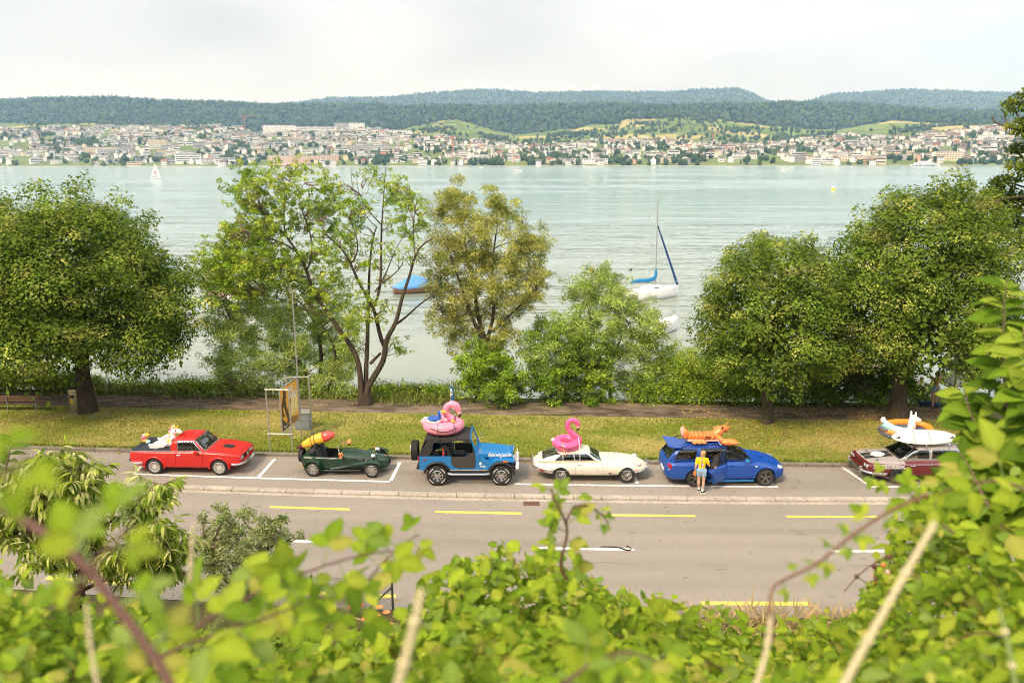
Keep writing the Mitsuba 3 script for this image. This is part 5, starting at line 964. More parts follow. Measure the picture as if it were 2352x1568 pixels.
c.greenhouse([(-.92, .50, .80, .82, .84, 8, 3), (-.62, .60, .80, .86, .98, 8, 3), (-.2, .66, .80, .88, 1.13, 8, 3), (.25, .665, .80, .88, 1.235, 8, 3.2), (.75, .66, .80, .88, 1.27, 8, 3.4), (1.08, .65, .80, .88, 1.235, 8, 3.4), (1.22, .645, .80, .88, 1.18, 8, 3.4), (1.45, .65, .80, .87, 1.02, 8, 3.2), (1.66, .66, .80, .86, .90, 8, 3)],
             [[(-.22, .925), (.06, .925), (.06, 1.115), (-.02, 1.10), (-.18, .99)], [(.10, .925), (.545, .925), (.50, 1.16), (.10, 1.12)], [(.585, .925), (1.36, .925), (1.14, 1.125), (1.02, 1.165), (.545, 1.165)]], ([(-.60, .90), (.60, .90), (.52, 1.17), (-.52, 1.17)], 1.16, 2.0), ([(-.46, .91), (.46, .91), (.48, 1.13), (-.48, 1.13)], -.75, .12), 'm_cream', frame=.016)
c.p('cabin', bxm(.12, 1.5, -.64, .64, .36, .86) - bxm(.15, 1.47, -.61, .61, .40, 1.2), 'm_black', False); c.seat(.72, -.3, .40, h=.56); c.seat(.72, .3, .40, h=.56); c.steering(1.18, .3, .92, bs='m_tan'); c.p('dashboard', rbox(1.36, 1.52, -.58, .58, .72, .93, .04), 'm_black')
for sg in (1, -1):
    for x in (0, 2.667): c.wheel(x, sg * .66, 'wire', .205, .19, 'm_alloy')
    c.p('bumper', ctube([(-.30, sg * .845, .585), (-.75, sg * .74, .60), (-1.02, sg * .54, .63), (-1.15, sg * .24, .64)], .034, 18, 6), 'm_chrome', True); c.p('bumper', ctube([(2.98, sg * .76, .475), (3.25, sg * .66, .50), (3.5, sg * .40, .52), (3.60, sg * .12, .53)], .034, 18, 6), 'm_chrome', True)
    c.p('overrider', ctube([(3.50, sg * .30, .46), (3.60, sg * .30, .58), (3.56, sg * .30, .70)], .028, 8, 6), 'm_chrome', True); c.p('overrider', rbox(-1.18, -1.10, sg * .33 - .035, sg * .33 + .035, .54, .80, .03), 'm_chrome')
    c.p('headlight', ell((3.10, sg * .51, .70), (.15, .10, .10), 20), 'm_lamp', True); c.p('tail_light', rbox(-.86, -.66, sg * .69 - .03, sg * .69 + .03, .485, .545, .015), 'm_tail'); c.p('indicator', rbox(3.0, 3.12, sg * .72 - .02, sg * .72 + .02, .525, .565, .012), 'm_amber')
    c.p('door_handle', tube([(.66, sg * .795, .795), (.86, sg * .795, .795)], .012, 6), 'm_chrome'); c.p('side_trim', tube([(-.2, sg * .835, .545), (1.5, sg * .838, .545), (2.95, sg * .77, .55)], .008, 4), 'm_chrome')
c.p('badge', box(1.92, 2.04, -.832, -.822, .42, .47), 'm_black', False); c.p('wiper', tube([(1.62, -.35, .93), (1.48, .05, 1.02)], .009, 4), 'm_black'); c.p('wiper', tube([(1.62, .05, .94), (1.48, .42, 1.02)], .009, 4), 'm_black'); c.p('nose_mouth', ell((3.50, 0, .50), (.05, .30, .05), 16), 'm_black')
c.p('exhaust', tube([(-.9, -.12, .36), (-1.12, -.12, .37)], .03, 8), 'm_chrome'); c.p('exhaust', tube([(-.9, .12, .36), (-1.12, .12, .37)], .03, 8), 'm_chrome')

# --- deep blue estate with its rear door open
c = Car('blue_estate', 'deep blue estate car with bonnet scoop and its rear side door open', 'estate car', (2774.8 / 1.7415, 1946.2 / 1.7415), (3053.3 / 1.7415, 1944.3 / 1.7415), 2.525, 1.47, .315); c.cab_w = .70; blue = c
B = c.body([(-1.03, .62, .34, .55, .82, 4, 5), (-.97, .74, .26, .55, .90, 4, 5), (-.6, .83, .20, .55, .95, 5, 4.5), (.2, .86, .19, .55, .95, 5, 4.5), (1.5, .86, .19, .55, .94, 5, 4.5), (2.0, .85, .20, .55, .925, 5, 4), (2.6, .83, .20, .52, .85, 5, 3.4), (3.0, .77, .20, .50, .74, 4.5, 3), (3.2, .64, .22, .48, .66, 4, 3), (3.28, .50, .26, .46, .60, 4, 3)], (0, 2.525), .375, [(-.75, .36), (1.85, .36), (1.85, 1.3), (-.75, 1.3)], n=60)
fd = [(1.13, .28), (2.0, .28), (2.06, .5), (1.98, 1.1), (1.13, 1.1)]; D_, B = c.cut(B, extr(fd, -1, -.66), extr(off2(fd, .010), -1, -.66)); D2, B = c.cut(B, extr(fd, .66, 1), extr(off2(fd, .010), .66, 1))
rd = [(.40, .28), (1.09, .28), (1.09, 1.1), (.12, 1.1), (.12, .78), (.30, .62)]; R1, B = c.cut(B, extr(rd, -1, -.74), extr(off2(rd, .010), -1, -.66)); R2, B = c.cut(B, extr(rd, .66, 1), extr(off2(rd, .010), .66, 1))
hq = [(2.06, -.68), (3.16, -.58), (3.16, .58), (2.06, .68)]; H_, B = c.cut(B, extr(hq, .62, 1.2, 'z'), extr(off2(hq, .008), .60, 1.2, 'z'))
c.p('body', B, 'm_deepblue', 40); c.p('front_door', D_, 'm_deepblue', 40); c.p('front_door', D2, 'm_deepblue', 40); c.p('rear_door', R2, 'm_deepblue', 40); k = c.p('bonnet', H_, 'm_deepblue', 40)
c.p('scoop', xf(extr([(-.30, 0), (.16, 0), (.18, .075), (.14, .085), (-.1, .05)], -.22, .22), M4((2.42, 0, .855), ry=.10)), 'm_deepblue', 35, None, k); c.p('scoop_mouth', xf(box(.165, .185, -.19, .19, .015, .065), M4((2.42, 0, .855), ry=.10)), 'm_black', False, None, k)
hinge = M4((1.09, -.84, 0)) @ M4(rz=math.radians(40)) @ M4((-1.09, .84, 0)); kd = c.p('rear_door', R1, 'm_deepblue', 40, 'rear side door swung open', None, hinge)
fr = [(.16, .93), (.34, 1.33), (1.07, 1.36), (1.09, .93)]; c.p('window_frame', xf(extr(off2(fr, .02), 0, .03) - extr(off2(fr, -.035), -.1, .1), M4((0, -.80, 0))), 'm_blackgloss', False, None, kd, hinge); c.p('pane', xf(extr(off2(fr, -.03), .012, .018), M4((0, -.80, 0))), 'm_glass', False, None, kd, hinge); c.p('inner_panel', box(.36, 1.07, -.745, -.72, .34, .90), 'm_black', False, None, kd, hinge)
c.greenhouse([(-.99, .58, .88, .92, .93, 8, 4), (-.80, .62, .88, .95, 1.20, 8, 4), (-.66, .635, .88, .96, 1.35, 8, 4), (-.4, .64, .88, .96, 1.40, 8, 4), (.4, .65, .88, .96, 1.44, 8, 4), (1.0, .645, .88, .96, 1.43, 8, 4), (1.28, .64, .88, .96, 1.36, 8, 4), (1.6, .66, .88, .95, 1.18, 8, 4), (1.95, .71, .88, .92, .98, 8, 4), (2.10, .73, .88, .90, .91, 8, 4)],
             [[(-.74, .985), (-.02, .985), (.06, 1.32), (-.50, 1.31), (-.62, 1.20)], [(.16, .96), (1.04, .96), (1.02, 1.345), (.22, 1.345)], [(1.11, .96), (1.86, .96), (1.36, 1.28), (1.22, 1.325), (1.09, 1.345)]], ([(-.66, .955), (.66, .955), (.54, 1.36), (-.54, 1.36)], 1.20, 2.4), ([(-.52, .98), (.52, .98), (.50, 1.31), (-.50, 1.31)], -1.2, -.45), 'm_deepblue', 'm_blackgloss', frame=.014)
c.p('cabin', bxm(-.72, 1.86, -.70, .70, .30, .90) - bxm(-.70, 1.84, -.68, .68, .34, 1.3) - bxm(.42, 1.05, -1, -.5, .34, 1.2), 'm_black', False); c.seat(1.0, -.36, .40, 'm_slate'); c.seat(1.0, .36, .40, 'm_slate'); c.seat(.18, -.32, .42, 'm_slate', w=.28, h=.55); c.seat(.18, .32, .42, 'm_slate', w=.28, h=.55); c.steering(1.45, .36, .95); c.p('dashboard', rbox(1.60, 1.98, -.67, .67, .72, .94, .05), 'm_black')
c.p('spoiler', xf(extr([(-.16, 0), (.20, .015), (.22, .035), (-.05, .05), (-.26, .085), (-.29, .07)], -.58, .58), M4((-.66, 0, 1.365))), 'm_deepblue', 35, 'rear roof spoiler')
for sg in (1, -1):
    for x in (0, 2.525): c.wheel(x, sg * .755, 'twin5', .228, .20, 'm_greyalloy')
    c.p('headlight', ell((3.06, sg * .56, .63), (.15, .15, .075), 20), 'm_lamp', True); c.p('tail_light', xf(rbox(-.09, .09, -.03, .03, -.09, .09, .02), M4((-.93, sg * .72, .76), rz=sg * .9)), 'm_tail'); c.p('reversing_light', xf(rbox(-.05, .05, -.03, .03, -.04, .04, .015), M4((-.955, sg * .70, .655), rz=sg * .9)), 'm_white')
    c.p('mirror', rbox(1.72, 1.88, sg * .93 - .09, sg * .93 + .09, .95, 1.06, .04), 'm_blue'); c.p('door_handle', rbox(1.18, 1.34, sg * .868 - .015, sg * .868 + .015, .80, .835, .01), 'm_deepblue'); c.p('roof_rail', ctube([(-.5, sg * .57, 1.40), (-.3, sg * .57, 1.455), (.8, sg * .57, 1.475), (1.1, sg * .57, 1.42)], .018, 14, 6), 'm_black', True)
    c.p('side_sill', rbox(.42, 2.1, sg * .86 - .02, sg * .86 + .02, .20, .26, .015), 'm_blue'); c.p('side_repeater', ell((2.16, sg * .862, .76), (.04, .01, .025), 12), 'm_white')
c.p('number_plate', box(-1.045, -1.035, -.26, .26, .42, .53), 'm_white', False); c.p('mud_flap', box(2.88, 2.90, -.78, -.62, .12, .32), 'm_black', False); c.p('wiper', tube([(2.02, -.45, .965), (1.86, .05, 1.05)], .01, 4), 'm_black'); c.p('lower_grille', box(3.24, 3.285, -.32, .32, .28, .36), 'm_black', False)

# --- maroon and silver saloon, facing left
c = Car('maroon_saloon', 'maroon and silver saloon with loaded roof rack, half hidden by leaves on the right', 'saloon car', ((3581.9 + 298) / 1.7415, 1940 / 1.7415), (3581.9 / 1.7415, 1939.3 / 1.7415), 2.76, 1.48, .325, flip=True); c.cab_w = .66; sal = c
B = c.body([(-1.12, .60, .40, .55, .72, 4, 4), (-.9, .74, .30, .55, .80, 4, 4), (-.3, .85, .24, .54, .86, 4, 4), (.4, .875, .22, .54, .88, 4, 4), (2.0, .875, .22, .54, .885, 4, 4), (2.75, .86, .24, .54, .875, 4, 4), (3.4, .84, .30, .54, .82, 4, 4.5), (3.80, .80, .34, .54, .77, 4, 5), (3.89, .76, .42, .54, .73, 4, 5)], (0, 2.76), .37, [(.3, .4), (2.55, .4), (2.55, 1.2), (.3, 1.2)], n=56, extra_cut=[bxm(3.85, 4.1, -.60, .60, .50, .68)])
dq = [(1.55, .34), (2.38, .34), (2.52, .6), (2.52, 1.0), (1.55, 1.0)]; D_, B = c.cut(B, extr(dq, .68, 1), extr(off2(dq, .010), .68, 1)); dq2 = [(.55, .34), (1.52, .34), (1.52, 1.0), (.4, 1.0), (.4, .8)]; D2, B = c.cut(B, extr(dq2, .68, 1), extr(off2(dq2, .010), .68, 1))
up, lo = B.split_by_plane([0, 0, 1], .765); c.p('body', lo, 'm_maroon', 40); c.p('bonnet', up, 'm_silver', 40, 'silver upper body and bonnet'); c.p('door', D_, 'm_maroon', 40); c.p('door', D2, 'm_maroon', 40)
c.greenhouse([(-.40, .60, .84, .87, .89, 8, 4), (.1, .63, .84, .88, 1.12, 8, 4), (.5, .645, .84, .89, 1.27, 8, 4), (1.1, .65, .84, .89, 1.33, 8, 4), (1.8, .645, .84, .89, 1.32, 8, 4), (2.1, .64, .84, .89, 1.27, 8, 4), (2.42, .66, .84, .88, 1.06, 8, 4), (2.70, .69, .84, .87, .90, 8, 4)],
             [[(.25, .915), (1.50, .915), (1.50, 1.225), (.6, 1.215)], [(1.60, .915), (2.46, .915), (2.26, 1.08), (2.08, 1.20), (1.60, 1.225)]], ([(-.63, .915), (.63, .915), (.54, 1.25), (-.54, 1.25)], 2.0, 3.0), ([(-.55, .92), (.55, .92), (.53, 1.22), (-.53, 1.22)], -.9, .5), 'm_silver')
c.p('cabin', bxm(.3, 2.55, -.68, .68, .34, .84) - bxm(.33, 2.52, -.65, .65, .40, 1.2), 'm_black', False); c.seat(1.55, -.34, .40); c.seat(1.55, .34, .40); c.steering(2.05, -.34, .90); c.p('dashboard', rbox(2.2, 2.58, -.64, .64, .66, .90, .05), 'm_black')
zt = PchipInterpolator([1.95, 2.0, 2.75, 3.4, 3.80], [.885, .885, .875, .82, .77])
for y0, y1 in ((.03, .27), (-.27, -.03)):
    xs = np.linspace(2.74, 3.77, 15); c.p('bonnet_stripe', sheet(np.stack([xs] * 2, 1), np.array([[y1, y0]] * 15), np.stack([zt(xs) + .016] * 2, 1)), 'm_canvas', False, 'black bonnet stripe')
a = np.linspace(0, 2 * np.pi, 33)[:-1]; xd, yd = 3.22 + .25 * np.cos(a), .25 * np.sin(a); v = np.vstack([np.c_[xd, yd, zt(xd) + .024], [[3.22, 0, float(zt(3.22)) + .024]]]); c.p('bonnet_disc', (v, np.stack([np.arange(32), (np.arange(32) + 1) % 32, np.full(32, 32)], 1)), 'm_white', False, 'plain white disc on the bonnet')
for sg in (1, -1):
    for x in (0, 2.76): c.wheel(x, sg * .75, 'steel', .19, .20, 'm_black')
    c.p('bumper', ctube([(3.230, sg * .90, .43), (3.650, sg * .90, .44), (3.930, sg * .74, .45), (4.030, sg * .3, .46), (4.050, 0, .46)], .045, 22, 6), 'm_chrome', True); c.p('overrider', rbox(3.970, 4.09, sg * .52 - .03, sg * .52 + .03, .36, .60, .025), 'm_chrome')
    for y in (.68, .50): c.lamp('headlight', 3.88, sg * y, .64, .075, 'm_lamp')
    c.p('headlight_surround', rbox(3.80, 3.88, sg * .68 - .10, sg * .68 + .10, .52, .70, .03), 'm_maroon'); c.p('door_handle', tube([(2.18, sg * .872, .715), (2.36, sg * .872, .715)], .013, 6), 'm_chrome'); c.p('waist_trim', tube([(-.5, sg * .862, .77), (2.0, sg * .872, .77), (3.550, sg * .83, .755)], .007, 4), 'm_chrome'); c.p('tail_light', rbox(-1.1, -1.02, sg * .6 - .08, sg * .6 + .08, .5, .7, .02), 'm_tail'); c.p('bonnet_vent', ell((3.430, sg * .47, .815), (.05, .06, .015), 14), 'm_black')
c.p('grille', box(3.835, 3.61, -.46, .46, .50, .68), 'm_black', False); c.p('grille_bars', join(*[box(3.860, 3.635, y - .006, y + .006, .50, .68) for y in np.linspace(-.42, .42, 15)]), 'm_chrome', False); c.p('number_plate', box(4.050, 3.81, -.34, .2, .50, .62), 'm_white', False)
c.text('lettering', 'THEDRIVERS', .11, 3.74, .868, .665, 'm_white', 1, label='white capitals THEDRIVERS on the front wing'); c.text('lettering', '.APP', .07, 2.80, .874, .665, 'm_white', 1); c.text('lettering', 'A COMMUNITY BUILT BY THE TRUE LOVE OF DRIVING', .035, 3.72, .872, .605, 'm_white', 1, label='line of small white capitals under the large word'); c.p('underline', box(2.4, 3.76, .866, .874, .648, .654), 'm_white', False)
v, f = va(meshkit.text_mesh('THEDRIVERS.APP', .085, .003, True)); v = v - [v[:, 0].mean(), 0, 0]; c.p('screen_strip', xf((np.array([[-.52, -.01, -.002], [.52, -.01, -.002], [.50, .13, -.002], [-.50, .13, -.002]]), np.array([[0, 1, 2], [0, 2, 3]])), M4((2.16, 0, 1.235)) @ M4(rz=math.pi / 2) @ M4(rx=.75)), 'm_black', False); c.p('lettering', xf((v, f), M4((2.165, 0, 1.242)) @ M4(rz=math.pi / 2) @ M4(rx=.75)), 'm_white', False, 'white capitals along the top of the windscreen')
for x in (.9, 1.75): c.p('roof_rack', join(ctube([(x, -.66, 1.28), (x, -.64, 1.44), (x, 0, 1.46), (x, .64, 1.44), (x, .66, 1.28)], .018, 20, 6)), 'm_chrome', True)
for y in (-.5, .5): c.p('roof_rack', tube([(.5, y, 1.47), (2.1, y, 1.47)], .016, 6), 'm_chrome', True)

# ---------------------------------------------------------------- soft shapes: people and inflatables
def sph(p, r, n=14): return m3.Manifold.sphere(r, n).translate([float(a) for a in p])
def blob(bones, edge=.03, it=8, n=14):
    """bones: (p0, r0, p1, r1) -> one smooth continuous surface"""
    m = m3.Manifold.batch_boolean([m3.Manifold.batch_hull([sph(a, ra, n), sph(b, rb, n)]) for a, ra, b, rb in bones], m3.OpType.Add).refine_to_length(edge)
    v, f = va(m); t = trimesh.Trimesh(v, f, process=True); trimesh.smoothing.filter_taubin(t, .5, .53, it); return np.array(t.vertices), np.array(t.faces)
def chain(pts, rs): return [(pts[i], rs[i], pts[i + 1], rs[i + 1]) for i in range(len(pts) - 1)]
def torus(c, Rx, Ry, r, n=44, k=16, tilt=0.0, rz_=None, lump=0.0):
    a = np.arange(n) * 2 * np.pi / n; b = np.arange(k) * 2 * np.pi / k; A, B = np.meshgrid(a, b, indexing='ij')
    rr = r * (1 + lump * np.cos(A * 14) * .5); q = rz_ or r
    X = (Rx + rr * np.cos(B)) * np.cos(A); Y = (Ry + rr * np.cos(B)) * np.sin(A); Z = q * np.sin(B) * (1 + lump * np.cos(A * 14) * .5)
    V = np.stack([X, Y, Z], -1).reshape(-1, 3); i, j = np.meshgrid(np.arange(n), np.arange(k), indexing='ij'); i2, j2 = (i + 1) % n, (j + 1) % k
    f = np.stack([i * k + j, i2 * k + j, i2 * k + j2, i * k + j2], -1).reshape(-1, 4)
    m = M4(c, rx=tilt); return V @ m[:3, :3].T + m[:3, 3], np.vstack([f[:, [0, 1, 2]], f[:, [0, 2, 3]]])
class Item:
    """a thing placed in the frame of a car"""
    def __init__(s, car, name, label, cat, group=None): s.M = car.M if car is not None else np.eye(4); s.k = thing(name, label, cat, group)
    def p(s, name, mesh, bs, smooth=True, label=None, parent=None, m=None): return part(parent or s.k, name, mesh, bs, smooth, s.M if m is None else s.M @ m, label)

def flamingo(car, label, c, Rx, Ry, r, neck, rn, bs, tilt=0.0, yo=0.0):
    f = Item(car, 'flamingo_float', label, 'pool float'); f.p('ring', torus(c, Rx, Ry, r, 48, 18, tilt, r * .92, .03), bs)
    N = np.array([[x, yo, z] for x, z in neck]); P = curve(N, 34); w = np.interp(np.linspace(0, 1, 34), [0, .12, .4, .7, .86, 1], [rn * 1.7, rn * 1.15, rn, rn * .95, rn * 1.12, rn * .78])
    f.p('neck', tube(P, w, 16), bs); h = P[-1]; d = P[-1] - P[-3]; d /= np.linalg.norm(d); q = np.array([d[2], 0, -d[0]])
    if q[0] > 0: q = -q
    f.p('beak', tube([h - d * .03, h + d * rn * .55, h + d * rn * .95], [rn * .8, rn * .62, rn * .55], 12), 'm_peach'); f.p('beak_tip', tube(curve([h + d * rn * .9, h + d * rn * 1.5 + q * rn * .25, h + d * rn * 1.9 + q * rn * .95], 8), np.linspace(rn * .56, rn * .12, 8), 12), 'm_blackgloss')
    e = P[-6]
    for sg in (1, -1): k = f.p('eye', ell(e + [0, sg * rn * .93, 0], (rn * .42, rn * .16, rn * .42), 16), 'm_vinyl'); f.p('pupil', ell(e + [rn * .06, sg * rn * 1.06, 0], (rn * .17, rn * .08, rn * .17), 12), 'm_blackgloss', True, None, k)
    for sg in (-1, 1):                                # printed wing outline on the side of the ring
        a = np.linspace(-2.2, -.75, 18); b = .30 - .42 * np.clip(np.sin((a + 2.2) / 1.45 * np.pi), 0, 1) ** 1.5
        pts = np.stack([(Rx + r * 1.03 * np.cos(b)) * np.cos(a), -sg * (Ry + r * 1.03 * np.cos(b)) * np.sin(a), r * .95 * np.sin(b)], -1)
        m = M4(c, rx=tilt); f.p('wing_print', tube(pts @ m[:3, :3].T + m[:3, 3], np.r_[.006, np.full(16, .016), .006], 5), 'm_strap')
    f.p('tail', ell(np.array(c) + [-(Rx + r * .75), 0, r * .55], (r * .55, r * .6, r * .5), 18), 'm_palepink'); return f
flamingo(jeep, 'big pink flamingo ring tied on the soft top of the off-roader', (.20, -.02, 2.10), .53, .50, .25, [(.78, 2.12), (.66, 2.26), (.44, 2.38), (.29, 2.58), (.36, 2.81), (.56, 2.90), (.72, 2.78), (.785, 2.63)], .125, 'm_pink')
flamingo(cream, 'pink flamingo ring strapped on the roof of the cream coupe', (.26, 0, 1.46), .42, .40, .185, [(.72, 1.52), (.69, 1.66), (.49, 1.84), (.31, 2.06), (.29, 2.28), (.46, 2.42), (.64, 2.35), (.71, 2.18)], .102, 'm_hotpink', tilt=.10)
def strap(car, pts, label, bs='m_strap', r=.012): k = num('strap'); put(k, ctube(pts, r, 14, 5), bs, True, car.M); labels[k] = {'label': label, 'category': 'strap'}
strap(jeep, [(.05, -.55, 2.33), (.05, -.78, 2.15), (.10, -.78, 1.75), (.22, -.66, 1.45)], 'rear black strap holding the flamingo ring on the off-roader'); strap(jeep, [(.60, -.30, 2.36), (.66, -.66, 2.20), (.72, -.72, 1.90), (.74, -.72, 1.78)], 'front black strap holding the flamingo ring on the off-roader')
strap(cream, [(.70, .3, 1.62), (.74, -.3, 1.62), (.75, -.52, 1.40), (.76, -.66, 1.20), (.76, -.70, .95)], 'white strap over the flamingo and roof of the cream coupe', 'm_vinyl', .012); strap(cream, [(.10, -.35, 1.64), (.08, -.58, 1.45), (.16, -.62, 1.25), (.18, -.68, 1.08)], 'thin yellow cord tying the flamingo to the cream coupe', 'm_floatyellow', .008)

f = Item(jeep, 'toucan_float', 'small blue toucan swim ring lying on the pink flamingo ring', 'swim ring'); m = M4((-.14, -.28, 2.40), ry=.06)
f.p('ring', torus((0, 0, 0), .17, .15, .085, 32, 12), 'm_floatblue', m=m); f.p('ring_trim', torus((0, 0, -.035), .20, .18, .075, 32, 10), 'm_vinyl', m=m); f.p('neck', tube(curve([(.17, 0, .03), (.22, 0, .14), (.20, 0, .25), (.25, 0, .31)], 12), [.085, .075, .07, .068, .066, .066, .066, .068, .07, .074, .076, .06], 12), 'm_floatblue', m=m)
f.p('face', ell((.265, 0, .27), (.06, .062, .07), 16), 'm_vinyl', m=m); f.p('beak', tube(curve([(.29, 0, .30), (.38, 0, .31), (.45, 0, .25)], 8), [.055, .055, .053, .05, .045, .04, .03, .012], 12), 'm_floatyellow', m=m); f.p('tail', ell((-.27, 0, .04), (.10, .09, .035), 14), 'm_vinyl', m=m)
for sg in (1, -1): f.p('eye', ell((.27, sg * .058, .31), (.022, .012, .022), 10), 'm_blackgloss', m=m); f.p('wing', ell((0, sg * .22, .03), (.15, .03, .06), 14), 'm_signblue', m=m)
f.p('beak_tip', ell((.445, 0, .25), (.03, .025, .03), 10), 'm_floatred', m=m)
f = Item(jeep, 'parrot_cup_holder', 'tiny purple and yellow parrot cup holder at the base of the flamingo neck', 'cup holder')
f.p('ring', torus((.60, -.36, 2.36), .06, .06, .032, 20, 8), 'm_floatyellow'); f.p('body', tube([(.66, -.38, 2.40), (.67, -.38, 2.52), (.68, -.38, 2.58)], [.035, .045, .02], 10), 'm_signblue'); f.p('wing', ell((.67, -.42, 2.48), (.03, .015, .06), 10), 'm_floatred'); f.p('crest', ell((.68, -.38, 2.60), (.02, .02, .035), 10), 'm_floatyellow')

u = Item(red, 'unicorn_float', 'white unicorn pool float with rainbow mane and tail in the pickup bed', 'pool float')
u.p('body', blob([((.18, -.30, 1.0), .12, (.50, -.22, 1.02), .19), ((.50, -.22, 1.02), .19, (.55, .12, 1.0), .13)], .05), 'm_vinyl'); u.p('saddle', ell((.42, -.22, 1.10), (.13, .17, .12), 16), 'm_floatyellow'); nk = curve([(.52, -.20, 1.0), (.56, -.20, 1.20), (.55, -.20, 1.42), (.60, -.20, 1.56)], 16); u.p('neck', blob(chain([tuple(a) for a in nk[::3]], [.17, .14, .115, .105, .11, .11]) + [((.60, -.20, 1.56), .115, (.74, -.20, 1.54), .10), ((.74, -.20, 1.54), .10, (.84, -.20, 1.49), .075)], .05), 'm_vinyl')
u.p('horn', tube([(.72, -.20, 1.63), (.80, -.20, 1.78)], [.04, .012], 10), 'm_floatyellow')
for sg in (1, -1):
    u.p('ear', ell((.58, -.20 + sg * .07, 1.70), (.03, .03, .065), 12), 'm_vinyl'); k = u.p('eye', ell((.70, -.20 + sg * .098, 1.58), (.032, .015, .036), 12), 'm_blackgloss')
    wp = np.array([(.40, 0, 1.06), (.28, 0, 1.20), (.08, 0, 1.18), (-.12, 0, 1.08), (-.26, 0, 1.10)]); y0 = -.20 + sg * .36
    u.p('wing', join(tube(curve(wp + [0, y0, 0], 16), np.linspace(.10, .045, 16), 10, .55), tube(curve(wp[1:] * [1, 1, 1] + [.02, y0, -.085], 12), np.linspace(.09, .04, 12), 10, .5), tube(curve(wp[1:4] + [.06, y0, -.15], 10), np.linspace(.08, .04, 10), 10, .5)), 'm_vinyl')
mane = [((.62, 1.68), 'm_floatyellow'), ((.54, 1.66), 'm_floatorange'), ((.48, 1.58), 'm_hotpink'), ((.45, 1.49), 'm_palepink'), ((.44, 1.39), 'm_floatyellow'), ((.44, 1.29), 'm_palepink')]
for (x, z), b in mane: u.p('mane', ell((x, -.20, z), (.075, .055, .07), 14), b)
for i, ((x, z), b) in enumerate([((-.60, 1.0), 'm_aqua'), ((-.70, 1.05), 'm_floatyellow'), ((-.75, 1.15), 'm_hotpink'), ((-.70, 1.25), 'm_palepink'), ((-.60, 1.27), 'm_floatyellow')]): u.p('tail', ell((x, .02, z), (.105, .08, .085), 14), b)

kx = Item(green, 'inflatable_kayak', 'yellow and red inflatable kayak strapped slanting over the roadster tail', 'kayak'); a, b = np.array([-.80, -.08, .84]), np.array([.70, -.04, 1.44])
P = a + (b - a) * np.linspace(0, 1, 25)[:, None] + np.array([0, 0, 1.]) * (.05 * np.sin(np.linspace(0, np.pi, 25)))[:, None]; w = np.interp(np.linspace(0, 1, 25), [0, .06, .16, .2, .45, .8, .95, 1], [.03, .06, .09, .13, .21, .195, .12, .02])
for nm, i0, i1, bs in (('tail_end', 0, 5, 'm_darkwine'), ('hull', 4, 18, 'm_floatyellow'), ('front_end', 17, 25, 'm_floatred')): kx.p(nm, tube(P[i0:i1], w[i0:i1] * (1.0 if bs != 'm_floatyellow' else 1.004), 18, .85), bs)
for i in (10, 12): aa = np.linspace(0, 2 * np.pi, 20); kx.p('strap', tube(np.c_[P[i][0] - .06 * np.sin(aa), P[i][1] + w[i] * .9 * np.cos(aa), P[i][2] + w[i] * 1.05 * np.sin(aa)], .012, 5), 'm_strap')
kx.p('strap', tube([P[11] - [0, .15, .1], (-.05, -.3, .82)], .012, 5), 'm_strap')
for sg, lab in ((-1, 'orange armband hung on the near mirror of the roadster'), (1, 'orange armband hung on the far mirror of the roadster')):
    f = Item(green, 'swim_armband', lab, 'armband'); f.p('band', torus((1.05, sg * .60, .83 if sg < 0 else .90), .055, .05, .045, 20, 10, sg * .9), 'm_floatorange'); f.p('panel', ell((1.06, sg * .66, .74 if sg < 0 else .93), (.05, .03, .06), 12), 'm_vinyl' if sg > 0 else 'm_floatorange')

lo = Item(blue, 'lobster_float', 'orange inflatable lobster strapped on the roof of the blue estate', 'pool float'); Z = 1.64
xs = np.linspace(-.12, .86, 8)
for i, x in enumerate(xs): lo.p('shell_segment', ell((x, 0, Z + .01 * (i % 2)), (.105, .22 + .05 * (i > 3), .15), 20), 'm_lobster')
lo.p('underside', rbox(-.2, 1.0, -.24, .24, Z - .16, Z - .08, .04), 'm_peach'); lo.p('head', blob([((.88, 0, Z + .05), .18, (1.02, 0, Z + .18), .15), ((1.02, 0, Z + .18), .15, (1.12, .05, Z + .30), .08)], .06), 'm_lobster')
for sg in (1, -1):
    lo.p('eye', ell((1.08, sg * .10, Z + .32), (.035, .035, .055), 12), 'm_blackgloss'); lo.p('antenna', ctube([(1.10, sg * .05, Z + .22), (1.24, sg * .13, Z + .34), (1.38, sg * .16, Z + .46)], [.03, .008], 10, 7), 'm_floatorange')
    y = sg * .42; c0 = (1.24, -.44, Z - .10) if sg < 0 else (1.18, .40, Z + .10)
    lo.p('arm', ctube([(.95, sg * .16, Z), (.98, sg * .40, Z - .02), np.array(c0) - [.12, 0, 0]], .075, 12, 10), 'm_lobster'); lo.p('claw', ell(c0, (.30, .15, .13), 24), 'm_lobster'); lo.p('claw_tip', ell(np.array(c0) + [.14, sg * .16, .02], (.17, .06, .07), 16), 'm_floatorange')
    for i in range(3): lo.p('leg', ell((.02 + .17 * i, sg * .34, Z - .12), (.10, .16, .065), 14), 'm_floatorange')
for i, yy in enumerate((-.16, 0, .16)): lo.p('tail_fan', ell((-.27 - .03 * (i == 1), yy, Z + .12), (.10, .10, .20), 16), 'm_lobster')
lo.p('tail_edge', ell((-.36, 0, Z + .18), (.04, .24, .17), 18), 'm_peach')
for x in (.38, .84): lo.p('strap', ctube([(x, .30, Z - .05), (x + .02, 0, Z + .175), (x + .03, -.28, Z - .02), (x + .10, -.55, 1.48)], .010, 14, 5), 'm_vinyl' if x > .5 else 'm_strap')
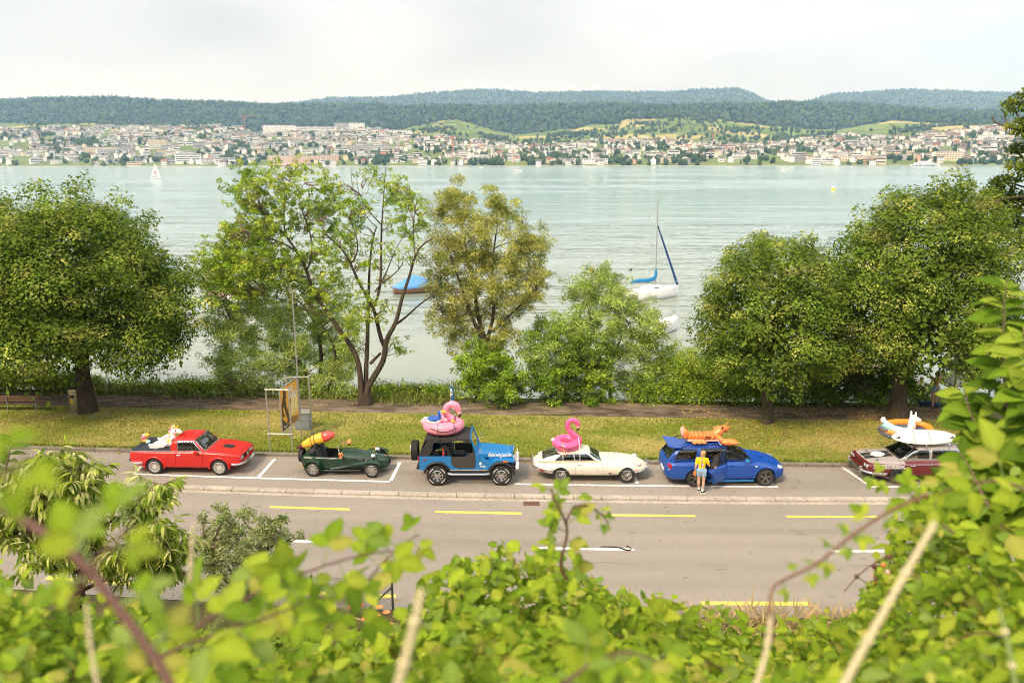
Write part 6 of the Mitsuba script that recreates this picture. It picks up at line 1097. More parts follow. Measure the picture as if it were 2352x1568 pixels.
lo.p('handle', ctube([(.42, -.28, Z + .05), (.50, -.33, Z + .08), (.58, -.28, Z + .05)], .022, 8, 6), 'm_blackgloss')

sb = Item(sal, 'surfboard', 'white surfboard with two black fins tied to the roof rack, tilted towards the road', 'surfboard'); n = 26; t = np.linspace(-1, 1, n); hw = .31 * np.maximum(0, 1 - np.abs(t) ** 2.4) ** .62 + .002
rows = [(1.22 * a, b, -.035 * (1 - abs(a) ** 3) - .002, 0, .035 * (1 - abs(a) ** 3) + .002, 2, 2) for a, b in zip(t, hw)]; mb = M4((1.72, .36, 1.66), rx=-.72); sb.p('board', loft(rows, 60, 5), 'm_board', 50, None, None, mb)
for x, w_ in ((.98, .1), (-1.0, .1)): sb.p('fin', extr([(x - .09, 0), (x + .09, 0), (x + .01, .14)], -.008, .008), 'm_blackgloss', False, None, None, mb @ M4((0, .06, .02)))
for x in (-.15, .42): sb.p('strap', tube([(x, .31, .05), (x - .03, 0, .055), (x - .05, -.31, .05), (x - .1, -.34, -.2)], .008, 4), 'm_greypaint', True, None, None, mb)
dg = Item(sal, 'inflatable_dinghy', 'orange and grey inflatable dinghy lying on the far side of the roof rack', 'dinghy'); md = M4((2.02, -.42, 1.66), rx=-.22)
dg.p('hull', torus((0, 0, -.02), .88, .46, .16, 44, 14), 'm_slate', m=md); dg.p('tube', torus((0, 0, .06), .88, .46, .135, 44, 14), 'm_floatyellow' if False else 'm_orange', m=md); dg.p('floor', rbox(-.85, .85, -.44, .44, -.06, .0, .02), 'm_slate', m=md); dg.p('patch', ell((.92, .1, .165), (.16, .22, .04), 16), 'm_slate', m=md); dg.p('rope', torus((0, 0, .17), .90, .48, .012, 40, 6), 'm_vinyl', m=md)
ll = Item(sal, 'llama_float', 'white llama pool float with patterned neck sitting in the orange dinghy', 'pool float')
ll.p('neck', blob([((1.90, -.30, 1.62), .15, (1.88, -.30, 1.95), .13), ((1.88, -.30, 1.95), .13, (1.86, -.30, 2.16), .135), ((1.86, -.30, 2.16), .13, (1.96 - .30, -.26, 2.10), .085)], .05), 'm_vinyl')
for dx, sg in ((.05, -1), (-.06, 1)): ll.p('ear', blob([((1.87 + dx, -.30 + sg * .06, 2.25), .045, (1.87 + dx, -.30 + sg * .07, 2.40), .03)], .03), 'm_vinyl')
ll.p('muzzle', ell((1.63, -.25, 2.09), (.075, .075, .065), 16), 'm_peach')
for sg in (1, -1): ll.p('eye', ell((1.73, -.285 + sg * .10, 2.16), (.022, .018, .026), 10), 'm_blackgloss')
ll.p('body_tube', ctube([(2.05, -.25, 1.66), (2.45, -.22, 1.70), (2.95, -.30, 1.98)], [.15, .17, .15], 16, 14), 'm_aqua'); ll.p('body_side', ctube([(1.90, -.1, 1.72), (2.3, -.05, 1.68), (2.62, -.08, 1.80)], [.12, .13, .11], 14, 12), 'm_vinyl'); ll.p('tail', ell((2.98, -.30, 2.10), (.10, .10, .12), 16), 'm_vinyl')
r = np.random.default_rng(3)
for i in range(11): a = r.uniform(0, 6.28); z = r.uniform(1.68, 1.92); ll.p('print', ell((1.89 + .14 * math.cos(a), -.30 + .14 * abs(math.sin(a)), z), .028, 8), ('m_orange', 'm_aqua', 'm_tan')[i % 3])
ht = Item(sal, 'straw_hat', 'pale straw hat lying on the dashboard behind the windscreen of the saloon', 'hat'); ht.p('brim', ell((2.36, -.05, .965), (.19, .19, .018), 22), 'm_hat'); ht.p('crown', ell((2.36, -.05, .985), (.10, .11, .09), 18), 'm_hat')

# --- people
def fingers(w, d, side, curl=.5, r=.008, L=.075):
    """hand from the wrist w in direction d (unit), side = thumb direction"""
    d = np.array(d, float); d /= np.linalg.norm(d); s = np.array(side, float); s -= d * (s @ d); s /= np.linalg.norm(s); nrm = np.cross(d, s); out = []
    pc = w + d * .085; out += [(w, .024, w + d * .04 + s * .012, .026), (w, .024, w + d * .04 - s * .016, .024), (w + d * .04 + s * .012, .024, pc + s * .026, .013), (w + d * .04 - s * .016, .022, pc - s * .026, .012)]
    for i, (o, l) in enumerate(((.028, .92), (.010, 1.0), (-.009, .95), (-.027, .76))):
        b = pc + s * o; k1 = b + (d * math.cos(curl * .5) + nrm * math.sin(curl * .5)) * L * .5 * l; k2 = k1 + (d * math.cos(curl * 1.3) + nrm * math.sin(curl * 1.3)) * L * .5 * l; out += [(b, r * 1.15, k1, r), (k1, r, k2, r * .8)]
    b = w + d * .03 + s * .03; k1 = b + (d * .6 + s * .7) * .04; out += [(b, .014, k1, .011), (k1, .011, k1 + d * .03 + nrm * .01, .008)]; return out
def V3(*a): return np.array(a, float)
w0 = at(1607, 1133, 0.0); MW = M4((w0[0], w0[1], 0.004), s=.955)
wm = thing('person', 'woman in yellow T-shirt, denim shorts and striped socks reaching for the open car door', 'person')
def wp(name, mesh, bs, smooth=True, label=None): return part(wm, name, mesh, bs, smooth, MW, label)
hipL, hipR = V3(-.085, .03, .90), V3(.085, -.02, .90); knL, knR = V3(-.075, .07, .49), V3(.085, -.02, .48); anL, anR = V3(-.05, .10, .10), V3(.05, -.07, .10)
shL, shR = V3(-.165, .03, 1.345), V3(.165, -.02, 1.345); elL, elR = V3(-.235, -.02, 1.09), V3(.27, .02, 1.09); wrL, wrR = V3(-.225, .06, .87), V3(.44, .10, .985)
neck, hd = V3(.02, .02, 1.40), V3(.045, .045, 1.545)
sk = chain([hipL, knL, anL], [.088, .056, .038]) + chain([hipR, knR, anR], [.088, .056, .038]) + [(knL + [0, -.02, -.12], .056, knL + [0, 0, -.02], .055), (knR + [0, -.02, -.12], .056, knR, .055)] \
    + [(hipL, .10, hipR, .10), (V3(0, 0, .93), .125, V3(0, .01, 1.10), .105), (V3(0, .01, 1.10), .105, V3(0, .01, 1.28), .125), (shL, .055, shR, .055), (V3(0, .01, 1.3), .10, neck, .055), (neck, .05, hd - [0.005, 0, .06], .052)] \
    + chain([shL, elL, wrL], [.050, .040, .026]) + chain([shR, elR, wrR], [.050, .040, .026]) + [(hd, .092, hd + [.018, .012, -.055], .068), (hd + [0, 0, .03], .092, hd - [.02, .01, 0], .09), (hd + [.075, .05, -.01], .018, hd + [.092, .06, -.03], .014), (hd + [.05, .03, -.075], .03, hd + [.06, .04, -.08], .026)] \
    + fingers(wrL, (0, .15, -1), (.3, 1, 0), .5) + fingers(wrR, (1, .35, -.15), (0, .3, 1), 1.1)
wp('body', blob(sk, .022, 6, 12), 'm_skin')
wp('tshirt', blob([(V3(0, .01, 1.03), .132, V3(0, .012, 1.20), .136), (V3(0, .012, 1.20), .136, V3(0, .01, 1.31), .13), (shL, .072, shR, .072), (shL, .075, shL + (elL - shL) * .62, .062), (shR, .075, shR + (elR - shR) * .62, .062), (V3(0, .01, 1.34), .09, neck - [0, 0, .01], .07)], .03, 5), 'm_shirt')
wp('shirt_print', ell((-.01, -.125, 1.17), (.06, .012, .07), 14), 'm_palepink', label='pale printed patch on the back of the shirt')
wp('shorts', blob([(V3(0, 0, .99), .128, V3(0, .005, .90), .142), (hipL, .112, hipL + (knL - hipL) * .42, .098), (hipR, .112, hipR + (knR - hipR) * .42, .098)], .03, 4), 'm_denim')
wp('hair', blob([(hd + [-.02, -.015, .03], .102, hd + [0, 0, .04], .098), (hd + [-.06, -.05, 0], .06, hd + [-.075, -.07, -.10], .045), (hd + [-.075, -.07, -.10], .042, V3(-.05, -.12, 1.30), .04), (V3(-.05, -.12, 1.30), .04, V3(-.055, -.145, 1.12), .022)], .025, 5), 'm_hair')
wp('hair_band', ell(hd + [-.075, -.07, -.075], (.045, .045, .03), 12), 'm_darkwine')
for sg, a, nm in ((-1, anL, 'L'), (1, anR, 'R')):
    wp('sock', blob([(a + [0, 0, .12], .050, a + [0, 0, -.01], .044)], .03, 3), 'm_vinyl'); wp('sock_stripe', join(*[tube([a + [0, 0, z], a + [0, 0, z + .016]], .0525, 14) for z in (.10, .135)]), 'm_black')
    wp('shoe', blob([(a + [-.02, -.01, -.055], .043, a + [.13, .055, -.062], .036), (a + [-.02, -.01, -.03], .042, a + [.02, .01, -.02], .044)], .025, 3), 'm_black'); wp('sole', xf(rbox(-.07, .17, -.045, .045, -.008, .026, .012), M4(a - [0, 0, .10 - .008], rz=.4)), 'm_vinyl')
    
k = thing('red_pouch', 'small red pouch in the left hand of the woman', 'pouch'); part(k, 'pouch', xf(rbox(-.03, .03, -.05, .05, -.11, .05, .015), M4(wrL + [-.012, .02, -.10], rz=.3)), 'm_lobster', 40, MW)

bq = at(2144, 938, .17); MB_ = M4((bq[0], bq[1], .172), s=1.0)
bt = thing('person', 'bather in blue swim trunks walking away towards the jetty in the shade', 'person')
def bp(name, mesh, bs): return part(bt, name, mesh, bs, True, MB_)
sk = chain([V3(-.09, 0, .90), V3(-.10, .02, .49), V3(-.10, -.06, .08)], [.095, .06, .04]) + chain([V3(.09, 0, .90), V3(.11, .08, .50), V3(.10, .12, .10)], [.095, .06, .04]) + [(V3(-.10, -.06, .05), .04, V3(-.11, .10, .035), .03), (V3(.10, .12, .06), .04, V3(.12, .27, .035), .03), (V3(-.08, 0, .92), .11, V3(.08, 0, .92), .11), (V3(0, 0, .95), .13, V3(0, .02, 1.12), .12), (V3(0, .02, 1.12), .12, V3(0, .02, 1.33), .14), (V3(-.17, .02, 1.38), .06, V3(.17, .02, 1.38), .06), (V3(0, .02, 1.36), .10, V3(0, .03, 1.48), .055), (V3(0, .04, 1.60), .095, V3(0, .06, 1.54), .075)] \
    + chain([V3(-.18, .02, 1.38), V3(-.24, .05, 1.12), V3(-.14, .25, 1.08)], [.052, .042, .03]) + chain([V3(.18, .02, 1.38), V3(.27, .05, 1.13), V3(.20, .26, 1.18)], [.052, .042, .03]) + fingers(V3(-.14, .25, 1.08), (.3, 1, 0), (0, 0, 1), .8) + fingers(V3(.20, .26, 1.18), (-.2, 1, .2), (0, 0, 1), .8)
bp('body', blob(sk, .03, 6, 12), 'm_tan'); bp('trunks', blob([(V3(-.08, 0, .95), .122, V3(.08, 0, .95), .122), (V3(-.09, 0, .90), .108, V3(-.095, .01, .80), .098), (V3(.09, 0, .90), .108, V3(.095, .02, .80), .098)], .03, 4), 'm_denim'); bp('hair', blob([(V3(0, .02, 1.63), .105, V3(0, .0, 1.56), .09), (V3(0, -.03, 1.55), .07, V3(0, -.09, 1.38), .05)], .03, 4), 'm_hair')

# ---------------------------------------------------------------- street furniture, boats
def pt(k, name, mesh, bs, smooth=35, label=None, m=None): return part(k, name, mesh, bs, smooth, m, label)
fl, frt, br = at(616, 1036, .13), at(671, 1033, .13), at(716, 996, .15); fw = frt[0] - fl[0]
k = thing('poster_frame', 'scaffold tube frame holding an orange poster on the lawn edge', 'billboard'); H_ = 2.68
bl = br - [fw, -(fl[1] - frt[1]), 0]; fl[1] = frt[1] + .05
for a in (fl, frt, bl, br): pt(k, 'post', tube([a - [0, 0, .1], a + [0, 0, H_ + .06]], .028, 8), 'm_galv')
for z in (.76, H_ - .04):
    for a, b in ((fl, frt), (bl, br)): pt(k, 'crossbar', tube([a + [-.05, 0, z], b + [.05, 0, z]], .026, 8), 'm_galv')
pn, pf = (fl + frt) / 2 + [.08, 0, 0], (bl + br) / 2 + [-.02, 0, 0]
for z in (.76, H_ - .04): pt(k, 'crossbar', tube([pn + [0, 0, z], pf + [0, 0, z]], .026, 8), 'm_galv')
for a in (pn, pf): pt(k, 'upright', tube([a + [0, 0, .76], a + [0, 0, H_ - .04]], .026, 8), 'm_galv')
Lp = np.linalg.norm((pf - pn)[:2]); e1 = (pf - pn) / Lp; e1[2] = 0; MP = np.eye(4); MP[:3, 0] = e1; MP[:3, 1] = (0, 0, 1); MP[:3, 2] = np.cross(e1, (0, 0, 1)); MP[:3, 3] = pn + [0, 0, .76]; PH = H_ - .80
pr('m_poster', (.80, .40, .06), .5); pr('m_posterdark', (.10, .055, .03), .5); pr('m_posterpale', (.85, .62, .22), .5); pr('m_posterbrown', (.32, .16, .06), .5); pr('m_posterlight', (.85, .78, .50), .5)
def flat(poly, z): return extr(poly, z, z + .003, 'z')
kp = pt(k, 'poster', flat([(.06, .05), (Lp - .06, .05), (Lp - .06, PH - .05), (.06, PH - .05)], 0), 'm_poster', False, 'orange printed poster', MP)
def pp(name, mesh, bs, label=None): return part(kp, name, mesh, bs, False, MP, label)
Q = lambda L, z=.004: flat([(a * Lp, b * PH) for a, b in L], z)
pp('glow', Q([(.42, .22), (.93, .24), (.93, .72), (.70, .78), (.48, .60)]), 'm_posterpale'); pp('light', Q([(.62, .34), (.86, .36), (.88, .66), (.72, .70)], .007), 'm_posterlight'); pp('ground', Q([(.04, .04), (.95, .04), (.95, .14), (.55, .22), (.04, .20)], .007), 'm_posterbrown'); pp('ground', Q([(.04, .04), (.5, .04), (.3, .12), (.04, .34)], .010), 'm_posterdark')
pp('silhouette', Q([(.06, .34), (.20, .34), (.10, .50), (.16, .58), (.30, .30), (.38, .16), (.44, .16), (.40, .34), (.30, .55), (.28, .70), (.33, .74), (.30, .80), (.33, .86), (.24, .93), (.18, .90), (.16, .80), (.07, .66)], .013), 'm_posterdark', 'dark walking figure with a cap'); pp('figure', Q([(.46, .30), (.52, .50), (.56, .52), (.60, .64), (.56, .66), (.50, .56), (.42, .40)], .010), 'm_posterbrown'); pp('figure', Q([(.70, .34), (.74, .34), (.82, .60), (.78, .64), (.72, .50)], .010), 'm_poster')
for tx, h, x, y in (('AB', .20, .50, .80), ('GELENKT?', .20, .50, .66)):
    v, f = va(meshkit.text_mesh(tx, h, .004, True)); sx = (.40 * Lp / (v[:, 0].max())) if len(tx) > 2 else 1; pp('lettering', (v * [sx, 1, 1] + [x * Lp, y * PH, .016], f), 'm_white', 'white capitals %s' % tx)
v, f = va(meshkit.text_mesh('B', .11, .004, True)); pp('lettering', (v + [.10 * Lp, .08 * PH, .016], f), 'm_white'); pp('lettering', Q([(.17, .085), (.30, .10), (.30, .11), (.17, .10)], .016), 'm_white')
b = at(691, 997, .15); top = atd(680, 664, b[1]); k = thing('flag_pole', 'slim white pole with hooked top behind the poster frame', 'pole')
pt(k, 'pole', tube([b - [0, 0, .1], b + [0, 0, top[2] - .15]], np.array([.035, .026]), 8), 'm_galv'); q = np.array([b[0], b[1], top[2]]); pt(k, 'hook', ctube([q + [-.02, 0, -.02], q + [-.06, 0, .22], q + [.08, 0, .36], q + [.24, 0, .22]], .022, 16, 6), 'm_galv', True)
b0, b1 = at(675, 985, .15), at(710, 985, .15); k = thing('utility_cabinet', 'grey metal utility cabinet behind the poster frame', 'cabinet'); y = b0[1] + .05
pt(k, 'body', rbox(b0[0], b1[0], y, y + .4, .22, .92, .015), 'm_greypaint'); pt(k, 'lid', rbox(b0[0] - .04, b1[0] + .04, y - .05, y + .45, .92, .99, .015), 'm_galv'); pt(k, 'door', rbox(b0[0] + .04, b1[0] - .04, y - .015, y, .30, .88, .006), 'm_greypaint'); pt(k, 'foot', box(b0[0] + .15, b1[0] - .15, y + .1, y + .3, .1, .22), 'm_black', False); pt(k, 'plinth', box(b0[0], b1[0], y - .005, y + .4, .14, .20), 'm_greypaint', False)
b = at(1040, 992, .14); k = thing('parking_sign', 'blue parking sign on a thin post behind the off-roader', 'sign'); pt(k, 'post', tube([b - [0, 0, .1], b + [0, 0, 2.25]], .028, 8), 'm_galv')
ms = M4((b[0] - .02, b[1] - .04, 0), rz=-1.18); pt(k, 'plate', rbox(-.21, .21, -.012, .012, 1.62, 2.24, .008), 'm_signblue', 35, None, ms); pt(k, 'lower_plate', rbox(-.21, .21, -.012, .012, 1.28, 1.60, .008), 'm_white', 35, None, ms); v, f = va(meshkit.text_mesh('P', .40, .004, True)); pt(k, 'lettering', xf((v - [v[:, 0].mean(), 0, 0], f), M4((0, -.014, 1.73), rx=math.pi / 2)), 'm_white', False, 'white letter P', ms); pt(k, 'lettering', join(*[box(-.16, .16, -.016, -.013, z, z + .03) for z in (1.36, 1.43, 1.5)]), 'm_slate', False, None, ms)

bq = at(92, 941, .16); k = thing('park_bench', 'brown slatted park bench facing the lake under the linden on the left', 'bench'); Lb = 3.0; mb = M4((bq[0], bq[1], .16), rz=-.05)
for i in range(3): pt(k, 'back_slat', rbox(-Lb, 0, -.02 + .02 * i, .015 + .02 * i, .56 + .10 * (2 - i), .645 + .10 * (2 - i), .008), 'm_wood', 35, None, mb)
for i in range(4): pt(k, 'seat_slat', rbox(-Lb, .12, .10 + .105 * i, .19 + .105 * i, .42, .455, .008), 'm_wood', 35, None, mb)
for x in (-.15, -1.55, -2.8): pt(k, 'leg', join(tube([(x, -.06, 0), (x, -.02, .45), (x, -.03, .86)], .022, 6), tube([(x, .50, 0), (x, .46, .43)], .022, 6), tube([(x, -.02, .41), (x, .50, .41)], .022, 6)), 'm_greypaint', 35, None, mb)
bq = at(169, 943, .16); k = thing('litter_bin', 'round steel litter bin with slanted black top beside the linden trunk', 'litter bin'); mb = M4((bq[0], bq[1] + .28, .15), rz=.15)
C_ = m3.Manifold.cylinder(1.25, .29, .29, 40) ; C_ = C_.trim_by_plane([0, -.30, -1], -1.06).trim_by_plane([0, 0, 1], .03); slot = rbox(-.16, .08, -.35, -.2, .78, .90, .04)
pt(k, 'drum', C_ - slot, 'm_steel', 35, None, mb); pt(k, 'lid', (m3.Manifold.cylinder(1.3, .30, .30, 40).trim_by_plane([0, -.30, -1], -1.12)) - (m3.Manifold.cylinder(1.3, .4, .4, 8).trim_by_plane([0, -.30, -1], -1.062)), 'm_black', 35, None, mb); pt(k, 'opening', m3.Manifold.cylinder(.2, .27, .27, 24).translate([0, 0, .74]), 'm_black', 35, None, mb); pt(k, 'base', m3.Manifold.cylinder(.03, .33, .33, 30), 'm_galv', 35, None, mb); pt(k, 'sticker', xf(rbox(-.06, .06, -.004, .004, -.07, .07, .003), M4((-.06, -.288, .58), rz=-.2)), 'm_yellow', 35, None, mb)
g0, g1 = at(1200, 1153), at(1237, 1154); k = thing('drain_grate', 'rusty rectangular drain grate in the gutter of the road', 'drain'); gy = float(along(g0[0], 26.36)); gx0, gx1 = g0[0], g1[0]
pt(k, 'frame', join(box(gx0, gx1, gy - .30, gy - .26, -.01, .016), box(gx0, gx1, gy + .0, gy + .04, -.01, .016), box(gx0, gx0 + .04, gy - .26, gy, -.01, .016), box(gx1 - .04, gx1, gy - .26, gy, -.01, .016)), 'm_rust', False); pt(k, 'pit', box(gx0 + .04, gx1 - .04, gy - .26, gy, .002, .0055), 'm_black', False)
for x in np.linspace(gx0 + .08, gx1 - .08, 9): pt(k, 'bar', box(x - .018, x + .018, gy - .26, gy, .006, .015), 'm_rust', False)
k = put(num('rubber_strap'), ctube([at(1376, 1256) + [0, 0, .02], at(1400, 1257) + [0, 0, .02], at(1425, 1261) + [0, 0, .02], at(1437, 1265) + [0, 0, .02], at(1446, 1264) + [0, 0, .02], at(1444, 1258) + [0, 0, .02], at(1436, 1255) + [0, 0, .02]], [.012, .03, .02], 30, 6, flat=.4), 'm_strap', True); labels[k] = {'label': 'curled black rubber strap lying on the white centre line', 'category': 'strap'}

def hull(L, w, h, draft=.25, flare=.8, n=20, stern=.75):
    """boat hull: bow at +x; closed"""
    t = np.linspace(0, 1, n); hw = w * np.where(t < .35, stern + (1 - stern) * np.sin(t / .35 * np.pi / 2), np.maximum(1 - (np.maximum(t - .35, 0) / .65) ** 2.2, .0) ** .8) + .01
    rows = [(-L / 2 + L * a, b, -draft * (1 - a ** 3), h * .5 * (1 + .35 * a * a), h * (1 + .35 * a * a), 2.2, 9) for a, b in zip(t, hw)]
    return loft(rows, 40, 7)
def boat(name, label, cat, u, v, head, z=WZ): p = at(u, v, z); return thing(name, label, cat), M4((p[0], p[1], z), head)
k, m = boat('sailing_boat', 'white sailing boat with blue furled sails moored off the bushes', 'sailing boat', 1494, 686, .42)
pt(k, 'hull', hull(6.6, 1.15, .85, .3), 'm_white', 40, None, m); pt(k, 'cabin', loft([(-.9, .55, .85, .95, 1.22, 6, 4), (.2, .62, .85, .98, 1.28, 6, 4), (1.5, .38, .9, 1.0, 1.16, 6, 4), (1.9, .2, .95, 1.0, 1.06, 6, 4)], 20, 6), 'm_white', 40, None, m); pt(k, 'cockpit', rbox(-2.7, -1.0, -.6, .6, .80, .90, .05), 'm_board', 40, None, m)
for sg in (1, -1): pt(k, 'cabin_window', ell((.3, sg * .60, 1.10), (.35, .05, .07), 12), 'm_slate', True, None, m)
pt(k, 'mast', tube([(.55, 0, .9), (.50, 0, 9.6)], [.065, .045], 8), 'm_galv', True, None, m); pt(k, 'boom', tube([(.5, 0, 1.7), (-2.2, 0, 1.55)], .05, 8), 'm_galv', True, None, m); pt(k, 'sail_cover', join(ctube([(.52, 0, 2.75), (.42, 0, 2.0), (-.4, 0, 1.78), (-2.25, 0, 1.62)], [.16, .26, .20, .12], 18, 8, flat=.6)), 'm_sailcover', True, 'blue cover over the furled mainsail', m)
pt(k, 'furled_jib', tube([(3.15, 0, 1.15), (.60, 0, 7.0)], [.13, .07], 8), 'm_navy', True, 'dark blue furled jib', m); pt(k, 'forestay', tube([(.60, 0, 7.0), (.53, 0, 7.9)], .012, 4), 'm_galv', True, None, m); pt(k, 'spreader', tube([(.52, -1.05, 5.0), (.52, 1.05, 5.0)], .025, 5), 'm_galv', True, None, m)
pt(k, 'shrouds', join(*[tube([(.45, s * .95, .95), (.52, s * 1.0, 5.0), (.52, 0, 8.0)], .010, 4) for s in (1, -1)], tube([(-3.2, .3, 1.0), (.5, 0, 9.5)], .009, 4), tube([(-3.2, -.3, 1.0), (.5, 0, 9.5)], .009, 4)), 'm_galv', True, None, m)
pt(k, 'bow_rail', ctube([(2.5, -.5, 1.1), (3.1, -.2, 1.65), (3.3, 0, 1.7), (3.1, .2, 1.65), (2.5, .5, 1.1)], .02, 16, 5), 'm_chrome', True, None, m); pt(k, 'stern_rail', ctube([(-2.0, -.85, 1.0), (-3.1, -.7, 1.5), (-3.1, .7, 1.5), (-2.0, .85, 1.0)], .02, 16, 5), 'm_chrome', True, None, m); pt(k, 'outboard', rbox(-3.55, -3.2, -.3, -.02, .2, 1.15, .06), 'm_slate', 40, None, m)
cb = (m @ np.array([-2.3, 0, 2.95, 1]))[:3]; kc = thing('crow', 'black crow perched on the rigging of the moored sailing boat', 'bird'); part(kc, 'body', blob([((0, 0, 0), .09, (-.14, 0, -.04), .06), ((.02, 0, .02), .08, (.10, 0, .10), .055), ((-.14, 0, -.04), .05, (-.32, 0, -.12), .02)], .03, 3), 'm_black', True, M4(cb, .5)); part(kc, 'beak', tube([(.13, 0, .10), (.22, 0, .09)], [.025, .006], 6), 'm_slate', True, M4(cb, .5)); part(kc, 'leg', tube([(0, 0, -.05), (0, 0, -.16)], .008, 4), 'm_slate', True, M4(cb, .5))
part(k, 'topping_lift', tube([(m @ np.array([-2.3, 0, 1.6, 1]))[:3], cb - [0, 0, .15], (m @ np.array([.5, 0, 9.4, 1]))[:3]], .009, 4), 'm_galv')
k, m = boat('motor_boat', 'white open motor boat with dark cockpit moored below the sailing boat', 'motor boat', 1505, 765, .62)
hh = hull(4.9, 1.0, .75, .25); pt(k, 'hull', hh - rbox(-1.7, 1.0, -.72, .72, .32, 1.4, .1), 'm_white', 40, None, m); pt(k, 'cockpit', box(-1.69, .99, -.71, .71, .33, .36), 'm_slate', False, None, m); pt(k, 'seat', rbox(-.5, 0, -.6, .6, .36, .7, .05), 'm_slate', 40, None, m); pt(k, 'windscreen', (np.array([[.9, -.7, .85], [.9, .7, .85], [.6, .6, 1.2], [.6, -.6, 1.2]]), np.array([[0, 1, 2], [0, 2, 3]])), 'm_glassclear', False, None, m); a = np.linspace(0, 6.283, 17); pt(k, 'steering_wheel', tube(np.c_[.35 + 0 * a, .3 + .17 * np.cos(a), .80 + .17 * np.sin(a)], .018, 5), 'm_black', True, None, m); pt(k, 'bow_rail', ctube([(1.3, -.62, .85), (2.0, -.35, 1.3), (2.3, 0, 1.35), (2.0, .35, 1.3), (1.3, .62, .85)], .02, 16, 5), 'm_chrome', True, None, m)
k, m = boat('motor_boat', 'wooden hulled motor boat under a light blue tarpaulin behind the ash', 'motor boat', 962, 669, .30)
pt(k, 'hull', hull(6.4, 1.15, .9, .25), 'm_wood', 40, None, m @ M4(s=.80)); tp = loft([(-3.22, .8, .62, .8, .95, 5, 1.6), (-2.2, 1.14, .55, .85, 1.5, 6, 1.4), (-.8, 1.22, .6, .9, 2.25, 6, 1.2), (.6, 1.2, .72, .95, 1.95, 6, 1.2), (1.8, .95, .85, 1.0, 1.5, 6, 1.4), (2.9, .35, 1.0, 1.1, 1.2, 6, 2)], 26, 7); pt(k, 'tarpaulin', tp, 'm_tarp', 30, None, m @ M4(s=.80))
k, m = boat('motor_boat', 'white covered boat glimpsed through the leaves left of the ash', 'motor boat', 545, 690, .2); pt(k, 'hull', hull(5.2, 1.0, .8), 'm_white', 40, None, m); pt(k, 'cover', loft([(-2.4, .8, .7, .8, 1.1, 5, 2), (-.5, .95, .7, .85, 1.6, 5, 2), (1.6, .6, .8, .9, 1.2, 5, 2)], 16, 6), 'm_palepink', 30, None, m)
k, m = boat('motor_boat', 'white boat half hidden behind the yellowish willow', 'motor boat', 1056, 710, .2); pt(k, 'hull', hull(5.0, 1.0, .8), 'm_white', 40, None, m); pt(k, 'cabin', rbox(-1.0, .8, -.6, .6, .75, 1.4, .1), 'm_white', 40, None, m); pt(k, 'window', rbox(-.9, .7, -.62, -.58, 1.0, 1.25, .015), 'm_slate', 40, None, m)
def buoy(label, u, v, r, bs, top=None):
    p = at(u, v, WZ); k = thing('buoy', label, 'buoy'); pt(k, 'float', ell(p + [0, 0, r * .35], r, 18), bs, True)
    if top: pt(k, 'top', ell(p + [0, 0, r * 1.0], (r * .72, r * .72, r * .55), 18), top, True)
    else: pt(k, 'ring', tube([p + [0, 0, r * 1.2], p + [0, 0, r * 1.55]], r * .16, 8), 'm_galv', True)
buoy('orange mooring buoy at the bow of the sailing boat', 1541, 681, .30, 'm_floatorange' if False else 'm_orange'); buoy('pale orange buoy at the bow of the open motor boat', 1549, 732, .24, 'm_peach'); buoy('yellow and white buoy far out on the open lake', 1916, 440, .95, 'm_yellow', 'm_white'); buoy('small orange buoy floating alone left of the sailing boat', 1360, 622, .28, 'm_orange'); buoy('small white buoy next to the lone orange one', 1367, 622, .24, 'm_white')
k, m = boat('far_sailing_boat', 'small sailing boat under white sails far out on the left', 'sailing boat', 360, 406, .15)
pt(k, 'hull', hull(8, 1.3, 1.0), 'm_white', 40, None, m); pt(k, 'mast', tube([(.6, 0, 1), (.6, 0, 12.2)], .08, 6), 'm_galv', True, None, m)
def sail(P): v = np.array(P, float); return (np.vstack([v, v + [0, .06, 0]]), np.array([[0, 1, 2], [3, 5, 4], [0, 3, 4], [0, 4, 1], [1, 4, 5], [1, 5, 2], [2, 5, 3], [2, 3, 0]]))
pt(k, 'mainsail', sail([(.5, 0, 2), (-3.2, .5, 2), (.5, 0, 12)]), 'm_white', False, None, m); pt(k, 'jib', sail([(.8, 0, 10.5), (3.9, 0, 1.3), (.9, .7, 1.8)]), 'm_white', False, None, m); pt(k, 'emblem', sail([(.2, -.05, 3.5), (-1.1, .12, 4), (.2, -.05, 7)]), 'm_floatred', False, None, m); pt(k, 'crew', tube([(-1.5, 0, 1), (-1.5, 0, 2.0)], .3, 6), 'm_slate', True, None, m)
for u, v, L, lab in ((1193, 395, 9, 'white motor cruiser crossing the middle of the lake'), (1108, 385, 8, 'tiny white motor boat close to the middle of the far shore'), (1804, 397, 9, 'small white motor boat on the right part of the lake'), (560, 381, 7, 'tiny white boat just off the far shore on the left'), (1345, 384, 9, 'white boat moored at the far boatyard')):
    k, m = boat('far_motor_boat', lab, 'motor boat', u, v, .1); pt(k, 'hull', hull(L, 1.5, 1.3), 'm_white', 40, None, m); pt(k, 'cabin', rbox(-L * .2, L * .12, -.9, .9, 1.2, 2.6, .2), 'm_white', 40, None, m); pt(k, 'window', box(-L * .18, L * .1, -.92, -.9, 1.7, 2.3), 'm_slate', False, None, m)
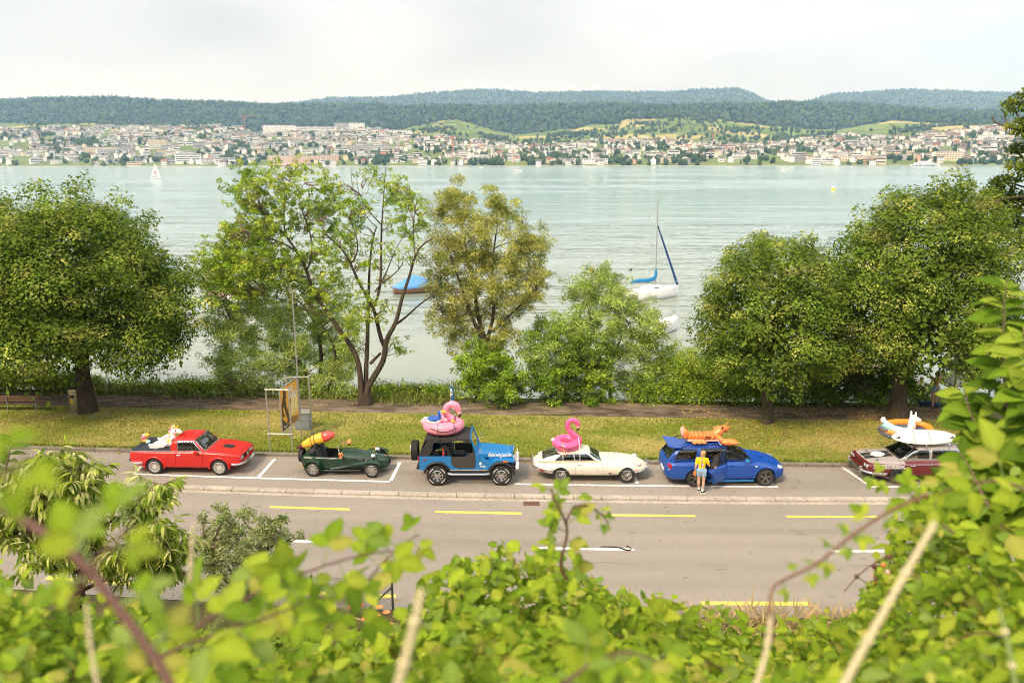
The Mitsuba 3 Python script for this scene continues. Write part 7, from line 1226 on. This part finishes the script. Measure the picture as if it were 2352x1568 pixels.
k, m = boat('ferry', 'white passenger ferry with blue stripe at the far shore on the right', 'ferry', 2128, 386.5, .02); pt(k, 'hull', hull(52, 4.5, 3.2), 'm_white', 40, None, m); pt(k, 'deck_house', rbox(-20, 14, -3.4, 3.4, 3.0, 6.4, .3), 'm_white', 40, None, m); pt(k, 'upper_deck', rbox(-14, 8, -2.6, 2.6, 6.4, 8.8, .3), 'm_white', 40, None, m); pt(k, 'window_band', box(-19, 13, -3.46, -3.4, 4.2, 5.6), 'm_slate', False, None, m); pt(k, 'stripe', box(-22, 16, -4.6, -4.5, 1.6, 2.4), 'm_signblue', False, None, m); pt(k, 'bridge', rbox(4, 9, -2, 2, 8.8, 10.8, .2), 'm_white', 40, None, m)
# jetty, rack and the things by it
j0, j1 = at(2190, 912, -.1), at(2122, 884, -.7); k = thing('jetty', 'weathered plank jetty running out into the lake at the right', 'jetty'); d = (j1 - j0)[:2] / np.linalg.norm((j1 - j0)[:2]); nrm_ = np.array([-d[1], d[0]])
j0, d = np.array([at(2170, 915, 0)[0], 38.6 + along(at(2170, 915, 0)[0], 37.5) - 37.5, 0]), np.array([-.12, .99]); nrm_ = np.array([d[1], -d[0]])
for i in range(44):
    a = j0[:2] + d * (.24 * i); w = 1.15; P = [a - nrm_ * w, a + nrm_ * w, a + nrm_ * w + d * .21, a - nrm_ * w + d * .21]; z = -.12 - .0 * i + .006 * ((i * 7) % 3)
    pt(k, 'plank', extr(np.array(P), z - .04, z, 'z'), 'm_jetty', False)
for i in (6, 20, 36):
    for sg in (1, -1): a = j0[:2] + d * (.24 * i) + nrm_ * sg * 1.0; pt(k, 'pile', tube([(a[0], a[1], -3), (a[0], a[1], .12)], .10, 8), 'm_wood', True)
r0 = at(2187, 936, .15); k = thing('boat_rack', 'wooden posts and rails of a boat rack beside the jetty', 'rack')
for dx in (0, 1.7, 3.4):
    for dy in (0, 1.5): pt(k, 'post', tube([(r0[0] + dx, r0[1] + dy, -.3), (r0[0] + dx, r0[1] + dy, 2.25)], .055, 8), 'm_greypaint', True)
for z in (.95, 1.75):
    for dx in (0, 1.7, 3.4): pt(k, 'rail', tube([(r0[0] + dx, r0[1] - .2, z), (r0[0] + dx, r0[1] + 1.7, z)], .05, 6), 'm_greypaint', True)
for z, lab, bs in ((1.82, 'upturned white dinghy with red stripe on the upper rails of the rack', 'm_board'), (1.02, 'upturned white dinghy on the lower rails of the rack', 'm_white')):
    k = thing('rack_dinghy', lab, 'dinghy'); m = M4((r0[0] + 2.1, r0[1] + .75, z + .42), rz=.02) @ M4(rx=math.pi); pt(k, 'hull', hull(4.4, .72, .42, .1), bs, 40, None, m); pt(k, 'stripe', hull(4.44, .735, .06, .0), 'm_tail' if z > 1.5 else 'm_slate', 40, None, m @ M4((0, 0, .30)))
q = at(2133, 935, .17); k = thing('folded_mat', 'dark blue folded mat on the ground next to the bather', 'mat'); pt(k, 'roll', xf(ctube([(-.45, 0, .08), (0, .03, .09), (.45, -.02, .08)], [.08, .11, .07], 12, 10), M4(q, -.5)), 'm_navy', True); pt(k, 'flap', xf(rbox(-.4, .4, -.22, .05, 0, .05, .02), M4(q, -.5)), 'm_canvasblue')

# ---------------------------------------------------------------- the overgrown bank in front
GL = [(.20, .31, .024), (.255, .355, .03), (.31, .40, .036), (.145, .235, .022), (.39, .45, .05), (.20, .30, .05), (.28, .37, .032), (.17, .27, .022), (.33, .41, .045), (.235, .32, .07), (.22, .33, .026), (.30, .385, .034), (.18, .28, .03), (.37, .37, .075)]
LB = leaf_big(6, .33, .26, .14, .07, .40); LBn = leaf_big(3, .33, .25, .14, 0, .40); LC = leaf_big(5, .28, .30, .16, .02, .5); LP = leaf_big(5, .13, .55, .12, 0, .5)
_tone = np.random.default_rng(77)
VAR = {}
def rib(n): return np.where(np.arange(n) % 3 == 1, 1.22, .94)[:, None]        # a leaf's midrib is paler than its blade
def variants(tag, tpl, cols):
    if tag not in VAR:
        VAR[tag] = [mikit.ply(tpl, 'm_leaf', smooth=True, color=np.tile(np.array(c), (len(tpl[0]), 1)) * rib(len(tpl[0])) ) for c in cols]
    return VAR[tag]
def leaves_out(k, tag, tpl, P, Fm, Sz, cols, rng, own=300, name='leaf', view=None):
    """the leaves that show largest as parts, the rest as one part"""
    P, Fm, Sz = np.asarray(P), np.asarray(Fm), np.asarray(Sz); ci = rng.integers(len(cols), size=len(P))
    d = np.linalg.norm(P - [0, 0, EYE], axis=1); o = np.argsort(-(Sz / d) if view is None else -(Sz / d) * view); vs = variants(tag, tpl, cols)
    for i in o[:own]:
        m = np.eye(4); m[:3, :3] = Fm[i] * Sz[i]; m[:3, 3] = P[i]; scene[num(k + '__' + name)] = {**vs[ci[i]], 'to_world': TF(m)}
    r = o[own:]
    if len(r):
        near = d[r] < 4.5
        ms, cs = [], []
        for sel, t in ((r[near], tpl), (r[~near], LBn if tpl is LB else tpl)):
            if len(sel): m, c = scatter(*t, P[sel], Fm[sel], Sz[sel], np.array(cols)[ci[sel]] * rng.uniform(.75, 1.25, (len(sel), 1))); ms.append(m); cs.append(c * np.tile(rib(len(t[0])), (len(c) // len(t[0]), 1)))
        part(k, 'leaves', join(*ms), 'm_leaf', True, None, None, 'stuff', color=np.vstack(cs))
def trifol(base, d, up, size, rng):
    """three leaflets on a stalk from base in direction d -> positions, frames, sizes, stalk"""
    d = d / np.linalg.norm(d); up = up - d * (up @ d); up /= np.linalg.norm(up); s = np.cross(up, d); tip = base + d * size * .7; out = []
    for a, q, sc in ((0, tip + d * size * .12, 1.0), (1.15, tip, .85), (-1.15, tip, .85)):
        x = d * math.cos(a) + s * math.sin(a); n = up + rng.normal(0, .22, 3); n -= x * (n @ x); n /= np.linalg.norm(n); out.append((q, np.stack([x, np.cross(n, x), n], 1), size * sc * rng.uniform(.88, 1.1)))
    return out, (base, tip)
def cane(label, pts, r0, r1, size, n_leaf, seed, bs='m_cane', droop=.2, start=.1, cols=GL, end=1.0, single=None, name='bramble_cane', tpl=LB, tag='LB', face=.5, jitter=.35):
    """pts: (u, v, distance) of a stem; leaves alternate along it"""
    rng = np.random.default_rng(seed); k = thing(name, label, 'bramble' if name == 'bramble_cane' else 'shrub'); P = curve(np.array([atd(u, v, D) for u, v, D in pts]), 40); P[1:-1] += rng.normal(0, r0 * .1, P[1:-1].shape)
    part(k, 'stem', tube(P, np.linspace(r0, r1, 40), 8), bs, True); LP_, LF, LS, st = [], [], [], []
    for i, t in enumerate(np.linspace(start, end, n_leaf)):
        j = min(38, int(t * 39)); tan = P[j + 1] - P[j]; tan /= np.linalg.norm(tan); sd = np.cross(tan, [0, -.6, .6]); sd /= np.linalg.norm(sd); sg = 1 if i % 2 else -1
        d = sd * sg * .9 + tan * .45 + rng.normal(0, jitter, 3) + [0, 0, .1 - droop * .5]; up = np.array([0, -face, 1.]) + rng.normal(0, .3, 3); s = size * rng.uniform(.7, 1.15) * (1 - .35 * t)
        if single: 
            x = d / np.linalg.norm(d); n = up - x * (up @ x); n /= np.linalg.norm(n); LP_.append(P[j]); LF.append(np.stack([x, np.cross(n, x), n], 1)); LS.append(s)
        else:
            o, sk = trifol(P[j], d, up, s, rng); st.append(tube(np.array(sk), r1 * .6 + .0006, 5)); 
            for a, b, c_ in o: LP_.append(a); LF.append(b); LS.append(c_)
    for a_ in st: part(k, 'leaf_stalk', a_, 'm_greenstem', True)
    leaves_out(k, tag, tpl, LP_, LF, LS, cols, rng)
    return k
# heaps of bramble: z of the heap's top over the bank, by direction and distance
def heap(label, u0, u1, vtop, Dm, seed, size=(.036, .064), dens=900, Dn=1.35, sink=.20, lump=.22, cols=GL, back=1.5, vlow=1625):
    rng = np.random.default_rng(seed); k = thing('bramble_bush', label, 'bramble'); vt, dm = curve_y(vtop), curve_y(Dm) if np.ndim(Dm) else (lambda u: np.full_like(u, Dm))
    N = int(dens * 34 * (u1 - u0) / 2400 * (np.mean([b for _, b in Dm]) if np.ndim(Dm) else Dm) ** 2 / 16)
    u = rng.uniform(u0, u1, N); dmx = dm(u); D = np.sqrt(rng.uniform(Dn ** 2, (dmx + back) ** 2)); q = np.clip((D - Dn) / (dmx - Dn), 0, 1)
    v = vlow + (vt(u) - vlow) * q ** .85; ray = np.array([_ray(a, b) for a, b in zip(u, v)]); t = D / ray[:, 1]; p = np.c_[ray[:, 0] * t, D, EYE + ray[:, 2] * t]
    p[:, 2] -= np.maximum(0, D - dmx) * .95
    nz = meshkit.fbm(np.c_[p[:, :2] * 1.9, 0 * D], 3, seed); p[:, 2] += (nz - .55) * lump * 2 * np.minimum(1, D / 3.2) - np.abs(rng.normal(0, sink, N)) * np.minimum(1, D / 3)
    ok = p[:, 2] > bank_z(p[:, 0], np.maximum(D, .8)) + .04; p, D = p[ok], D[ok]
    n = np.c_[rng.normal(0, .62, len(p)), rng.normal(-.30, .62, len(p)), np.ones(len(p))]; sp = rng.normal(0, 1, (len(p), 3)); sp[:, 2] -= .5
    leaves_out(k, 'LB', LB, p, frame_from(n, rng, sp), np.clip(np.exp(rng.normal(np.log(.052), .36, len(p))), .024, .115), cols, rng)
    st = []
    for i in rng.choice(len(p), min(60, len(p) // 30)):
        b = p[i] - [0, 0, .22]; e = b + np.array([rng.normal(0, .22), rng.normal(0, .15), rng.uniform(-.2, .12)]); st.append(branch([b, (b + e) / 2 + [0, 0, .12], e], .005, .002, 5, 8))
    part(k, 'stems', join(*st), 'm_cane', True, kind='stuff')
    return k
heap('dense bright green bramble thicket across the middle foreground', 560, 1985, [(560, 1460), (640, 1452), (760, 1440), (880, 1420), (960, 1350), (1050, 1275), (1200, 1272), (1400, 1290), (1500, 1330), (1600, 1385), (1720, 1432), (1850, 1440), (1985, 1425)], [(560, 3.0), (900, 3.2), (1300, 3.6), (1700, 4.2), (1985, 4.2)], 61)
heap('bramble thicket filling the lower left corner', -120, 640, [(-120, 1290), (60, 1310), (200, 1330), (330, 1350), (440, 1385), (520, 1440), (640, 1470)], [(-120, 2.6), (640, 3.0)], 62, sink=.2)
heap('tall bramble thicket on the right, in front of the maroon saloon', 1890, 2480, [(1890, 1490), (1960, 1395), (2010, 1290), (2050, 1200), (2110, 1130), (2180, 1085), (2260, 1060), (2352, 1030), (2480, 960)], [(1890, 3.6), (2050, 3.9), (2200, 3.6), (2480, 3.0)], 63, sink=.22, lump=.3)
cane('upright bramble shoot rising alone in the middle of the road view', [(1300, 1330, 2.5), (1292, 1260, 2.5), (1300, 1215, 2.5), (1283, 1170, 2.5), (1265, 1120, 2.5)], .006, .003, .075, 13, 71, start=.05)
cane('side shoot of small leaves bending right beside the upright bramble shoot', [(1298, 1200, 2.5), (1330, 1160, 2.52), (1365, 1170, 2.55), (1395, 1205, 2.6)], .004, .002, .055, 7, 72)
cane('long thin bramble runner arching down across the road on the right', [(2130, 1140, 1.7), (2020, 1190, 1.7), (1920, 1260, 1.65), (1850, 1310, 1.6), (1780, 1345, 1.55), (1765, 1380, 1.5), (1770, 1480, 1.45)], .004, .003, .034, 11, 73, bs='m_rust', start=.18, end=.72)
cane('thick brown bramble cane with big blurred leaves at the far left', [(-30, 1140, .95), (80, 1205, .92), (190, 1290, .88), (290, 1420, .84), (350, 1500, .80), (400, 1620, .76)], .0062, .0056, .052, 6, 74, start=.40, end=.95, jitter=.5)
cane('blurred bramble leaves hanging in front of the peach tree on the left', [(160, 1400, .72), (200, 1310, .72), (260, 1240, .73), (300, 1200, .74)], .003, .002, .056, 3, 75, start=.55, face=1.2)
cane('very close blurred leaf spray pointing up at the left edge', [(-90, 1190, .60), (-40, 1120, .60), (20, 1070, .60), (70, 1030, .61)], .003, .0015, .036, 5, 76, start=.3, cols=[GL[2], GL[4]], jitter=.15)
cane('bramble spray stretching right below the apple tree', [(440, 1440, 1.55), (560, 1370, 1.6), (660, 1325, 1.65), (760, 1290, 1.7), (900, 1262, 1.8)], .0045, .002, .092, 11, 78, start=.05, face=.8)
cane('bramble spray reaching up between apple tree and middle thicket', [(760, 1480, 2.0), (800, 1400, 2.05), (850, 1320, 2.1), (920, 1250, 2.15), (960, 1225, 2.2)], .0045, .002, .085, 11, 101, start=.1, face=.8)
cane('low bramble spray over the fence at left of the middle', [(520, 1480, 1.7), (620, 1400, 1.75), (720, 1370, 1.8), (830, 1385, 1.85)], .004, .002, .08, 9, 102, start=.1, face=.8)
cane('bramble spray with broad leaves left of the middle thicket', [(330, 1520, 1.25), (470, 1460, 1.35), (560, 1430, 1.4), (690, 1380, 1.5)], .004, .002, .09, 7, 79, start=.1, face=.9)
cane('broad leaved bramble tips along the lower edge of the picture', [(1250, 1600, 1.25), (1330, 1540, 1.28), (1420, 1500, 1.3), (1500, 1520, 1.3)], .004, .002, .085, 7, 80, start=.1, face=1.0)
cane('bramble spray in front of the saloon wheel', [(2190, 1230, 2.6), (2110, 1160, 2.7), (2060, 1115, 2.75), (2000, 1090, 2.8)], .004, .002, .06, 9, 81, start=.1)
cane('broad leafed bramble spray crossing the saloon side', [(2352, 1130, 1.9), (2270, 1110, 1.95), (2180, 1130, 2.0), (2090, 1150, 2.05)], .004, .002, .085, 9, 82, start=.05, face=.8)
for lab, P, r in (('long pale dead stalk leaning right in the right foreground', [(1920, 1600, 1.02), (2020, 1420, 1.06), (2145, 1205, 1.12)], .0060), ('pale dead stalk rising from the lower edge left of the middle', [(900, 1600, .82), (935, 1480, .84), (965, 1350, .87)], .0058), ('short pale upright stalk beside the apple tree', [(434, 1330, 1.5), (438, 1260, 1.5), (443, 1200, 1.5)], .0045), ('thin grey stalk in the lower left corner', [(225, 1600, .95), (205, 1480, .98), (195, 1380, 1.0)], .0032), ('dry stalk with brown remains in the lower right', [(1720, 1600, 1.1), (1755, 1500, 1.15), (1765, 1420, 1.2)], .0042), ('green bent grass stem at the lower right', [(2330, 1600, 1.2), (2310, 1480, 1.25), (2290, 1400, 1.3)], .005)):
    k = thing('dry_stalk', lab, 'stalk'); p = curve(np.array([atd(*q) for q in P]), 14); part(k, 'stem', tube(p, np.linspace(r, r * .75, 14), 8), 'm_stalk' if 'green' not in lab else 'm_greenstem', True)
    for j in (4, 9): part(k, 'node', ell(p[j], (r * 1.35, r * 1.35, r * 1.2), 10), 'm_stalk', True)
# cherry shrub with long toothed leaves at the right edge
CH = [(.15, .26, .022), (.21, .33, .03), (.29, .38, .045), (.10, .18, .02)]
for lab, P, n, sd in (('tall leafy cherry shoot at the right edge, tip against the linden', [(2345, 1260, 3.3), (2320, 1040, 3.35), (2305, 850, 3.4), (2312, 650, 3.45)], 84, 91), ('cherry shoot leaning left in front of the boat rack', [(2345, 1230, 3.2), (2300, 1090, 3.3), (2240, 980, 3.4), (2215, 900, 3.5)], 60, 92), ('cherry shoot cut off by the right edge', [(2390, 1250, 3.0), (2370, 1000, 3.1), (2350, 760, 3.2)], 74, 93), ('low cherry shoot over the thicket at the right', [(2330, 1240, 2.9), (2270, 1170, 3.0), (2230, 1090, 3.1), (2200, 1040, 3.15)], 50, 94)):
    cane(lab, P, .012, .002, .19, n, sd, bs='m_bark2', start=.05, cols=CH, single=True, name='cherry_shrub', tpl=LC, tag='LC', droop=.5, jitter=.4)
# peach tree with hanging leaves, apple tree, dark shrub
def hanging_tree(label, L, D, seed, cols, size, tag, tpl, nsh, trunk):
    rng = np.random.default_rng(seed); k = thing('peach_tree', label, 'tree'); C, Rr = px(L, D, rng, .5); P, Fm, Sz, st = [], [], [], []
    for c, r in zip(C, Rr):
        for _ in range(int(nsh * (.5 + r * 2))):
            a = c + rng.normal(0, .55, 3) * r; d = np.array([rng.normal(), rng.normal() * .7 - .3, .25]); d /= np.linalg.norm(d); tw = curve([a, a + d * .13 + [0, 0, .02], a + d * .26 - [0, 0, .02]], 12); st.append(tube(tw[::3], .005, 3))
            for j in range(15):
                q = tw[min(11, j * 12 // 15)]; s = np.cross(d, [0, 0, 1]) * (1 if j % 2 else -1); x = s * .55 + d * .35 + [0, 0, -.45 + .06 * j / 3] + rng.normal(0, .15, 3); x /= np.linalg.norm(x); n = np.array([0, 0, 1.]) + s * .5 + rng.normal(0, .2, 3); n -= x * (n @ x); n /= np.linalg.norm(n)
                P.append(q); Fm.append(np.stack([x, np.cross(n, x), n], 1)); Sz.append(size * rng.uniform(.75, 1.2))
    leaves_out(k, tag, tpl, P, Fm, Sz, cols, rng); part(k, 'twigs', join(*st), 'm_bark2', True, kind='stuff')
    T0 = np.array([atd(*q) for q in trunk]); T0[0][2] = bank_z(T0[0][0], T0[0][1]) - .1; part(k, 'trunk', branch(T0, .09, .03, 8, 16), 'm_bark', True)
    for c in C[::3]: j = np.argmin(np.linalg.norm(curve(T0, 16) - c, axis=1)); s = curve(T0, 16)[max(3, j - 2)]; part(k, 'limb', branch([s, (s + c) / 2 + [0, 0, .1], c], .03, .008, 6, 10), 'm_bark', True)
PC_ = [(.22, .31, .035), (.33, .41, .06), (.48, .52, .15), (.14, .22, .025), (.56, .56, .24)]
hanging_tree('peach tree with hanging narrow leaves on the left, below the red pickup', [(150, 1045, 26), (185, 1068, 24), (120, 1065, 26), (95, 1090, 26), (150, 1090, 30), (205, 1080, 20), (190, 1110, 28), (130, 1118, 30), (70, 1120, 28), (25, 1130, 28), (100, 1145, 30), (165, 1145, 28), (40, 1160, 28), (215, 1140, 20), (20, 1200, 30), (90, 1190, 30), (150, 1185, 28), (60, 1235, 30), (130, 1240, 30), (200, 1225, 24), (180, 1270, 28), (100, 1280, 30), (360, 1118, 16), (335, 1140, 20), (310, 1165, 20), (350, 1185, 22), (330, 1215, 22), (375, 1235, 24), (395, 1265, 22), (345, 1260, 22), (300, 1255, 24), (280, 1290, 24), (330, 1300, 22), (385, 1305, 18), (240, 1300, 24)], 9.6, 95, PC_, .15, 'LP', LP, 19.0, [(150, 1560, 9.6), (170, 1400, 9.6), (190, 1250, 9.6), (150, 1080, 9.6)])
foliage('apple_tree', 'small grey green apple tree with upright shoots standing before the road', 'tree', [(510, 1165, 12), (508, 1190, 16), (560, 1180, 14), (545, 1210, 18), (600, 1190, 14), (635, 1200, 14), (610, 1220, 20), (650, 1190, 10), (480, 1215, 14), (510, 1235, 24), (560, 1245, 28), (610, 1250, 24), (650, 1240, 16), (470, 1255, 18), (500, 1275, 26), (550, 1285, 30), (600, 1285, 24), (640, 1275, 16), (455, 1290, 14), (490, 1310, 24), (540, 1325, 26), (590, 1320, 20), (520, 1350, 18), (560, 1355, 16), (690, 1225, 8), (465, 1185, 10)], 13.2, [((.26, .32, .11), 4), ((.38, .42, .19), 3), ((.16, .21, .06), 2)], lambda a, b: (a, b), 1 / 1.7415, .75, .075, .5, [([(560, 1400), (550, 1340), (545, 1270), (530, 1200)], .035, .008, .1), ([(552, 1340), (590, 1280), (620, 1210)], .02, .006, .1), ([(548, 1330), (505, 1270), (485, 1215)], .02, .006, -.1)], ntuft=16, tuft=.40)
cane('dark green broad leafed shrub behind the peach tree at the left edge', [(30, 1120, 11), (70, 1080, 11), (95, 1040, 11)], .02, .01, .30, 16, 97, bs='m_bark2', cols=[(.07, .13, .02), (.10, .17, .025)], single=True, name='walnut_shrub', tpl=LC, tag='LCd'); cane('dark green shrub shoot at the left edge beside the lawn', [(-20, 1130, 11), (10, 1070, 11), (25, 1000, 11)], .02, .01, .30, 16, 98, bs='m_bark2', cols=[(.07, .13, .02), (.10, .17, .025)], single=True, name='walnut_shrub', tpl=LC, tag='LCd')
# weeds covering the bank, dry grass by the road
r = np.random.default_rng(99); n = 26000; x = r.uniform(-1, 1, n); D = r.uniform(4.2, 18.6, n); x = x * (.72 * D + .6); s = D - along(x, 17.5) + 17.5; z = np.where(s < 19, bank_z(x, np.clip(s, .8, 19.2)), 0); hgt = np.interp(s, [4, 12, 16, 17.2, 18.8], [.55, .5, .35, .14, .10]); p = np.c_[x, D, z + hgt * r.random(n) ** .6]
dryw = np.clip((s - 17.0) / 1.2, 0, 1) * (x > 1) ; base = np.array([[.15, .24, .025], [.20, .29, .03], [.10, .16, .02], [.27, .33, .05]])[r.integers(4, size=n)] * (1 - dryw[:, None] * .55) + np.array([.46, .38, .16]) * dryw[:, None] * .8
keep = s < 18.95; nn = np.c_[r.normal(0, .5, n), r.normal(-.3, .5, n), np.ones(n)]; m, c = scatter(*LEAF2, p[keep], frame_from(nn[keep], r), (r.uniform(.07, .17, n) * np.interp(s, [4, 16, 18], [1.3, 1, .55]))[keep], base[keep] * r.uniform(.7, 1.3, (keep.sum(), 1)))
k = put('bank_weeds_001', m, 'm_leaf', False, color=c); labels[k] = {'label': 'low weeds and creepers covering the steep bank down to the road', 'category': 'weeds', 'kind': 'stuff'}
n = 1300; u = np.r_[r.uniform(1600, 2010, 800), r.uniform(1180, 1600, 350), r.uniform(560, 900, 150)]; x = np.array([at(a, 1400)[0] for a in u]); s = r.uniform(18.0, 19.4, n); hh = r.uniform(.2, .55, n) * np.where(r.random(n) < .16, 1.9, 1); p = np.c_[x, along(x, s), np.where(s > 19.2, .0, .04)]; sp = np.c_[r.normal(0, .28, n), r.normal(0, .2, n), np.ones(n)]; nn = r.normal(size=(n, 3))
m, c = scatter(*LEAF2, p, frame_from(nn, r, sp), np.c_[hh, .008 + 0 * hh, hh], np.array([.62, .50, .26]) * r.uniform(.7, 1.3, (n, 1))); k = put('dry_grass', m, 'm_leaf', False, color=c); labels[k] = {'label': 'tufts of dry straw coloured grass along the near road edge', 'category': 'grass', 'kind': 'stuff'}
# fence, stake and poppies of the little garden
pr('m_fence', (.03, .045, .04), .5); f0, f1 = at(240, 1330), at(905, 1400); k = thing('wire_fence', 'dark green chain link fence between garden and road', 'fence'); fx = np.linspace(f0[0], f1[0], 5); fy = along(fx, 18.75); FH = 1.15
for a, b in zip(fx, fy): part(k, 'post', tube([(a, b, -.1), (a, b, FH + .06)], .03, 8), 'm_fence', True)
part(k, 'brace', tube([(fx[-1] - .9, fy[-1], .06), (fx[-1], fy[-1], .95)], .025, 8), 'm_fence', True)
for z in (.08, FH): part(k, 'tension_wire', tube(np.c_[fx, fy, 0 * fx + z], .006, 5), 'm_fence', True)
ws = []
for q in np.arange(fx[0] - FH, fx[-1], .075):
    for sg in (1, -1):
        xa, za, xb, zb = (q, .08, q + FH - .08, FH) if sg > 0 else (q, FH, q + FH - .08, .08)
        lo, hi = max(xa, fx[0]), min(xb, fx[-1])
        if hi - lo > .05: zz = lambda t: za + (zb - za) * (t - xa) / (xb - xa); ws.append(tube([(lo, float(along(lo, 18.75)), zz(lo)), (hi, float(along(hi, 18.75)), zz(hi))], .0035, 3, cap=False))
part(k, 'wire_mesh', join(*ws), 'm_fence', False, kind='stuff')
q = at(578, 1448, .3); k = thing('wooden_stake', 'short weathered wooden stake in the garden strip', 'stake'); part(k, 'shaft', tube([q - [0, 0, .3], q + [.01, 0, .38]], .035, 8), 'm_rust', 40); part(k, 'cap', tube([q + [.01, 0, .38], q + [.01, 0, .40]], .037, 8), 'm_jetty', 40)
for i, (u, v, red_) in enumerate(((805, 1393, 1), (823, 1388, 1), (846, 1401, 0), (862, 1411, 0), (884, 1404, 0), (893, 1432, 0), (852, 1440, 0), (868, 1392, 0), (835, 1420, 0))):
    q = atd(u, v, 16.6); k = thing('poppy', ('deep red' if red_ else 'orange') + ' poppy flower in the garden strip, ' + ('far left one', 'right of the far left one', 'third from left', 'beside the fence brace', 'under the fence end', 'lowest on the right', 'lowest on the left', 'highest one', 'middle one')[i], 'flower', 'poppies in the garden strip')
    part(k, 'stem', tube([(q[0] + .03, q[1], bank_z(q[0], 16.6) - .05), q], .006, 5), 'm_greenstem', True)
    for a in range(5): part(k, 'petal', ell(q + [.05 * math.cos(a * 1.257), .04 * math.sin(a * 1.257), .02], (.05, .045, .022), 10), 'm_floatred' if red_ else 'm_floatorange', True)

r = np.random.default_rng(123); k = thing('berry_cluster', 'cluster of unripe red and dark blackberries on the right hand thicket', 'berries'); c0 = atd(2030, 1325, 3.4)
for i in range(16):
    q = c0 + r.normal(0, .055, 3) * [1.2, 1, .8]; part(k, 'berry', ell(q, .012, 10), ('m_darkwine', 'm_lobster', 'm_peach', 'm_rust')[i % 4], True); part(k, 'stalk', tube([q, q * .6 + (c0 - [0, 0, .1]) * .4], .0025, 4), 'm_greenstem', True)

# ---------------------------------------------------------------- the air
scene['haze_air'] = {'type': 'homogeneous', 'albedo': {'type': 'rgb', 'value': [.95, .96, .97]}, 'sigma_t': {'type': 'rgb', 'value': [.000037, .000058, .000090]}}
scene['haze'] = {'type': 'cube', 'to_world': TF(M4((0, 6100, 600)) @ np.diag([9600, 6200, 604, 1.0])), 'bsdf': {'type': 'null'}, 'interior': {'type': 'ref', 'id': 'haze_air'}}
labels['haze'] = {'kind': 'stuff', 'label': 'thin pale summer haze over the lake and hills', 'category': 'haze'}
scene['camera']['medium'] = {'type': 'ref', 'id': 'haze_air'}
